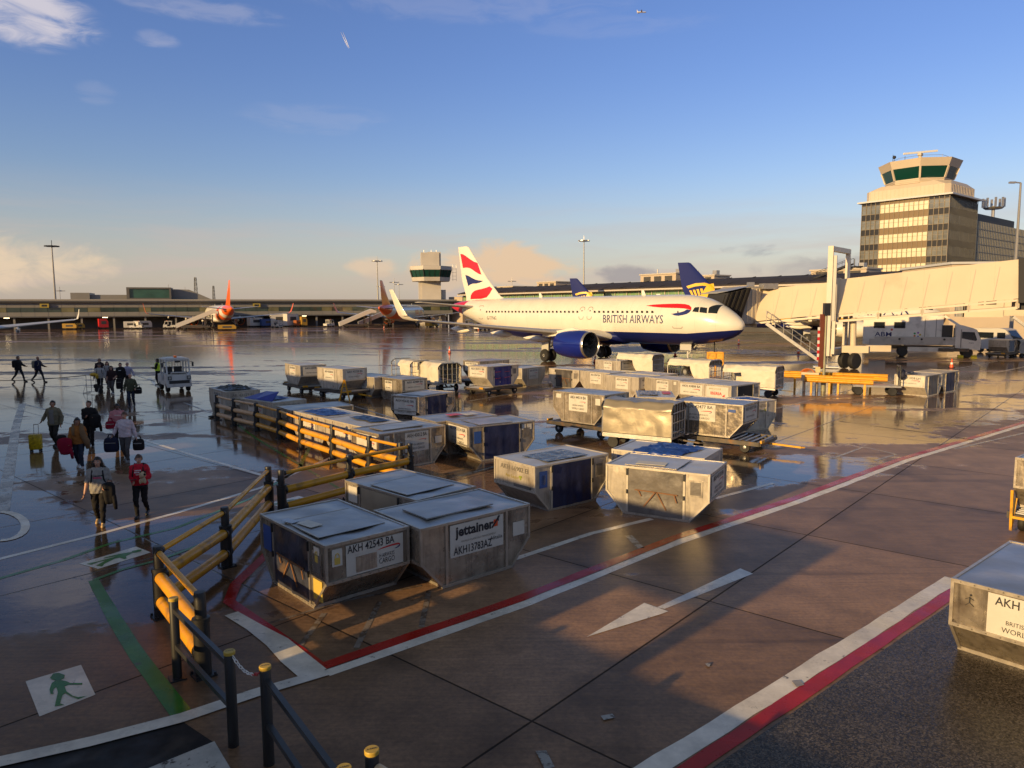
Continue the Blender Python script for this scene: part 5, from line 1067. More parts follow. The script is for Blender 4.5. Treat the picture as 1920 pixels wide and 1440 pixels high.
uld('cream container with navy door curtain and navy roof panel, numbered AKH 66902 EI', 1.00, 18.18, 38.8, shell='white', door=('curtain', NAVY(), None, BLUEP) if False else ('curtain', NAVY()), roof='window', plac=[('l', -.66, .66, .54, 1.10, 'AKH 66902 EI', 'ei')],
    extras=[('rect', 'f', -1.08, -.84, .60, 1.0, 'poster', BLUEP), ('rect', 'f', -1.02, -.90, .68, .90, 'poster_sheet', WH), ('rect', 'l', -.02, .62, .50, .62, 'grey_patch', GREYT())])
uld('silver container with grey curtain and strap V in front, right of the navy curtained one', 3.70, 17.18, -29.5, shell='white', door=('curtain', GREYT(), 'v'), roof='flap', plac=[('r', -.55, .6, .58, 1.05, 'AKH 43118 BA', 'ba')], extras=[('roofrect', -.25, -.35, .7, .35, 'roof_label', pm('pale_label', (.6, .55, .45), .5), 6)])
uld('pale container heaped with crumpled blue sheeting, behind the grey curtained one', 4.09, 18.96, -31.9, shell='white', plac=[('r', -.6, .6, .56, 1.06, 'AKH 62033 EI', 'ei')], tarps=[(-.55, .75, -.85, .55, .16, BLUET(), .25)], extras=[('rect', 'f', -1.08, -.80, .62, 1.0, 'poster', BLUEP), ('rect', 'f', -1.03, -.86, .70, .92, 'poster_sheet', WH)])
# row behind the long barrier, far to near
uld('pale container with dark cover at the far end of the barrier row', -13.11, 34.17, -51.5, shell='white', tarps=[(-1.0, 1.0, -.6, .6, .22, BLKT(), .1)], plac=[('r', -.6, .6, .56, 1.06, 'AK 43129 EI', 'ei'), ('f', -.6, .5, .5, 1.05, 'AKH 43551 BA', 'ba')])
uld('pale container with a stiff blue sheet standing up on its roof, AKH 66780 EI', -9.98, 30.16, -40, shell='white', plac=[('r', -.62, .62, .54, 1.08, 'AKH 66780 EI', 'ei'), ('f', -.6, .5, .45, 1.0, 'AKH 43020 BA', 'ba1')], tarps=[(-.9, .5, -.5, .5, .10, BLUET(), .15)], extras=[('sheet', [(-.15, -.72, 1.18), (.95, -.62, 1.16), (.95, -.30, 1.52), (-.20, -.15, 1.46)], pm('bright_blue_tarpaulin', (.012, .03, .30), .34, var=.25, vscale=3)), ('sheet', [(-1.0, -.70, 1.17), (-.15, -.72, 1.18), (-.20, -.15, 1.46)], pm('bright_blue_tarpaulin', (.012, .03, .30), .34))])
uld('grey roofed container with dark open doorway, third along the barrier row', -7.60, 27.88, 36, door=('open', DARKSLOT()), roof='plain')
uld('container under a flat bright blue sheet, fourth along the barrier row', -6.62, 26.05, -48.8, shell='white', tarps=[(-.8, .9, -.62, .35, .12, BLUET(), .1)], plac=[('f', -.6, .5, .5, 1.0, 'AKH 43390 BA', 'ba')])
uld('container with a dark blue strip of sheet on its roof, AKH 67101 EI', -5.00, 24.20, -48.4, shell='white', tarps=[(-.75, .8, -.1, .55, .10, pm('dull_blue_tarpaulin', (.015, .04, .13), .4, var=.3, vscale=3), .1)], plac=[('r', -.64, .64, .54, 1.08, 'AKH 67101 EI', 'ei'), ('f', -.6, .5, .5, 1.0, 'AKH 43395 BA', 'ba1')])
uld('silver container at the barrier corner numbered AKH 43012 BA', -3.58, 22.75, 42.7, roof='slab', plac=[('f', -.30, .58, .46, 1.07, 'AKH 43012 BA', 'ba'), ('l', -.5, .64, .5, 1.06, 'AKH 43012 BA', 'ba1')], extras=[('padlock', 'f', -.95), ('rect', 'f', .84, 1.1, .62, .84, 'notice', WH)])
uld('silver container with wide navy door curtain, numbered AKH 43114 BA', -.72, 23.92, 31.9, door=('curtain', NAVY()), roof='flap', plac=[('l', -.66, .64, .48, 1.08, 'AKH 43114 BA', 'ba')], extras=[('rect', 'f', -1.05, -.80, .60, .98, 'poster', BLUEP), ('rect', 'f', .74, .90, .88, 1.06, 'sticker', WH), ('rect', 'f', .95, 1.12, .88, 1.06, 'sticker', WH)])
uld('low seen container with a red square on its roof behind the navy curtained one', -1.98, 25.05, 36.8, roof='plain', extras=[('roofrect', .55, -.1, .5, .45, 'roof_label', WH), ('roofrect', .55, -.1, .36, .3, 'red_label', REDINK()) if False else ('roofrect', .02, .1, .45, .4, 'red_label', REDINK())])
uld('shabby grey container with creased navy door, numbered AKH 42635 BA', -3.90, 31.85, 56.6, door=('curtain', NAVY()), roof='flap', plac=[('l', -.62, .62, .36, 1.06, 'AKH 42635 BA', 'ba')])
# back row left: on dollies
uld('white container on a dolly, leftmost of the pair near the white tug', -12.19, 42.90, -53.3, .5, 'white', plac=[('r', -.6, .6, .56, 1.06, 'AKH 43766 BA', 'ba1'), ('f', -.5, .45, .45, 1.05, 'AKH 43766 BA', 'ba1')])
uld('white container on a dolly in front of the leftmost one, AKH 43328 BA', -9.41, 40.18, -42.9, .5, 'white', plac=[('r', -.6, .6, .56, 1.06, 'AKH 43328 BA', 'ba1'), ('f', -.55, .4, .45, 1.05, 'AKH 43328 BA', 'ba1')])
dolly('dolly carrying the leftmost white container', -12.19, 42.90, -53.3); dolly('dolly with yellow drawbar carrying the second white container', -9.41, 40.18, -42.9)
uld('white container on the ground between the second dolly and a grey container', -7.81, 40.75, -44, 0, 'white', plac=[('f', -.5, .5, .5, 1.05, 'AKE 21408 BA', 'ba1')])
uld('grey and white container numbered AKH 42989 BA, in front of an open cart', -5.96, 39.51, -50, plac=[('r', -.6, .6, .56, 1.06, 'AKH 42989 BA', 'ba1'), ('f', -.55, .2, .45, 1.0, 'AKH 42989 BA', 'ba1')], extras=[('rect', 'f', .3, .62, .1, 1.05, 'pale_panel', ALUW())])
cart('open baggage cart with its canvas flap thrown up, behind the grey container', -6.3, 45.6, -58, cov=(.35, 1.0), side=(.45, 1.0), gather=True)
cart('cream canvas baggage cart right of the cart with the raised flap', -4.35, 43.7, -60, cov=(0, 1), side=(0, 1))
uld('grey container on a dolly half hidden behind the blue curtained one', -1.60, 45.6, 43, .5, 'alu', plac=[('l', -.6, .6, .56, 1.06, 'AKH 42110 BA', 'ba1')])
dolly('dolly partly hidden behind the blue curtained container', -1.60, 45.6, 43)
uld('white container with bright blue strapped curtain standing on a dolly', -1.05, 41.46, 45.1, .5, 'white', door=('curtain', pm('royal_curtain', (.012, .018, .17), .5, var=.25, vscale=3, bump=.02, bscale=5), 'r'), plac=[('l', -.66, .66, .56, 1.07, 'AKH 43711 BA', 'ba1')])
dolly('dolly under the white container with the bright blue curtain', -1.05, 41.46, 45.1)
uld('tan lit container on the ground right of the blue curtained one', .75, 46.30, 52.6, shell='white', plac=[('f', -.5, .5, .42, 1.06, 'AKH 43102 BA', 'ba1')])
# middle cluster
uld('container with dark grey curtain, leftmost of the sunlit middle cluster', 3.73, 44.86, -45.7, shell='white', door=('curtain', pm('dark_grey_curtain', (.07, .06, .055), .5, var=.35, vscale=3, bump=.02, bscale=5), 'v'))
uld('cream container with a shadow across its placard, second in the middle cluster', 5.45, 42.85, -52, shell='white', plac=[('f', -.4, .5, .45, 1.06, 'AKH 43267 BA', 'ba1')])
uld('brightly sunlit cream container, third in the front line of the middle cluster', 6.56, 40.13, -49.9, shell='white', plac=[('f', -.4, .5, .45, 1.06, 'AKH 43760 BA', 'ba1'), ('r', -.6, .6, .56, 1.06, 'AKH 43760 BA', 'ba1')])
uld('container whose lit roof shows behind the brightest cream one', 7.95, 41.35, -50, shell='white', plac=[('r', -.6, .6, .56, 1.06, 'AKH 43715 BA', 'ba1')])
uld('cream container standing farthest back in the cluster, below the engines', 7.43, 52.14, -52, shell='white', plac=[('f', -.4, .4, .42, 1.06, 'AKH 44117 BA', 'ba1'), ('r', -.6, .6, .56, 1.06, 'AKH 44117 BA', 'ba1')])
uld('sunlit container numbered AKH 43161 BA, left of the IBERIA one', 8.50, 38.45, -54.8, shell='white', plac=[('f', -.4, .45, .42, 1.06, 'AKH 43161 BA', 'ba')], extras=[('rect', 'f', .8, .98, .9, 1.06, 'sticker', WH)])
uld('container squeezed behind the IBERIA one with part of a white placard showing', 9.85, 36.80, 40, shell='white', plac=[('l', -.66, .66, .5, 1.06, 'AKH 43808 BA', 'ba1')])
uld('cream container with red IBERIA lettering and dark open doorway', 10.82, 35.66, 40, shell='white', door=('open', DARKSLOT()), plac=[('l', -.62, .62, .48, 1.06, 'AKH 67210 IB', 'ib')])
uld('small looking container end numbered AKH 67144 EI with red and navy roof labels', 6.17, 31.26, -97.9, shell='white', plac=[('r', -.66, .66, .5, 1.06, 'AKH 67144 EI', 'ei')], extras=[('roofrect', -.2, -.28, 1.6, .8, 'roof_curtain', BLKT()), ('roofrect', -.3, .5, .9, .34, 'red_label', REDINK())])
uld('grey container on a dolly numbered AKH 44514 BA, left of the plain baggage cart', 3.04, 27.98, -43.8, .5, 'alu', plac=[('f', -.45, .45, .45, 1.08, 'AKH 44514 BA', 'ba'), ('r', -.6, .6, .66, 1.08, 'AKH 44514 BA', 'ba1')], extras=[('rect', 'f', -1.08, -.82, .9, 1.06, 'sticker', WH), ('rect', 'f', .82, 1.05, .76, 1.0, 'notice', WH)])
dolly('dark dolly under the grey container left of the plain baggage cart', 3.04, 27.98, -43.8)
cart('plain grey brown baggage cart with closed sides in the centre of the yard', 4.57, 25.10, -31.5, L=2.5, Wd=1.30, H=1.66, mt=pm('dun_sheeting', (.33, .28, .20), .42, .35, var=.2, vscale=1.5, bump=.02, bscale=2.2, rvar=.1))
uld('large grey container on a flat trailer numbered AKH 42477 BA', 7.20, 25.45, -37.6, .45, 'alu', plac=[('f', -.95, .28, .50, 1.08, 'AKH 42477 BA', 'ba'), ('r', -.6, .6, .56, 1.06, 'AKH 42477 BA', 'ba1')], extras=[('rect', 'f', .72, .98, .88, .98, 'notice', BLUEP)])
dolly('flat trailer with raised pale drawbar under the large grey container', 7.35, 25.35, -37.6, 3.3, 1.7, True, .42)
uld('cream container with blue sheeted roof numbered AKH 67100 EI, right of the large grey one', 9.18, 29.12, 31.8, shell='white', plac=[('f', -.2, .95, .54, 1.08, 'AKH 67100 EI', 'ei')], tarps=[(-.9, .8, -.4, .4, .08, BLUET(), .1)])
cart('baggage cart with a slumped cream cover, farthest of the covered carts below the jet', 8.9, 50.6, -42, cov=(.0, 1.0), side=(.45, 1))
cart('baggage cart with dark opening behind the sunlit containers', 11.3, 45.0, -45, cov=(0, 1), side=(.55, 1), back=False)
cart('cream baggage cart at the right end of the cluster, near the yellow beam', 13.3, 40.1, -36, cov=(0, 1), side=(.36, 1), back=True)
# right-hand edge
uld('gold lit container cut off by the right edge, starting AKH 432', 7.45, 9.84, 40.3, shell='alu', plac=[('l', -.34, .70, .545, 1.09, 'AKH 43275 BA', 'ba')], extras=[('runner', 'l', -.55)], seed=5)
uld('container on a yellow dolly behind the gold lit one, only its left corner in frame', 12.15, 15.45, 40.3, .5, 'alu', extras=[('runner', 'l', -.45)])
d = dolly('yellow sided dolly at the right edge of the frame', 12.15, 15.45, 40.3, 2.5)
m = MB()
for s in (-1, 1): m.bar((-1.36, s*.75, .10), (-1.42, s*.75, .98), .05); m.bar((-1.36, s*.75, .12), (-1.10, s*.75, .75), .045)
m.bar((-1.40, -.75, .40), (-1.40, .75, .40), .05); m.build('end_gate', YEL(), d)
m = MB(); m.box((-1.44, .4, .33), (.02, .16, .10)); m.build('warning_sign', REDINK(), d)
# by the yellow crash barrier
uld('container with weathered red lettered placard beside the yellow crash barrier', 22.60, 40.32, 40.8, shell='white', door=('curtain', GREYT()), plac=[('l', -.68, .66, .54, 1.07, 'AKH 71938 LH', 'ba1')], tarps=[(-.8, .1, -.1, .5, .14, BLKT(), .1)])
uld('rounded grey container tucked behind the weathered one, by the traffic cone', 24.55, 42.0, 40, door=('curtain', NAVY()))
# ---------------- barriers ----------------
BP = pm('black_post', (.022, .021, .020), .45, var=.3, vscale=3); YR = pm('yellow_rail', (.72, .33, .012), .40, var=.16, vscale=2.2, dirt=(.22, .12, .035), dscale=3.2, rvar=.10, bump=.006, bscale=9)
YR2 = pm('buff_rail', (.68, .42, .20), .42, var=.12, vscale=2.2, dirt=(.33, .18, .07), dscale=2.0)
def thick_post(p, t):
    o = MB().lathe([(.085, .012), (.105, .02), (.105, .74), (.115, .745), (.115, .80), (.10, .805), (.075, .81), (.075, 1.14), (.068, 1.155), (.005, 1.157)], Matrix.Translation(p), 18).build('post', BP, t, smooth=35)
    m = MB(); m.box((p.x, p.y, .012), (.27, .27, .024), .74)
    for a in (0, 1, 2, 3): q = .74+a*math.pi/2+.785; m.tube([(p.x+.16*math.cos(q), p.y+.16*math.sin(q), .02), (p.x+.16*math.cos(q), p.y+.16*math.sin(q), .055)], .018, 8)
    m.build('base_plate', BLK(), o)
def barrier(lab, pts, mats, zs=((1.06, .045), (.66, .092), (.27, .092)), first=True):
    t = thing('crash_barrier', lab, 'barrier', (0, 0, 0), 0, 'yellow crash barriers along the walkway')
    for p in pts: thick_post(p, t)
    for i, (a, b) in enumerate(zip(pts, pts[1:])):
        d = (b-a).normalized()
        for z, r in zs:
            q0, q1 = a+d*.08+UPV*z, b-d*.08+UPV*z
            MB().tube([q0, q0+d*.03, q1-d*.03, q1], [r*.93, r, r, r*.93], 18).build('rail', mats[i % len(mats)], t, smooth=50)
            m = MB(); m.tube([q0-d*.02, q0+d*.03], r+.014, 14); m.tube([q1-d*.03, q1+d*.02], r+.014, 14); m.build('rail_collar', BP, t)
runA = [G(*p) for p in ((408, 788), (440, 798), (482, 808), (525, 823), (566, 842), (625, 863), (694, 890), (752, 906))]
barrier('long yellow barrier with thin top rail in front of the row of containers', runA, [YR2, YR2, YR, YR, YR, YR, YR])
c0 = runA[-1] + Vector((.28, -.1, 0))
barrier('short yellow barrier running from the long one toward the gap by the containers', [c0, G(656, 936), G(530, 972)], [YR, YR])
barrier('nearest yellow barrier, bending round the corner by the walkway', [G(506, 964), G(426, 1062), G(303, 1156), G(382, 1266)], [YR, YR, YR])
def rail_run(lab, pts, base_hidden=False):
    t = thing('black_handrail', lab, 'handrail', (0, 0, 0), 0, 'black handrails beside the walkway')
    for i, p in enumerate(pts):
        o = MB().lathe([(.058, 0), (.058, 1.085), (.052, 1.095)], Matrix.Translation(p), 18).build('post', BP, t, smooth=35)
        cap = MB().lathe([(.061, 1.07), (.063, 1.10), (.058, 1.108), (.002, 1.109)], Matrix.Translation(p), 18).build('post_cap', pm('yellow_cap', (.55, .36, .05), .45, var=.2, vscale=8), t, smooth=35)
        m = MB(); r = Vector((.93, .36, 0)); text_on(m, 'A-SAFE', p+UPV*1.1115, r, Vector((-.36, .93, 0)), Vector((0, 0, 0)), .03, 'CENTER', .085, bold=.02); m.build('lettering', INK(), cap)
        if i == 0 and not base_hidden: m = MB(); m.box((p.x, p.y, .01), (.2, .2, .02), .6); m.build('base_plate', BLK(), o)
    for a, b in zip(pts, pts[1:]):
        d = (b-a).normalized()
        for z in (.95, .46):
            MB().bar(a+d*.05+UPV*z, b-d*.05+UPV*z, .055, .062).build('rail', pm('dark_rail', (.035, .035, .037), .38, var=.2, vscale=4), t)
pA, pB, pC, pD, pE = G(333, 1272), G(438, 1398), G(497, 1249, 1.1), G(645, 1440, 1.1), G(697, 1406, 1.1)
for q in (pC, pD, pE): q.z = 0
rail_run('black handrail from the yellow barrier to the chained gap', [pA, pB]); rail_run('black handrail leading out of the bottom edge beyond the chain', [pC, pD], True)
def one_post():
    t = thing('black_handrail', 'short black post with pale rail at the very bottom edge', 'handrail', (0, 0, 0), 0, 'black handrails beside the walkway'); p = pE
    MB().lathe([(.06, 0), (.06, 1.085), (.054, 1.095)], Matrix.Translation(p), 18).build('post', BP, t, smooth=35)
    cap = MB().lathe([(.063, 1.07), (.065, 1.10), (.06, 1.108), (.002, 1.109)], Matrix.Translation(p), 18).build('post_cap', MATS['yellow_cap'], t, smooth=35)
    m = MB(); text_on(m, 'A-SAFE', p+UPV*1.1115, Vector((.93, .36, 0)), Vector((-.36, .93, 0)), Vector((0, 0, 0)), .03, 'CENTER', .09, bold=.02); m.build('lettering', INK(), cap)
    q = p + Vector((1.1, -.9, 0)); MB().tube([p+UPV*.95+(q-p)*.05, q+UPV*.95], .05, 16).build('rail', pm('cream_rail', (.60, .45, .28), .42, var=.1, vscale=3), t, smooth=50); MB().lathe([(.06, 0), (.06, 1.09), (.002, 1.1)], Matrix.Translation(q), 18).build('post', BP, t, smooth=35)
one_post()
def chain():
    a, b = pB+UPV*1.06+(pC-pB).normalized()*.06, pC+UPV*1.02-(pC-pB).normalized()*.06; wr = (WPAINT(), pm('chain_red', (.55, .03, .03), .4)); t = thing('barrier_chain', 'white and red plastic chain sagging between two black posts', 'chain', (0, 0, 0)); n = 13; L_ = (b-a).length
    P = [a.lerp(b, i/n) - UPV*(.10*4*(i/n)*(1-i/n)) for i in range(n+1)]
    for i in range(n):
        c = (P[i]+P[i+1])/2; d = (P[i+1]-P[i]); l = d.length*.66; d.normalize(); s = d.cross(UPV).normalized(); w = s if i % 2 else d.cross(s); pts = []
        for k in range(13): q = 2*math.pi*k/12; pts.append(c + d*(l*math.cos(q)) + w*(.016*math.sin(q)))
        MB().tube(pts, .0055, 6).build('link', wr[1] if i > 8 else wr[0], t)
chain()

# ---------------- passenger bridge ----------------
def skew(mb, A, B, w, za0, za1, zb0, zb1, mi=0):
    d = (B-A); d.z = 0; d.normalize(); n = Vector((-d.y, d.x, 0))*w/2
    P = [Vector((q.x, q.y, z)) for q, zs in ((A, (za0, za1)), (B, (zb0, zb1))) for z in zs for q in (q-n, q+n)]
    mb.add(P, [(0, 1, 3, 2), (4, 6, 7, 5), (0, 4, 5, 1), (2, 3, 7, 6), (0, 2, 6, 4), (1, 5, 7, 3)], mi)
def bridge():
    t = thing('passenger_bridge', 'long cream passenger bridge sloping up to the right from the white jet', 'passenger bridge', (0, 0, 0))
    cr = pm('bridge_cream', (.63, .53, .38), .42, var=.05, vscale=.5, dirt=(.50, .40, .28), dscale=.35); gr = pm('bridge_grey', (.34, .33, .31), .45, .2); dk = pm('bellows_black', (.03, .029, .03), .7)
    A, M1, M2, B = Vector((20.9, 61.8, 0)), Vector((25.7, 58.8, 0)), Vector((26.1, 58.5, 0)), Vector((36.3, 52.8, 0)); d1 = (M1-A).normalized(); d2 = (B-M2).normalized(); n2 = Vector((d2.y, -d2.x, 0))
    sm_ = pm('seam_tan', (.52, .42, .31), .5); m = MB(); skew(m, A, M1, 2.5, 3.7, 6.36, 4.30, 6.85)
    for i in range(1, 4): q = A+(M1-A)*(i/4); z = .55*i/4; nn = Vector((d1.y, -d1.x, 0)); c = q+nn*1.252; m.box((c.x, c.y, 5.03+z), (.016, .012, 2.5), math.atan2(d1.y, d1.x), 1)
    m.build('inner_tunnel', [cr, sm_], t)
    m = MB(); skew(m, M2, B, 3.0, 4.25, 7.05, 5.40, 8.20); skew(m, M2-d2*.25, M2, 3.2, 4.15, 7.15, 4.17, 7.17); 
    for i in range(1, 8): q = M2+(B-M2)*(i/8); z = 1.15*i/8; c = q+n2*1.502; m.box((c.x, c.y, 5.65+z), (.016, .012, 2.7), math.atan2(d2.y, d2.x), 1)
    m.build('outer_tunnel', [cr, sm_], t)
    m = MB()
    for sg in (1, -1):
        k = n2*1.35*sg; m.bar(M2+k+UPV*3.75, B+k+UPV*4.75, .12, .18); m.bar(M2+k+UPV*4.15, B+k+UPV*5.28, .16, .16)
        for i in range(5): q = M2+(B-M2)*(i/4); z = i/4; m.bar(q+k+UPV*(3.72+z), q+k+UPV*(4.2+1.12*z), .16, .16)
    m.build('underframe', pm('bridge_cream_frame', (.60, .52, .40), .45), t)
    m = MB(); k = Vector((d1.y, -d1.x, 0))
    for sg in (1, -1): m.bar(A+k*1.2*sg+UPV*3.55, M1+k*1.2*sg+UPV*4.12, .12, .16)
    for q in (.25, .75): c = A+(M1-A)*q; m.box((c.x, c.y, 3.5+q*.55), (.25, 2.2, .4), math.atan2(d1.y, d1.x))
    m.build('inner_underframe', pm('bridge_cream_frame', (.60, .52, .40), .45), t)
    # cab and hood
    C0 = Vector((19.6, 62.6, 0)); m = MB(); m.lathe([(1.75, 3.5), (1.75, 6.45), (1.5, 6.6), (.05, 6.65)], Matrix.Translation(C0), 28); m.lathe([(1.3, 3.2), (1.3, 3.5)], Matrix.Translation(C0), 20)
    m.build('rotating_cab', pm('cab_slats', (.42, .37, .30), .45, .2, var=.05, vscale=1), t)
    m = MB()
    for i in range(28): a = 2*math.pi*i/28; m.box((C0.x+1.76*math.cos(a), C0.y+1.76*math.sin(a), 5), (.05, .10, 2.8), a)
    m.build('cab_ribs', cr, t)
    m = MB(); H0, H1 = Vector((18.6, 62.5, 0)), Vector((16.55, 61.95, 0))
    n = 9
    for i in range(n): a, b = H0+(H1-H0)*(i/n), H0+(H1-H0)*((i+.72)/n); g = 1.42+.04*(i % 2); skew(m, a, b, 2*g+.3, 3.45, 6.45-.05*i, 3.45, 6.42-.05*i)
    skew(m, H0, H1, 2.7, 3.4, 6.2, 3.4, 5.85); m.build('hood_bellows', dk, t)
    m = MB(); skew(m, H0, H1+(H1-H0)*.05, 3.3, 6.40, 6.6, 6.0, 6.15); m.build('hood_roof', gr, t)
    m = MB(); m.box((A.x+.5, A.y-.6, 6.6), (1.3, .8, .45), .2); m.box((A.x-.9, A.y-.3, 6.75), (.5, .5, .4)); m.build('roof_unit', STEEL(), t)
    # lifting column
    N1 = Vector((24.75, 57.15, 0)); N2 = Vector((27.55, 60.35, 0)); ang = math.atan2(d2.y, d2.x); l = t
    m = MB()
    for p, w in ((N1, .38), (N2, .34)): m.box((p.x, p.y, 5.3), (w, .5, 8.5), ang); m.box((p.x+.40*d2.x, p.y+.40*d2.y, 3.9), (.24, .36, 5.4), ang)
    m.bar(N1+UPV*9.35, N2+UPV*9.35, .42, .36); m.build('lift_column', pm('column_cream', (.58, .52, .43), .4, var=.06, vscale=1), l)
    m = MB(); m.box((N1.x+.30*d2.x, N1.y+.30*d2.y-.1, 6.3), (.22, .4, 5.0), ang); m.build('column_sleeve', gr, l)
    m = MB(); mid = (N1+N2)/2; m.bar(N1+UPV*1.3, N2+UPV*1.3, .7, .55); m.box((mid.x+.9, mid.y-1.3, 1.55), (1.9, .7, .55), ang+.15); m.box((mid.x+2.6, mid.y-1.6, 1.62), (1.7, .6, .48), ang+.3); m.build('bogie_beam', cr, l)
    m = MB(); m.tube([(mid.x+.75, mid.y-1.3, 1.8), (mid.x+.75, mid.y-1.2, 4.0)], .22, 12); m.build('support_leg', cr, l)
    for off in (-.1, 1.0):
        c = Vector((26.85, 57.15, .64)) + Vector((-.35, .8, 0))*off; Y = Matrix.Translation(c) @ Matrix.Rotation(R(28), 4, 'Z') @ Matrix(((1, 0, 0, 0), (0, 0, 1, 0), (0, 1, 0, 0), (0, 0, 0, 1)))
        w = MB().lathe([(.3, -.22), (.56, -.2), (.63, -.13), (.64, 0), (.63, .13), (.56, .2), (.3, .22)], Y, 28).build('wheel', RUB(), l, smooth=40); MB().lathe([(.02, -.2), (.31, -.18), (.31, .18), (.02, .2)], Y, 18).build('wheel_rim', STEEL(), l)
    # steps
    s = thing('bridge_stair', 'steep galvanised service stair from the bridge cab down to the apron', 'stair', (0, 0, 0))
    a, b = Vector((20.9, 60.0, 3.55)), Vector((25.3, 58.3, .12)); dd = (b-a); w = Vector((dd.y, -dd.x, 0)).normalized()*.48; n = 17
    m = MB()
    for sg in (-1, 1): m.bar(a+w*sg, b+w*sg, .07, .24)
    m.build('stringer', STEEL(), s); m = MB()
    for i in range(1, n): q = a+dd*(i/n); m.box((q.x, q.y, q.z), (.26, .9, .04), math.atan2(dd.y, dd.x))
    m.build('treads', STEEL(), s); m = MB()
    for sg in (-1, 1):
        for hh in (1.0, .55): m.tube([a+w*sg+UPV*hh, b+w*sg+UPV*hh], .024, 8)
        for i in range(8): q = a+dd*(i/7.)+w*sg; m.tube([q, q+UPV*1.0], .022, 8)
    m.build('handrail', STEEL(), s); MB().box((b.x-.1, b.y, .10), (1.9, 1.2, .08), math.atan2(dd.y, dd.x)).build('foot_frame', WPAINT(), s)
    # next fixed part at the right frame edge
    f = thing('fixed_walkway', 'cream fixed walkway joining the bridge at the right edge of the frame', 'walkway', (0, 0, 0)); E0, E1 = B+d2*.5, B+d2*12
    m = MB(); skew(m, E0, E1, 3.0, 5.2, 8.1, 5.3, 8.2); m.build('tunnel', cr, f)
    m = MB(); skew(m, B+d2*.02, E0-d2*.02, 3.3, 5.1, 8.3, 5.1, 8.3); m.box((B.x+.4, B.y-.6, 4.9), (1.2, 1.0, .6), ang); m.build('joint_bellows', dk, f)
    m = MB(); q = B+d2*4; m.tube([(q.x, q.y, 0), (q.x, q.y, 5.2)], .4, 16); m.build('pier_column', cr, f)
    # second bridge end seen under the first
    g = thing('far_bridge_end', 'squared cream bridge cab with small dark window seen under the long tunnel', 'passenger bridge', (49.5, 77, 0), R(-28))
    m = MB(); m.box((0, 0, 5.0), (3.4, 3.0, 2.5)); m.box((5.5, 0, 5.1), (8, 2.6, 2.4)); m.build('cab_box', cr, g); MB().box((-.3, -1.52, 5.4), (.5, .05, .8)).build('window', GLASS(), g); MB().box((.6, -1.52, 5.4), (.9, .05, .7)).build('window', GLASS(), g)
    m = MB()
    for i in range(5): m.box((-1.9-i*.12, 0, 5.0), (.08, 2.9+.1*(i % 2), 2.4))
    m.build('hood_bellows', gr, g); m = MB(); m.bar((2.6, -1.2, 3.8), (6.8, -1.2, .2), .12, .25); m.bar((2.6, -.4, 3.8), (6.8, -.4, .2), .12, .25); m.tube([(2.6, -1.25, 4.8), (6.8, -1.25, 1.2)], .04, 6); m.box((4.6, .4, 2.0), (.9, .9, 4.0)); m.build('service_stair', STEEL(), g)
bridge()

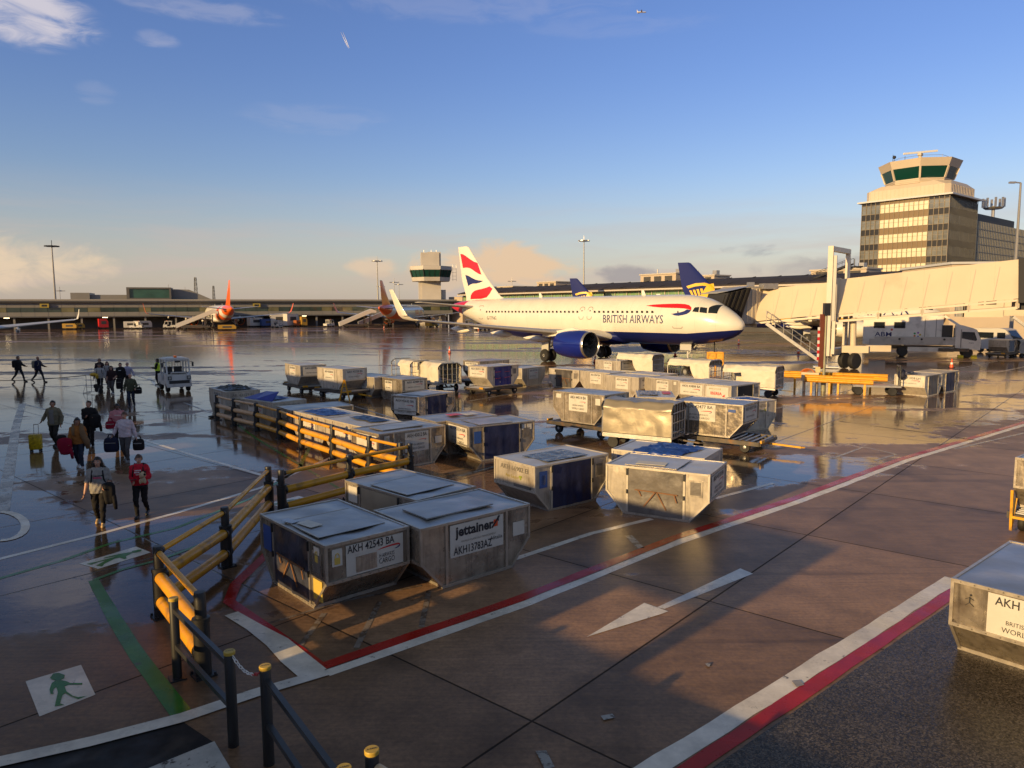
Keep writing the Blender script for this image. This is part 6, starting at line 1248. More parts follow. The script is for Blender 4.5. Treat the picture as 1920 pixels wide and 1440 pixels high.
# ---------------- sign post, crash beam, trolley ----------------
def guard():
    p = G(1568, 742); p.z = 0; b = Vector((18.05, 42.0, 0))
    t = thing('docking_post', 'tall post with brown board, red and white strip and black box on top', 'post', b)
    MB().tube([(0, 0, 0), (0, 0, .5)], .14, 14).tube([(0, 0, .5), (0, 0, 1.3), (0, 0, 4.35)], .085, 14).build('pole', pm('olive_pole', (.30, .29, .20), .45, .2, var=.15, vscale=3), t, smooth=40)
    MB().box((-.21, 0, 2.9), (.24, .14, 3.1)).build('brown_board', pm('brown_board', (.16, .045, .02), .5, var=.2, vscale=3), t)
    m = MB()
    for i in range(10): m.box((-.39, -.01, 1.9+i*.19), (.11, .05, .186), 0, i % 2)
    m.build('striped_strip', [REDINK(), WPAINT()], t)
    MB().box((-.36, 0, 1.05), (.2, .2, .75)).build('yellow_foot', pm('pale_yellow', (.75, .62, .3), .5), t)
    MB().box((.02, 0, 4.72), (.34, .3, .72)).box((.02, 0, 4.38), (.06, .06, .2)).build('black_box', BLK(), t)
    def wbeam(lab, a, c, legs):
        u = thing('crash_beam', lab, 'barrier', (0, 0, 0), 0, 'yellow steel crash beams round the post'); d = (c-a).normalized(); n = Vector((d.y, -d.x, 0))
        prof = [(0, .60), (.05, .64), (.09, .68), (.09, .74), (.03, .80), (.03, .84), (.09, .90), (.09, .96), (.05, 1.0), (0, 1.03)]
        m = MB(); m.rings([[q + n*x + UPV*z for x, z in prof] + [q + n*(x-.025) + UPV*z for x, z in prof[::-1]] for q in (a, c)]); m.build('beam', YR, u)
        for q in legs: MB().box((a.x+(c.x-a.x)*q-n.x*.06, a.y+(c.y-a.y)*q-n.y*.06, .36), (.11, .11, .72), math.atan2(d.y, d.x)).build('leg', YR, u)
    wbeam('front yellow crash beam on four legs before the striped post', Vector((16.75, 41.5, 0)), Vector((19.75, 39.6, 0)), (.1, .37, .5, .88))
    wbeam('rear yellow crash beam behind the striped post, chevroned at its right end', Vector((16.3, 44.2, 0)), Vector((21.4, 41.3, 0)), (.15, .5, .85))
    h = thing('hose_box', 'pale box with a coil of orange hose heaped on it behind the crash beam', 'hose', (17.25, 42.15, 0), R(-32))
    MB().box((.1, 0, .85), (.95, .5, .5)).box((.35, -.26, .9), (.14, .02, .14), 0, 1).box((-.25, 0, .3), (.1, .4, .6)).box((.45, 0, .3), (.1, .4, .6)).build('box', [pm('pale_box', (.55, .45, .3), .5), BLK()], h)
    m = MB()
    for k in range(5): m.tube([(-.05+(.36-.03*k)*math.cos(q)+.03*k, .06*k-.15, 1.06+(.24-.02*k)*math.sin(q)) for q in [i*math.pi/10 for i in range(21)]], .028, 8)
    m.build('hose_coil', pm('orange_hose', (.60, .15, .02), .45), h)
    cart_ = thing('flat_trolley', 'flat trolley with a hooped rack and dark jackets between crash beam and container', 'trolley', (20.55, 40.1, 0), R(-18))
    MB().box((-.4, 0, .52), (2.4, 1.2, .1)).build('deck', STEEL(), cart_)
    for x, y in ((-1.3, -.45), (.4, -.45), (-1.3, .45), (.4, .45)):
        Y = Matrix(((1, 0, 0, x), (0, 0, 1, y), (0, 1, 0, .24), (0, 0, 0, 1))); MB().lathe([(.02, -.07), (.2, -.08), (.24, -.04), (.24, .04), (.2, .08), (.02, .07)], Y, 18).build('wheel', RUB(), cart_, smooth=40)
    m = MB()
    for y in (-.5, 0, .5): m.tube([(.75, y, .5), (.75, y, 1.5)], .03, 8)
    m.tube([(.75, -.5, 1.45), (.75, -.45, 1.62), (.75, .45, 1.62), (.75, .5, 1.45)], .05, 8); m.tube([(.75, -.5, 1.0), (.75, .5, 1.0)], .025, 8); m.build('hoop_rack', BLK(), cart_)
    m = MB(); m.ball((.85, -.15, 1.15), (.2, .42, .26), 12); m.ball((.95, .2, 1.25), (.16, .3, .2), 12); tag(m.build('jacket_heap', pm('dark_cloth', (.02, .022, .045), .8, var=.4, vscale=5, bump=.03, bscale=7), None, True), 'dark blue jackets slung over the trolley rack', 'jackets')
    o = C.objects[-1]; 
    for ob in C.objects:
        if ob.name.startswith('jacket_heap'): ob.location = (20.55, 40.1, 0); ob.rotation_euler = (0, 0, R(-18))
guard()
def cone(px, py, lab):
    p = G(px, py); t = thing('traffic_cone', lab, 'traffic cone', p, 0, 'orange traffic cones'); og = pm('cone_orange', (.75, .10, .02), .45)
    MB().box((0, 0, .025), (.38, .38, .05)).build('base', RUB(), t)
    MB().lathe([(.145, .05), (.105, .30)], None, 16).lathe([(.08, .45), (.035, .74), (.005, .75)], None, 16).build('cone_body', og, t, smooth=40)
    MB().lathe([(.107, .30), (.08, .45)], None, 16).build('white_band', WPAINT(), t, smooth=40)
for px, py, l in ((1784, 690, 'orange cone in front of the catering truck'), (1116, 680, 'orange cone just left of the farthest cream container'), (1266, 668, 'red cone under the far engine of the white jet'), (843, 662, 'small lone cone on the open apron left of the striped tail'), (1385, 647, 'small cone beneath the nose of the white jet'), (1497, 664, 'orange cone beside the bridge stair'), (720, 616, 'tiny cone by the second orange jet'), (897, 619, 'red and white marker under the striped tail')): cone(px, py, l)
def power_box():
    p = G(1341, 690); t = thing('ground_power_box', 'yellow ground power crate hanging by a cable below the jet nose', 'power unit', (p.x, p.y, 0), R(-20)); m = MB()
    for z in (.75, 1.25): m.bar((-.6, -.3, z), (.6, -.3, z), .1); m.bar((-.6, .3, z), (.6, .3, z), .1); m.bar((-.6, -.3, z), (-.6, .3, z), .1); m.bar((.6, -.3, z), (.6, .3, z), .1)
    for x in (-.6, 0, .6):
        for y in (-.3, .3): m.bar((x, y, .0), (x, y, 1.25), .1)
    m.build('cage', YR, t); MB().box((0, 0, .95), (1.05, .5, .45)).build('housing', YEL(), t); MB().tube([(-.1, 0, 1.2), (-.1, 0, 2.1)], .05, 8).build('cable', BLK(), t)
power_box()

# ---------------- vehicles ----------------
def wheel(t, x, y, r, w, name='wheel'):
    Y = Matrix(((1, 0, 0, x), (0, 0, 1, y), (0, 1, 0, r), (0, 0, 0, 1)))
    o = MB().lathe([(r*.5, -w/2), (r*.85, -w/2), (r*.98, -w*.33), (r, 0), (r*.98, w*.33), (r*.85, w/2), (r*.5, w/2)], Y, 24).build(name, RUB(), t, smooth=40)
    MB().lathe([(.01, -w*.42), (r*.2, -w*.5), (r*.25, -w*.35), (r*.52, -w*.45), (r*.53, w*.45), (r*.25, w*.35), (r*.2, w*.5), (.01, w*.42)], Y, 20).build('rim', STEEL(), o, smooth=40)
XZ = lambda y0: Matrix(((1, 0, 0, 0), (0, 0, 1, y0), (0, 1, 0, 0), (0, 0, 0, 1)))
def tug(lab, x, y, yaw, col=None):
    """local +x is the front"""
    t = thing('baggage_tug', lab, 'tug', (x, y, 0), R(yaw), 'white ground vehicles'); wp = col or pm('tug_white', (.62, .60, .56), .4, var=.06, vscale=2, dirt=(.38, .34, .28), dscale=2); W_ = .66
    m = MB(); m.prism([(-1.5, .38), (1.42, .38), (1.45, .55), (1.40, 1.02), (.55, 1.12), (.5, .62), (-.25, .62), (-.3, .95), (-1.5, .95)], -W_, W_, XZ(0)); m.box((1.43, 0, .42), (.12, 1.36, .2)); m.build('body', wp, t)
    m = MB(); m.box((.2, 0, 1.92), (1.75, 1.34, .09)); m.box((.2, 0, 1.985), (1.5, 1.1, .05)); m.build('roof', wp, t)
    m = MB()
    for sy in (-1, 1): m.bar((1.28, sy*.62, 1.05), (1.0, sy*.62, 1.9), .08); m.bar((.32, sy*.62, 1.0), (.30, sy*.62, 1.9), .06); m.bar((-.55, sy*.62, .9), (-.5, sy*.62, 1.9), .08)
    m.bar((1.02, -.62, 1.86), (1.02, .62, 1.86), .06); m.bar((-.5, -.62, 1.0), (-.5, .62, 1.0), .06); m.build('cab_frame', wp, t)
    cg = pm('clear_glass', (.8, .85, .85), .03, trans=1.0, spec=.3)
    m = MB(); m.tube([(1.27, 0, 1.06), (1.2, .25, 1.3)], .012, 6); m.build('wiper', BLK(), t)
    m = MB()
    for i in range(7): m.bar((-.52, -.5+i*.166, 1.0), (-.50, -.5+i*.166, 1.85), .03)
    m.build('rear_guard', STEEL(), t)
    MB().box((-.1, .28, .85), (.5, .45, .12)).box((-.34, .28, 1.15), (.1, .45, .55)).box((-.1, -.28, .85), (.5, .45, .12)).box((-.34, -.28, 1.15), (.1, .45, .55)).box((.85, 0, 1.1), (.35, 1.1, .14)).build('seats', BLK(), t)
    MB().box((1.455, 0, .60), (.04, 1.12, .22)).build('grille', BLK(), t)
    for sy in (-1, 1): MB().box((1.45, sy*.52, .86), (.05, .2, .22)).box((1.475, sy*.52, .86), (.02, .12, .14), 0, 1).build('headlight', [BLK(), pm('lamp_lens', (.4, .4, .38), .15)], t)
    for sy in (-1, 1): MB().bar((1.1, sy*.66, 1.8), (1.12, sy*.82, 1.75), .03).box((1.12, sy*.84, 1.62), (.05, .1, .26)).build('mirror', BLK(), t)
    MB().box((1.16, 0, 1.80), (.06, .28, .1)).build('visor', BLK(), t)
    MB().tube([(1.42, -.42, 1.02), (1.30, -.42, 1.16), (1.30, .42, 1.16), (1.42, .42, 1.02)], .03, 8).build('bonnet_bar', wp, t)
    MB().tube([(.55, .0, 2.0), (.55, 0, 2.13)], .09, 12).build('beacon', pm('amber_beacon', (.8, .16, .01), .3), t)
    for x_ in (-.95, .95):
        for sy in (-1, 1): wheel(t, x_, sy*.56, .27, .2)
    return t
tg = tug('white cabbed baggage tug facing the camera beside the worker in yellow', -20.45, 43.95, -54.5)
copy_thing(tg, 'small white tug parked at the left pier, left end of the line of vehicles', (-96, 187, 0), R(10)); copy_thing(tg, 'small white tug at the pier right behind the left boarding steps', (-88.5, 189, 0), R(200))
copy_thing(tg, 'white tug at the pier just right of the first orange jet', (-62, 193, 0), R(-30)); copy_thing(tg, 'white tug by the pier columns left of the second boarding stairs', (-50, 200, 0), R(60))
copy_thing(tg, 'white tug beyond the white wing near the second orange jet', (-21, 196, 0), R(20)); copy_thing(tg, 'white tug far off under the striped tail', (-12, 200, 0), R(-20))
def truck():
    a, b = G(1698, 671), G(1806, 676); d = Vector((.90, -.435, 0)); mid = ((a+b)/2 - d*.9)*1.045
    t = thing('catering_truck', 'white lift truck lettered ABM with high box body and side deck', 'truck', (mid.x, mid.y, 0), math.atan2(d.y, d.x)); wp = pm('truck_white', (.78, .72, .62), .35, var=.05, vscale=1, dirt=(.48, .43, .36), dscale=.9)
    MB().box((-.4, 1.3, .85), (8.6, .9, .3)).box((2.5, .2, .75), (2.5, 2.0, .3)).build('chassis', DSTEEL(), t)
    MB().box((-1.85, 1.75, 2.55), (7.0, 2.45, 2.9)).build('box_body', wp, t)
    m = MB(); m.box((-.5, -.05, 1.55), (7.6, 1.1, .75)); m.box((-4.0, -.25, 1.1), (1.5, .8, 1.2)); m.build('side_deck', pm('deck_grey', (.52, .48, .42), .45, var=.06, vscale=1, dirt=(.3, .27, .22), dscale=1), t)
    MB().box((.6, -.35, .75), (3.9, .12, .42)).build('side_guard', wp, t)
    m = MB()
    for i in range(3): rect_c = (-2.1+i*1.9, -.61, 1.72); m.lathe([(.10, 0), (.10, .02), (.06, .02)], Matrix.Translation(rect_c) @ Matrix.Rotation(R(90), 4, 'X'), 12)
    m.build('tie_rings', BLK(), t)
    for x in (-3.9, -2.1): MB().box((x, .515, 3.05), (1.0, .03, .62), 0, 1).box((x, .505, 3.05), (.84, .03, .48), 0, 0).build('window', [GLASS(), BLK()], t)
    m = MB(); text_on(m, 'ABM', Vector((-3.5, .515, 2.12)), (1, 0, 0), UPV, (0, -.01, 0), .62, 'CENTER', 1.5, bold=.01); m.build('lettering', BLUEINK(), t)
    m = MB(); m.ball((-2.78, .505, 2.60), (.11, .01, .11), 10); m.build('orange_dot', pm('orange_mark', (.62, .07, .015), .45), t)
    for i, c in enumerate(((.55, .4, .02), (.3, .1, .4), (.05, .3, .1), (.6, .2, .05), (.1, .15, .4))): a_ = i*1.256; MB().ball((-.55+.26*math.cos(a_), .505, 2.12+.20*math.sin(a_)), (.10, .01, .10), 8).build('flower_emblem', pm('flower_%d' % i if False else ['flower_yellow', 'flower_violet', 'flower_green', 'flower_orange', 'flower_blue'][i], c, .5), t)
    m = MB()
    for x in (.1, 1.05): m.box((x, .515, 2.45), (.05, .03, 2.5))
    m.build('door_seam', pm('door_outline', (.26, .23, .2), .5), t)
    MB().box((2.0, 1.2, 2.1), (.9, 1.6, 1.9)).build('gangway', BLK(), t); MB().bar((1.7, .6, 3.95), (3.1, .6, 2.95), .2).build('lift_arm', wp, t)
    m = MB(); m.prism([(2.6, .95), (4.62, .75), (4.70, 1.3), (4.66, 1.75), (4.30, 2.68), (4.1, 2.78), (2.6, 2.80)], -.62, 1.45, XZ(0)); c = m.build('cab', wp, t)
    MB().prism([(2.65, 2.80), (4.1, 2.79), (3.2, 3.08), (2.7, 3.12)], -.5, 1.3, XZ(0)).build('roof_fairing', wp, t)
    m = MB(); m.prism([(3.12, 1.85), (4.28, 1.62), (4.36, 1.75), (4.12, 2.45), (3.12, 2.48)], -.635, -.615, XZ(0)); m.build('side_window', GLASS(), c)
    m = MB(); m.add([(4.685, -.5, 1.78), (4.685, 1.33, 1.78), (4.34, 1.28, 2.64), (4.34, -.45, 2.64)], [(0, 1, 2, 3)]); m.build('windscreen', GLASS(), c)
    m = MB(); m.box((4.72, .41, 1.25), (.05, 1.5, .3)); m.box((4.70, .41, .88), (.12, 1.9, .16)); m.box((4.1, -.64, 1.98), (.12, .06, .42)); m.build('grille', BLK(), c)
    for y in (-.45, 1.28): MB().box((4.72, y, 1.05), (.06, .34, .2)).build('headlight', pm('lamp_lens', (.4, .4, .38), .15), c)
    m = MB(); text_on(m, 'ABM', Vector((3.9, -.637, 1.42)), (1, 0, 0), UPV, (0, 0, 0), .14, 'CENTER', .4); m.build('lettering', INK(), c)
    MB().prism([(3.02, .96), (3.1, .96), (3.1, 2.7), (3.02, 2.7)], -.632, -.618, XZ(0)).build('door_seam', pm('door_outline', (.26, .23, .2), .5), c)
    for x in (-1.8, 3.65):
        for y in (-.35, 1.15): wheel(t, x, y, .47, .3)
    tag(MB().box((0, 0, .13), (.34, .3, .26), .1).prism([(-.25, 0), (.3, 0), (.28, .25), (-.05, .1)], -.16, .16, XZ(0)).build('wheel_chock', pm('chock_yellow', (.75, .6, .02), .5)), 'bright yellow chock behind the front wheel of the truck', 'wheel chock', 'yellow chocks at the truck')
    o = [x for x in C.objects if x.name == 'wheel_chock'][0]; F = Matrix.Translation((mid.x, mid.y, 0)) @ Matrix.Rotation(math.atan2(d.y, d.x), 4, 'Z')
    o.location = F @ Vector((3.05, -.38, 0)); o.rotation_euler = (0, 0, math.atan2(d.y, d.x)); o2 = o.copy(); C.objects.link(o2); o2.location = F @ Vector((4.25, -.38, 0)); o2.rotation_euler = (0, 0, math.atan2(d.y, d.x)+math.pi); o2['label'] = 'bright yellow chock in front of the front wheel of the truck'
truck()
def van():
    t = thing('white_van', 'white high roofed van facing the camera behind the truck cab', 'van', (51.5, 76.5, 0), R(-62)); wp = pm('van_white', (.58, .55, .50), .35)
    MB().prism([(-2.6, .4), (2.3, .4), (2.45, .8), (2.3, 1.25), (1.5, 1.45), (.75, 2.45), (.2, 2.6), (-2.5, 2.55), (-2.65, 1.5)], -.98, .98, XZ(0)).build('body', wp, t)
    m = MB(); m.add([(1.53, -.82, 1.47), (1.53, .82, 1.47), (.83, .75, 2.38), (.83, -.75, 2.38)], [(0, 1, 2, 3)]); m.build('windscreen', GLASS(), t)
    for sy in (-1, 1): MB().box((.35, sy*.985, 1.85), (.8, .02, .6)).build('side_window', GLASS(), t); MB().box((-1.2, sy*.985, 1.85), (1.6, .02, .6)).build('side_window', GLASS(), t)
    for sy in (-.7, .7): MB().box((2.42, sy, .95), (.06, .35, .22)).build('headlight', MATS['lamp_lens'], t)
    for x in (-1.7, 1.6):
        for y in (-.85, .85): wheel(t, x, y, .34, .22)
van()
uld('grey white container half curtained in dull blue, on a trailer behind the truck cab', 46.8, 69.5, 38, .55, 'white', door=('curtain', pm('washed_blue_curtain', (.13, .17, .22), .6, var=.3, vscale=3)))
dolly('trailer carrying the half curtained container behind the truck', 46.8, 69.5, 38, 3.2); cart('grey sheeted baggage cart right of the container behind the truck', 49.6, 70.3, 12, mt=pm('grey_sheeting', (.36, .33, .29), .6, var=.15, vscale=2))
def steps(lab, x, y, yaw):
    t = thing('boarding_steps', lab, 'boarding steps', (x, y, 0), R(yaw), 'white covered boarding steps'); wp = pm('steps_white', (.55, .52, .48), .45)
    m = MB(); m.prism([(-4.2, .5), (4.0, 3.9), (5.2, 3.9), (5.2, 4.4), (3.9, 4.9), (-4.4, 1.5)], -.95, .95, XZ(0)); m.build('stair_side', wp, t)
    m = MB(); m.box((0, 0, .75), (6.5, 1.9, .4)); 
    for x_ in (2.2, 3.8): m.bar((x_, -.8, .8), (x_, -.8, 3.6), .16); m.bar((x_, .8, .8), (x_, .8, 3.6), .16)
    m.build('chassis', DSTEEL(), t)
    for x_ in (-2.4, 2.6):
        for y_ in (-.8, .8): wheel(t, x_, y_, .38, .24)
    return t
s0 = steps('pale boarding steps left of the first orange jet, nearer the left edge', -94+12.6, 189.5, 12)
copy_thing(s0, 'pale boarding steps closest to the tail of the first orange jet', (-76.5, 177, 0), R(18)); copy_thing(s0, 'pale boarding steps farther left of the second orange jet', (-40.5, 190, 0), R(22)); copy_thing(s0, 'pale boarding steps touching the second orange jet', (-36.3, 194, 0), R(22))
def kit(lab, name, cat, x, y, yaw, L, H, col, grp='ground equipment along the pier'):
    t = thing(name, lab, cat, (x, y, 0), R(yaw), grp); MB().prism([(-L/2, .35), (L/2, .35), (L/2, H*.7), (L/2-.4, H), (-L/2, H)], -.8, .8, XZ(0)).build('body', col, t)
    MB().box((0, -.81, H*.62), (L*.5, .03, H*.3)).build('side_panel', pm('dark_louvre', (.06, .055, .05), .6), t)
    for x_ in (-L*.33, L*.33):
        for y_ in (-.65, .65): wheel(t, x_, y_, .33, .22)
yk, wk, bk, rk = pm('kit_yellow', (.42, .24, .03), .5), pm('kit_white', (.6, .56, .5), .45), pm('kit_blue', (.03, .08, .25), .45), REDINK()
for i, (px, d, L_, H, col, l) in enumerate(((131, 186, 3.2, 1.5, yk, 'yellow loader beside the white winglet at the left'), (146, 188, 2.6, 1.5, yk, 'small yellow unit touching the white winglet'), (193, 192, 2.2, 2.6, rk, 'red cabinet against the dark pier undercroft'), (245, 190, 3.4, 1.9, wk, 'low white unit in the vehicle line left of the steps'), (268, 191, 4, 2.0, wk, 'longer white unit in the vehicle line by the steps'), (478, 205, 4, 2.6, wk, 'white box unit right of the first orange jet'), (504, 206, 4.5, 2.2, bk, 'blue unit at the pier right of the first orange jet'), (526, 207, 5.4, 3.6, wk, 'tall white van shape in front of the pier columns'), (546, 207, 4.5, 3.6, wk, 'second tall white unit in front of the pier columns'), (560, 206, 2.4, 1.8, pm('kit_rust', (.32, .10, .03), .5), 'rust coloured crate in front of the pier columns'), (569, 206, 1.6, 2.8, yk, 'narrow yellow unit in front of the pier columns'), (425, 172, 4, 1.3, yk, 'low yellow unit under the tail of the first orange jet'), (810, 195, 4, 1.5, yk, 'yellow unit beyond the white wing right of the second orange jet'), (905, 165, 4, 1.4, wk, 'white unit far under the striped tail'), (940, 170, 4, 1.6, bk, 'blue unit far off under the white jet'))):
    q = AT(px, 600, d); kit(l, 'service_unit', 'service unit', q.x, q.y, 15+i*37 % 50, L_, H, col)
def reel():
    p = G(163, 737); t = thing('belt_reel_stand', 'tall wire stand with yellow reel and black wheels at the end of the rope line', 'barrier stand', (p.x, p.y, 0), R(-10)); m = MB()
    for x in (0, .32, .64, .96):
        m.tube([(x, 0, .05), (x, 0, 1.05)], .014, 6)
    for z in (.1, .35, 1.05): m.tube([(0, 0, z), (.96, 0, z)], .014, 6)
    for x in (0, .96): m.tube([(x, -.3, .03), (x, .3, .03)], .02, 6); m.tube([(x, -.3, .03), (x, 0, .6)], .012, 6)
    m.build('wire_frame', STEEL(), t)
    MB().ball((.50, 0, 1.10), (.24, .12, .11), 12).ball((.74, 0, 1.0), (.09, .09, .16), 10).build('reel', pm('reel_yellow', (.6, .36, .02), .5), t, smooth=True)
    for x, z in ((.72, .42), (1.02, .36), (.78, .22), (1.0, .14)): MB().lathe([(.02, -.05), (.14, -.05), (.14, .05), (.02, .05)], Matrix.Translation((x, -.1, z+.0)) @ Matrix.Rotation(R(90), 4, 'X'), 14).build('wheel', RUB(), t)
    a = Vector((p.x, p.y, 1.05)); b = G(-80, 712, .9); tag(MB().tube([a + (b-a)*(i/16) - UPV*(.16*math.sin(math.pi*i/16)) for i in range(17)], .022, 6).build('barrier_rope', BLK()), 'black rope stretched from the wire stand out past the left edge', 'rope')
reel()
tag(MB().bar((-.28, 0, 0), (0, 0, 1.15), .07).bar((.28, 0, 0), (.02, 0, 1.15), .07).bar((-.15, 0, .5), (.15, 0, .5), .06).bar((-.07, 0, .8), (.07, 0, .8), .06).build('trestle', YR), 'yellow A shaped tow trestle beside the second dolly', 'trestle')
o = [x for x in C.objects if x.name == 'trestle'][0]; o.location = G(646, 753); o.rotation_euler = (0, 0, R(20))
tag(MB().lathe([(.03, 0), (.14, .02), (.15, .07), (.05, .09), (.005, .1)], None, 14).build('rubber_foot_pad', RUB()), 'black rubber pad lying by the far end post of the long barrier', 'rubber pad'); [x for x in C.objects if x.name == 'rubber_foot_pad'][0].location = G(397, 783)
# ---------------- people: local -y is forward, +x is the person's left ----------------
import numpy as np
SKIN = {'fair': (.52, .28, .19), 'tan': (.36, .18, .11), 'brown': (.16, .075, .045)}
def cloth(name, rgb, **k): return pm(name, rgb, .85, var=.18, vscale=7, bump=.012, bscale=11, spec=.25, **k)
TORSO = [(.84, .150, .115, .01), (.92, .170, .125, .015), (1.02, .152, .112, .0), (1.10, .148, .110, -.005), (1.22, .168, .122, -.005), (1.32, .178, .120, .0), (1.40, .145, .095, .005), (1.455, .085, .065, .01)]
def torso_at(z, g):
    for a, b in zip(TORSO, TORSO[1:]):
        if a[0] <= z <= b[0]: q = (z-a[0])/(b[0]-a[0]); return [(a[i]+(b[i]-a[i])*q)*(g if i < 3 else 1) for i in (1, 2, 3)]
    return [TORSO[-1][1]*g, TORSO[-1][2]*g, TORSO[-1][3]] if z > 1 else [TORSO[0][1]*g, TORSO[0][2]*g, .01]
def ik(S_, T, a, b, pole):
    S_, T = Vector(S_), Vector(T); d = T-S_; L_ = min(d.length, (a+b)*.995); d.normalize(); T = S_+d*L_
    x = (a*a-b*b+L_*L_)/(2*L_); h = math.sqrt(max(0, a*a-x*x)); p = Vector(pole); p = (p-d*p.dot(d)).normalized(); return S_+d*x+p*h, T
def capsule(mb, p0, p1, r0, r1, seg=12):
    p0, p1 = Vector(p0), Vector(p1); d = (p1-p0).normalized()
    pts = [p0-d*r0*.98, p0-d*r0*.7, p0-d*r0*.3, p0, p1, p1+d*r1*.3, p1+d*r1*.7, p1+d*r1*.98]; mb.tube(pts, [r0*.2, r0*.71, r0*.95, r0, r1, r1*.95, r1*.71, r1*.2], seg)
def person(lab, pos, yaw, h, top, legs, shoes, skin='fair', hair=('short', (.03, .02, .015)), girth=1.0, hand_l=(.27, -.02, .80), hand_r=(-.27, -.02, .80), foot_l=(.08, -.24, 0), foot_r=(-.08, .26, .05), sleeve='long', hem=.86, look=(0, 0), vox=.0125, lean=0.0, topd=.014, legd=.012, group='passengers walking across the apron', marks=None, vest=None, hood=None, glasses=False, flare=0.0):
    t = thing('person', lab, 'person', pos, R(yaw), group); k = h/1.72; drop = .02 if abs(foot_l[1]-foot_r[1]) > .3 else 0.0
    prim = []; mb = MB()
    def C_(tag_, p0, p1, r0, r1): prim.append((tag_, Vector(p0), Vector(p1), r0, r1)); capsule(mb, p0, p1, r0, r1)
    def ln(z): return -lean*max(0, z-.9)
    rg = []
    for z, w, d, y0 in [(.80, .10, .08, .01)] + TORSO:
        w, d = w*girth, d*girth; rg.append([Vector((w*math.copysign(abs(math.cos(a))**.85, math.cos(a)), y0+ln(z)+d*math.copysign(abs(math.sin(a))**.9, math.sin(a)), z-drop)) for a in [2*math.pi*i/20 for i in range(20)]])
    mb.rings(rg)
    for s, f in ((1, foot_l), (-1, foot_r)):
        hip = Vector((s*.088*girth**.5, .005, .90-drop)); ank = Vector((f[0], f[1]+.05, .085+f[2])); kn, ank = ik(hip, ank, .43, .41, (0, -1, 0))
        gt = girth**.6; C_('thigh', hip, kn, .088*gt, .056*gt); C_('shin', kn, ank, .054*gt, .038)
        toe = Vector((f[0]*1.1, f[1]-.12, .032+(0 if f[2] < .02 else .0))); C_('foot', ank+Vector((0, .03, -.045)), toe, .040, .034)
    for s, hd in ((1, hand_l), (-1, hand_r)):
        sh = Vector((s*.163*girth**.35, .01+ln(1.4), 1.375-drop)); el, wr = ik(sh, Vector(hd)+Vector((0, ln(hd[2]), -drop)), .285, .255, (s*.45, .9, -.3)); ga = girth**.7
        C_('armU', sh, el, .052*ga, .041*ga); C_('armF', el, wr, .041*ga, .028)
        d = (wr-el).normalized(); side = Vector((0, -1, 0)) if abs(d.y) < .75 else Vector((-s*.6, 0, .8)); side = (side-d*side.dot(d)).normalized(); nrm = d.cross(side)*(-s)
        pc = wr+d*.085
        for q in (-.026, 0, .026): C_('hand', wr+d*.02+side*q*.7, wr+d*.085+side*q, .015, .014)
        for i, L_ in enumerate((.070, .080, .074, .058)):
            b0 = wr+d*.09+side*(.030-.020*i); b1 = b0+d*L_*.5+nrm*L_*.18; b2 = b1+d*L_*.28+nrm*L_*.42; C_('hand', b0, b1, .0105, .0098); C_('hand', b1, b2, .0098, .0085)
        b0 = wr+d*.03+side*.028; C_('hand', b0, b0+side*.03+d*.03+nrm*.008, .013, .011); C_('hand', b0+side*.03+d*.03+nrm*.008, b0+side*.036+d*.065+nrm*.02, .011, .0095)
    hy = ln(1.55); Hc = Vector((0, .0+hy, 1.60-drop)); C_('neck', (0, .012+hy*.9, 1.42-drop), (0, .0+hy, 1.54-drop), .055, .050)
    RL = Matrix.Translation(Hc) @ Matrix.Rotation(R(look[0]), 4, 'Z') @ Matrix.Rotation(R(look[1]), 4, 'X') @ Matrix.Translation(-Hc)
    hb = MB(); hb.ball(Hc+Vector((0, .012, .012)), (.077, .096, .102), 16); hb.ball(Hc+Vector((0, -.026, -.055)), (.054, .060, .066), 14); hb.ball(Hc+Vector((0, -.04, -.01)), (.058, .055, .07), 12)
    capsule(hb, Hc+Vector((0, -.088, .012)), Hc+Vector((0, -.108, -.022)), .010, .014, 8)
    for s in (-1, 1): hb.ball(Hc+Vector((s*.078, .01, -.005)), (.012, .022, .032), 8)
    mb.add([RL @ Vector(p) for p in hb.v], hb.f)
    me = mb.mesh('tmp', SKINM[skin]); o = bpy.data.objects.new('tmp', me); S.collection.objects.link(o)
    r = o.modifiers.new('r', 'REMESH'); r.mode = 'VOXEL'; r.voxel_size = vox; sm = o.modifiers.new('s', 'SMOOTH'); sm.factor = .5; sm.iterations = 2
    body = bpy.data.meshes.new_from_object(o.evaluated_get(bpy.context.evaluated_depsgraph_get())); bpy.data.objects.remove(o); bpy.data.meshes.remove(me)
    n = len(body.vertices); co = np.empty(n*3); body.vertices.foreach_get('co', co); co = co.reshape(n, 3); no = np.empty(n*3); body.vertices.foreach_get('normal', no); no = no.reshape(n, 3)
    best = np.full(n, 9.); tg = np.zeros(n, int); names = ['torso', 'thigh', 'shin', 'foot', 'armU', 'armF', 'hand', 'neck', 'head']
    def upd(dist, name): m = dist < best; best[m] = dist[m]; tg[m] = names.index(name)
    for name, p0, p1, r0, r1 in prim:
        a = np.array(p0); d = np.array(p1)-a; tt = np.clip(((co-a)@d)/(d@d), 0, 1); upd(np.linalg.norm(co-(a+tt[:, None]*d), axis=1)-(r0+(r1-r0)*tt), name)
    zz = co[:, 2]+drop; zi = [q[0] for q in TORSO]; tw = np.interp(zz, zi, [q[1] for q in TORSO])*girth; td = np.interp(zz, zi, [q[2] for q in TORSO])*girth; yo = np.interp(zz, zi, [q[3] for q in TORSO])-lean*np.maximum(0, zz-.9)
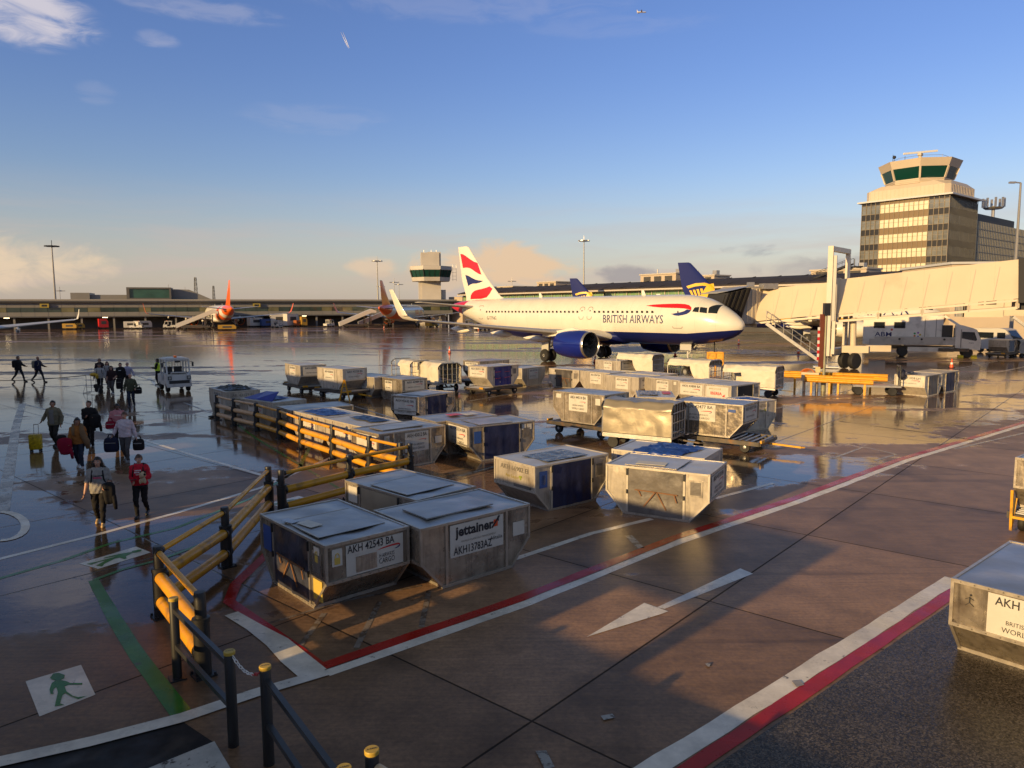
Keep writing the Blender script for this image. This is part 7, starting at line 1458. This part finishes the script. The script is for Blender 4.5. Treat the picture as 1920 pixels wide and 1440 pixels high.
    rr = np.sqrt((co[:, 0]/tw)**2+((co[:, 1]-yo)/td)**2); dt = (rr-1)*np.minimum(tw, td)+np.maximum(0, zz-1.46)*2+np.maximum(0, .80-zz)*3; upd(dt, 'torso')
    hc = np.array(Hc); dh = np.linalg.norm((co-hc)/np.array([.085, .105, .12]), axis=1)-1; tg[(dh*.09 < best) & (co[:, 2] > hc[2]-.14)] = 8
    T = {q: i for i, q in enumerate(names)}
    fv = [tuple(p.vertices) for p in body.polygons]; fa = np.array([f if len(f) == 4 else f+(f[-1],) for f in fv])
    def shell(name, mask, d, mat, wr=.004, fl=0.0):
        ff = fa[mask[fa].all(axis=1)]
        if not len(ff): return None
        used = np.unique(ff); mp_ = -np.ones(n, int); mp_[used] = np.arange(len(used)); c = co[used]; nn = no[used]
        w = wr*(np.sin(c[:, 2]*46+c[:, 0]*23)+np.sin(c[:, 0]*61-c[:, 2]*29+c[:, 1]*37)*.7)
        v = c+nn*(d+w)[:, None] if not np.isscalar(d) else c+nn*(d+w)[:, None]
        if fl: g = np.clip((1.05-c[:, 2])/.5, 0, 1)*fl; v[:, 0] *= 1+g; v[:, 1] *= 1+g
        m = MB(); m.add([tuple(q*k) for q in v], [tuple(mp_[q] for q in f) if f[2] != f[3] else tuple(mp_[q] for q in f[:3]) for f in ff]); return m.build(name, mat, t, smooth=True)
    body.vertices.foreach_set('co', (co*k).ravel()); body.polygons.foreach_set('use_smooth', [True]*len(body.polygons)); body.update()
    bo = bpy.data.objects.new('body', body); C.objects.link(bo); bo.parent = t
    is_ = lambda *q: np.isin(tg, [T[x] for x in q])
    arms = is_('armU', 'armF') if sleeve == 'long' else (is_('armU') if sleeve == 'short' else np.zeros(n, bool))
    nl = top[0]; shell(nl, (is_('torso') & (zz > hem)) | arms | (is_('thigh', 'torso') & (zz > hem)) | (is_('neck') & (zz < 1.47)), topd, top[1], .005, flare)
    shell(legs[0], ((is_('torso') & (zz < 1.04)) | is_('thigh', 'shin')), legd if hem < 1.0 else legd, legs[1], .004)
    sh = is_('foot') | (is_('shin') & (zz < .12))
    for s in (1, -1): shell(shoes[0], sh & (s*co[:, 0] > 0), .008, shoes[1], 0)
    # hair and face
    inv = np.array(RL.inverted()); loc = (np.c_[co, np.ones(n)]@inv.T)[:, :3]-hc; hd = tg == T['head']; hm = pm('hair_%s' % hair[2] if len(hair) > 2 else 'dark_hair', hair[1], .55, var=.3, vscale=30)
    if hair[0] != 'bald':
        top_ = hd & ((loc[:, 2] > .052-.0*loc[:, 1]) | ((loc[:, 1] > .005) & (loc[:, 2] > -.065)) | ((loc[:, 2] > .02) & (np.abs(loc[:, 0]) > .06)))
        ho = shell('hair', top_, .016 if hair[0] == 'short' else .022, hm, .003)
        m = MB()
        if hair[0] == 'long':
            for s in (-1, 1): m.tube([RL @ (Hc+Vector((s*.075, .02, .04))), RL @ (Hc+Vector((s*.088, .03, -.05))), Hc+Vector((s*.09, .035, -.15)), Hc+Vector((s*.075, .02, -.24))], [.03, .04, .04, .012], 10)
            m.ball(Hc+Vector((0, .075, -.09)), (.085, .045, .13), 12)
        if hair[0] == 'bun': m.ball(RL @ (Hc+Vector((0, .09, .09))), (.045, .045, .045), 10)
        if m.v: m.v = [tuple(Vector(p)*k) for p in m.v]; m.build('hair_lock', hm, ho, smooth=True)
    if hood: m = MB(); m.ball((0, .085+ln(1.45), 1.45-drop), (.12, .06, .075), 12); m.v = [tuple(Vector(p)*k) for p in m.v]; m.build('hood', hood, t, smooth=True)
    def fp(x, y, z): return (RL @ (Hc+Vector((x, y, z))))*k
    for s in (-1, 1):
        e = MB().ball(fp(s*.030, -.079, .010), .0115*k, 8).build('eye', pm('eye_white', (.6, .58, .55), .3), t, smooth=True); MB().ball(fp(s*.030, -.0885, .010), .0055*k, 6).build('iris', BLK(), e)
        MB().bar(fp(s*.016, -.088, .030), fp(s*.048, -.078, .030), .007*k, .006*k).build('eyebrow', hm if hair[0] != 'bald' else pm('brow_grey', (.12, .09, .07), .8), t)
    MB().bar(fp(-.022, -.088, -.058), fp(.022, -.088, -.058), .008*k, .009*k).build('mouth', pm('lips', (.30, .10, .085), .5), t)
    if glasses:
        m = MB()
        for s in (-1, 1): m.tube([fp(s*.031+.024*math.cos(a), -.102, .010+.019*math.sin(a)) for a in [i*math.pi/6 for i in range(13)]], .003*k, 5); m.bar(fp(s*.055, -.10, .012), fp(s*.078, .0, .008), .004*k)
        m.bar(fp(-.008, -.102, .012), fp(.008, -.102, .012), .004*k); m.build('glasses', BLK(), t)
    def front(x, z, off=.03):
        w, d, y0 = torso_at(z, girth); return Vector((x, y0+ln(z)-d*math.sqrt(max(0.05, 1-(x/w)**2))-topd-off, z-drop))*k
    def back(x, z, off=.03):
        w, d, y0 = torso_at(z, girth); return Vector((x, y0+ln(z)+d*math.sqrt(max(0.05, 1-(x/w)**2))+topd+off, z-drop))*k
    if marks:
        for (z, wd, hh, c) in marks:
            m = MB(); x = -wd/2; i = 0
            while x < wd/2:
                l = (.022, .03, .018, .026)[i % 4]; m.add([front(a, b, .012) for a, b in ((x, z), (x+l, z), (x+l, z+hh), (x, z+hh))], [(0, 1, 2, 3)]); x += l+.008; i += 1
            m.build('shirt_print', c, t)
    if vest: shell('hi_vis_vest', is_('torso') & (zz > .93) & (zz < 1.44), topd+.012, vest, .003)
    t['_k'] = k; return t, front, back
SKINM = {a: pm('skin_%s' % a, c, .5, var=.06, vscale=20) for a, c in SKIN.items()}
def loc_thing(name, lab, cat, pos, yaw, group=None): return thing(name, lab, cat, pos, R(yaw), group)
def backpack(lab, P, pos, yaw, mat, w=.32, h=.46, d=.16):
    t_, front, back = P; t = loc_thing('backpack', lab, 'backpack', pos, yaw, 'backpacks'); b = back(0, 1.18, .02); k = t_['_k']; m = MB(); rg = []
    for q, s in ((0, .6), (.06, .9), (.2, 1), (.75, 1), (.92, .86), (1, .5)):
        rg.append([b+Vector((w/2*s*math.copysign(abs(math.cos(a))**.5, math.cos(a)), d*.5+d/2*s*math.copysign(abs(math.sin(a))**.5, math.sin(a)), -h*.45+h*q)) for a in [2*math.pi*i/16 for i in range(16)]])
    m.rings(rg); m.build('pack', mat, t, smooth=50); MB().ball(b+Vector((0, d*.98, -h*.15)), (w*.36, .05, h*.2), 10).build('pocket', mat, t, smooth=True)
    for s in (-1, 1):
        m = MB(); pts = [back(s*.10, 1.34, .0), Vector((s*.105*k, .0, 1.455*k)), front(s*.115, 1.38, .006), front(s*.125, 1.28, .010), front(s*.135, 1.18, .008), front(s*.16, 1.08, -.01)]
        m.tube(pts, .018, 8); m.build('strap', mat, t, smooth=True)
    return t
def coat(lab, pos, yaw, c, mat, w=.30, h=.62, d=.16, name='folded_coat', tail=True):
    """garment hung over a forearm: c is where it folds, in the person's own frame"""
    t = loc_thing(name, lab, 'coat', pos, yaw); c = Vector(c); m = MB(); rg = []; rnd = random.Random(int(abs(pos[0]*53)))
    ph = rnd.uniform(0, 6)
    for q, s in ((0, .35), (.06, .75), (.2, 1), (.5, .95), (.8, .8), (.95, .7), (1, .3)):
        rg.append([c+Vector((w/2*s*math.cos(a)*(1+.10*math.sin(5*a+ph+q*3)), d/2*s*math.sin(a)*(1+.18*math.sin(4*a+ph)), .05-h*q)) for a in [2*math.pi*i/24 for i in range(24)]])
    m.rings(rg); m.build('cloth_body', mat, t, smooth=60)
    if tail:
        m = MB(); m.tube([c+Vector((w*.3, -.02, -h*.5)), c+Vector((w*.42, -.03, -h*.85)), c+Vector((w*.46, -.02, -h*1.15))], [.06, .05, .035], 10); m.build('hanging_sleeve', mat, t, smooth=True)
    return t
def bag(lab, pos, yaw, c, mat, size=(.40, .22, .32), name='holdall', round_=.6, handle=True, cat='bag'):
    t = loc_thing(name, lab, cat, pos, yaw, 'carried bags'); c = Vector(c); m = MB(); rg = []
    for q, s in ((0, .75), (.08, .95), (.3, 1.0), (.7, .98), (.92, .85), (1, .6)):
        rg.append([c+Vector((size[0]/2*s*math.copysign(abs(math.cos(a))**round_, math.cos(a)), size[1]/2*s*math.copysign(abs(math.sin(a))**round_, math.sin(a)), -size[2]+size[2]*q)) for a in [2*math.pi*i/20 for i in range(20)]])
    m.rings(rg); m.build('bag_body', mat, t, smooth=50)
    m = MB(); m.bar(c+Vector((-size[0]*.36, -size[1]/2-.004, -size[2]*.35)), c+Vector((size[0]*.36, -size[1]/2-.004, -size[2]*.35)), .012, .018); m.build('zip', pm('zip_grey', (.3, .3, .28), .5), t)
    if handle:
        m = MB()
        for s in (-1, 1): m.tube([c+Vector((-size[0]*.22, s*.05, -.02)), c+Vector((-size[0]*.15, s*.02, .10)), c+Vector((size[0]*.15, s*.02, .10)), c+Vector((size[0]*.22, s*.05, -.02))], .012, 8)
        m.build('handle', mat, t, smooth=True)
    return t
bk_, nv_ = cloth('black_cloth', (.015, .014, .015)), cloth('navy_cloth', (.018, .022, .05))
jean = cloth('dark_denim', (.03, .038, .06)); legg = cloth('black_leggings', (.018, .016, .016)); greyp = cloth('grey_trousers', (.09, .085, .085))
def sh(n, c): return ('shoe', pm(n, c, .5, var=.15, vscale=9))
bsh, tsh, wsh, gsh = sh('black_shoe', (.02, .02, .02)), sh('tan_boot', (.50, .33, .15)), sh('white_shoe', (.55, .53, .5)), sh('grey_shoe', (.2, .19, .18))
HB, HBR = ('short', (.012, .010, .009), 'black'), ('short', (.06, .03, .016), 'brown')
# 1 the pair in front
p = G(190, 983); y = 22
P = person('woman in grey printed T-shirt and dark leggings with tan boots, frontmost on the walkway', p, y, 1.57, ('tee_shirt', cloth('grey_jersey', (.30, .28, .26))), ('leggings', legg), tsh, 'fair', ('long', (.02, .014, .01), 'darkbrown'), 1.25, (.16, -.20, 1.0), (-.30, -.10, .86), (.07, -.26, 0), (-.09, .16, .04), 'short', .84, (-6, 0), .010, topd=.018,
           marks=[(1.27, .16, .028, INK()), (1.215, .19, .04, pm('print_pink', (.55, .04, .14), .6))])
backpack('black backpack on the frontmost woman in grey', P, p, y, bk_); coat('black jacket hanging over the forearm of the frontmost woman', p, y, (.22, -.20, .95), bk_, .26, .5, .2)
p = G(266, 968); y = 14
P = person('youngster in bright red jumper with white print and black trousers', p, y, 1.50, ('red_jumper', cloth('red_jersey', (.55, .015, .035))), ('trousers', bk_), bsh, 'fair', HBR, 1.1, (.14, -.27, 1.14), (-.10, -.26, 1.02), (.10, .18, .05), (-.07, -.20, 0), 'long', .90, (4, 14), .010, topd=.022,
           marks=[(1.30, .15, .030, WPAINT()), (1.245, .18, .034, WPAINT()), (1.19, .10, .028, WPAINT())])
backpack('dark backpack on the youngster in the red jumper', P, p, y, bk_, .28, .40, .14)
ty = loc_thing('soft_toy', 'cream and black soft toy held against the red jumper', 'soft toy', p, y); cf, cbk = cloth('toy_cream', (.55, .42, .26)), bk_
MB().ball((.14, -.30, 1.06), (.075, .065, .075), 12).ball((.13, -.27, .94), (.06, .055, .085), 12).build('toy_body', cf, ty, smooth=True); MB().ball((.10, -.30, 1.12), .028, 8).ball((.19, -.30, 1.12), .028, 8).ball((.19, -.335, 1.07), .03, 8).build('toy_ears', cbk, ty, smooth=True)
MB().ball((.08, -.29, .90), (.03, .03, .06), 8).ball((.18, -.29, .90), (.03, .03, .06), 8).build('toy_legs', cf, ty, smooth=True)
tag(MB().box((-.06, -.305, .95), (.13, .07, .012), .3).build('phone', BLK()), 'dark phone held by the youngster in red', 'phone'); o = [q for q in C.objects if q.name == 'phone'][0]; o.location = p; o.rotation_euler = (0, 0, R(y))
# 2 middle group
p = G(238, 866); y = 10
P = person('person in pale lilac pullover and grey trousers carrying two bags', p, y, 1.64, ('pullover', cloth('pale_lilac', (.60, .52, .56))), ('trousers', greyp), gsh, 'fair', ('short', (.10, .05, .03), 'auburn'), 1.15, (.34, .02, .80), (-.36, -.06, .95), (.08, -.16, 0), (-.08, .18, .04), 'long', .88, (-10, 16), topd=.022)
bag('dark navy suitcase bag with pale stripe swung by the person in lilac', p, y, (-.40, -.08, .82), nv_, (.44, .24, .46), 'travel_bag'); bag('black shoulder bag low on the far side of the person in lilac', p, y, (.36, .06, .72), bk_, (.34, .2, .36))
p = G(150, 878); y = 18
P = person('woman in rust jumper and brown shawl with glasses, red coat on her arm', p, y, 1.58, ('jumper', cloth('rust_wool', (.34, .13, .03))), ('jeans', jean), wsh, 'tan', ('bun', (.015, .01, .009), 'black'), 1.15, (.26, -.02, .78), (-.20, -.24, .94), (.10, -.14, 0), (-.08, .20, .04), 'long', .86, (0, 8), topd=.02, glasses=True)
coat('crimson coat bundled over the arm of the woman in rust', p, y, (-.30, -.24, .96), cloth('crimson_cloth', (.26, .008, .03)), .40, .52, .26); coat('black lining bundle on top of the crimson coat', p, y, (-.42, -.14, 1.04), bk_, .30, .26, .2, 'dark_bundle', False)
sc = loc_thing('shawl', 'brown shawl hanging from the shoulders of the woman in rust', 'shawl', p, y); mm = cloth('brown_shawl', (.20, .12, .06)); m = MB()
for s in (-1, 1): m.tube([(s*.02, .09, 1.36), (s*.10, .03, 1.345), (s*.13, -.10, 1.24), (s*.17, -.14, 1.05), (s*.26, -.12, .85), (s*.28, -.10, .62)] if s > 0 else [(s*.02, .09, 1.36), (s*.10, .03, 1.345), (s*.10, -.13, 1.22), (s*.08, -.16, 1.05)], [.05, .06, .07, .08, .09, .05] if s > 0 else [.05, .06, .05, .03], 12)
m.build('wool_wrap', mm, sc, smooth=True)
p = G(104, 839); y = 8
P = person('man in olive jacket over grey jumper pulling a yellow suitcase', p, y, 1.70, ('jacket', cloth('olive_cotton', (.19, .165, .105))), ('trousers', cloth('charcoal_trousers', (.035, .033, .03))), bsh, 'tan', HB, 1.05, (.26, -.06, .88), (-.42, .10, 1.00), (.08, -.10, 0), (-.09, .22, .05), 'long', .84, (0, -4), topd=.03)
m = MB()
for x in (-.09, -.045, 0, .045): pass
f = P[1]; gj = cloth('grey_knit', (.20, .19, .18)); m.grid(lambda u, v: tuple(f(-.075+.15*u, .90+.50*v, .012)), 8, 12); o = m.build('grey_jumper', gj, P[0], smooth=True)
ph = G(68, 846); su = thing('suitcase', 'yellow patterned wheeled suitcase pulled by the man in olive', 'suitcase', ph, R(14)); ym = pm('suitcase_yellow', (.62, .43, .015), .35, var=.7, vscale=16)
m = MB(); rg = []
for z, s in ((.07, .86), (.10, 1), (.55, 1), (.59, .9), (.60, .7)): rg.append([Vector((.19*s*math.copysign(abs(math.cos(a))**.35, math.cos(a)), .12*s*math.copysign(abs(math.sin(a))**.35, math.sin(a)), z)) for a in [2*math.pi*i/24 for i in range(24)]])
m.rings(rg); m.build('shell', ym, su, smooth=40); m = MB()
for x in (-.07, .07): m.tube([(x, .10, .58), (x, .13, .92)], .010, 8)
m.tube([(-.07, .13, .92), (.07, .13, .92)], .014, 8); m.build('pull_handle', STEEL(), su)
for x in (-.14, .14):
    for y_ in (-.08, .08): MB().tube([(x-.02, y_, .035), (x+.02, y_, .035)], .034, 12).build('wheel', RUB(), su)
p = G(171, 838); y = 20
P = person('person in long black coat hugging a dark garment, behind the woman in rust', p, y, 1.68, ('long_coat', bk_), ('trousers', bk_), bsh, 'fair', HBR, 1.08, (.20, -.28, 1.12), (-.06, -.26, 1.16), (.08, -.16, 0), (-.08, .2, .05), 'long', .62, (-28, -6), topd=.028, flare=.10)
coat('black garment cradled by the person in the long black coat', p, y, (.24, -.30, 1.16), bk_, .36, .5, .24)
p = G(224, 840); y = 25
P = person('woman in pink hooded top with dark hair, half hidden by the person in lilac', p, y, 1.58, ('pink_hoodie', cloth('pink_jersey', (.52, .22, .24))), ('trousers', legg), bsh, 'brown', HB, 1.25, (.12, -.26, 1.05), (-.22, -.20, 1.0), (.08, -.1, 0), (-.08, .14, .03), 'long', .88, (10, 16), topd=.022, hood=cloth('pink_jersey', (.52, .22, .24)), marks=[(1.27, .2, .04, pm('print_cream', (.6, .5, .45), .7))], glasses=True)
bag('crimson handbag on the arm of the woman in pink', p, y, (-.22, -.22, 1.0), cloth('crimson_cloth', (.26, .008, .03)), (.32, .16, .26), 'handbag')
# 3 group farther back
p = G(247, 764); y = 20
P = person('bald man in green checked shirt with black shoulder bag', p, y, 1.72, ('checked_shirt', pm('green_check', (.07, .075, .04), .85, var=.6, vscale=16)), ('jeans', jean), bsh, 'fair', ('bald', (.1, .08, .06), 'grey'), 1.12, (.24, -.22, .98), (-.26, -.12, .90), (.09, .2, .05), (-.07, -.18, 0), 'long', .84, (-4, 10), .014, topd=.022)
bag('round black bag at the hip of the man in the checked shirt', p, y, (.34, -.05, 1.02), bk_, (.34, .2, .34), 'shoulder_bag')
p = G(189, 736); y = 22
P = person('man in light grey sweatshirt, left front of the far group', p, y, 1.74, ('sweatshirt', cloth('light_grey_jersey', (.42, .40, .39))), ('jeans', bk_), bsh, 'tan', HBR, 1.12, (.29, -.02, .82), (-.30, -.04, .86), (.08, -.2, 0), (-.08, .2, .05), 'long', .86, (0, 6), .014, topd=.022)
backpack('dark backpack of the man in the light grey sweatshirt', P, p, y, bk_)
p = G(211, 739); y = 10
P = person('woman in black printed T-shirt and grey trousers with long dark hair', p, y, 1.66, ('tee_shirt', cloth('dark_maroon', (.035, .018, .02))), ('trousers', greyp), wsh, 'fair', ('long', (.02, .014, .01), 'darkbrown'), 1.15, (.22, -.20, 1.0), (-.28, -.05, .80), (.08, -.12, 0), (-.08, .22, .05), 'short', .84, (0, 4), .014, topd=.02)
bag('dark coat bag carried beside the woman in the black T-shirt', p, y, (.42, -.05, .92), bk_, (.36, .26, .62), 'garment_bag')
p = G(189, 724); y = 15
person('person in dark hooded jacket at the very back of the far group', p, y, 1.80, ('jacket', cloth('maroon_dark', (.03, .016, .02))), ('trousers', bk_), bsh, 'tan', HB, 1.1, vox=.015, topd=.03, hood=cloth('maroon_dark', (.03, .016, .02)))
p = G(203, 727); y = 18
P = person('woman in grey striped top with backpack straps, middle of the far group', p, y, 1.66, ('striped_top', cloth('stone_jersey', (.33, .31, .30))), ('patterned_leggings', pm('leggings_pattern', (.13, .12, .12), .8, var=.9, vscale=14)), bsh, 'fair', ('long', (.02, .014, .01), 'darkbrown'), 1.1, vox=.015, topd=.02)
backpack('black backpack of the woman in the striped top', P, p, y, bk_)
p = G(228, 734); y = 15
person('person in black jacket with blue hood and lanyard, right of the far group', p, y, 1.74, ('jacket', bk_), ('trousers', bk_), bsh, 'fair', HB, 1.1, vox=.015, topd=.028, hood=cloth('blue_cloth', (.08, .13, .25)), hem=.78, marks=[(1.26, .10, .04, WPAINT())])
p = G(241, 730); y = 12
person('woman in lavender top with pale hair, rightmost of the far group', p, y, 1.68, ('lavender_top', cloth('lavender_jersey', (.40, .38, .50))), ('trousers', bk_), bsh, 'fair', ('short', (.55, .40, .38), 'pale'), 1.1, (.40, -.1, .88), (-.24, -.16, .98), vox=.015, hem=.92, topd=.02)
# 4 two walkers at the left, and the worker
for px, py, lab, sk in ((37, 716, 'dark clothed walker with big black backpack, leftmost on the apron', bk_), (74, 717, 'dark clothed walker with pale rucksack, second from the left', cloth('stone_canvas', (.30, .27, .2)))):
    p = G(px, py); y = 84
    P = person(lab, p, y, 1.78, ('jacket', bk_ if px == 37 else nv_), ('jeans', cloth('black_denim', (.025, .028, .035))), bsh, 'tan', ('short', (.05, .028, .016), 'brown') if px == 37 else ('bald', (.1, .1, .1), 'grey'), 1.05, (.22, -.30, 1.05), (-.22, .06, .84), (.08, -.34, .0), (-.08, .40, .10), 'long', .86, vox=.014, topd=.024)
    backpack('bulky black backpack of the leftmost walker' if px == 37 else 'pale rucksack of the second walker', P, p, y, sk, .34, .52, .22)
p = G(297, 722); y = 165
person('ground worker in black with yellow high visibility vest by the white tug', p, -78, 1.72, ('jumper', bk_), ('trousers', bk_), bsh, 'tan', ('long', (.015, .012, .01), 'black'), 1.05, (.05, -.28, 1.12), (-.05, -.28, 1.12), (.09, -.03, 0), (-.09, .05, 0), vox=.014, topd=.02, vest=pm('hi_vis_yellow', (.55, .72, .02), .6), group='ground staff')
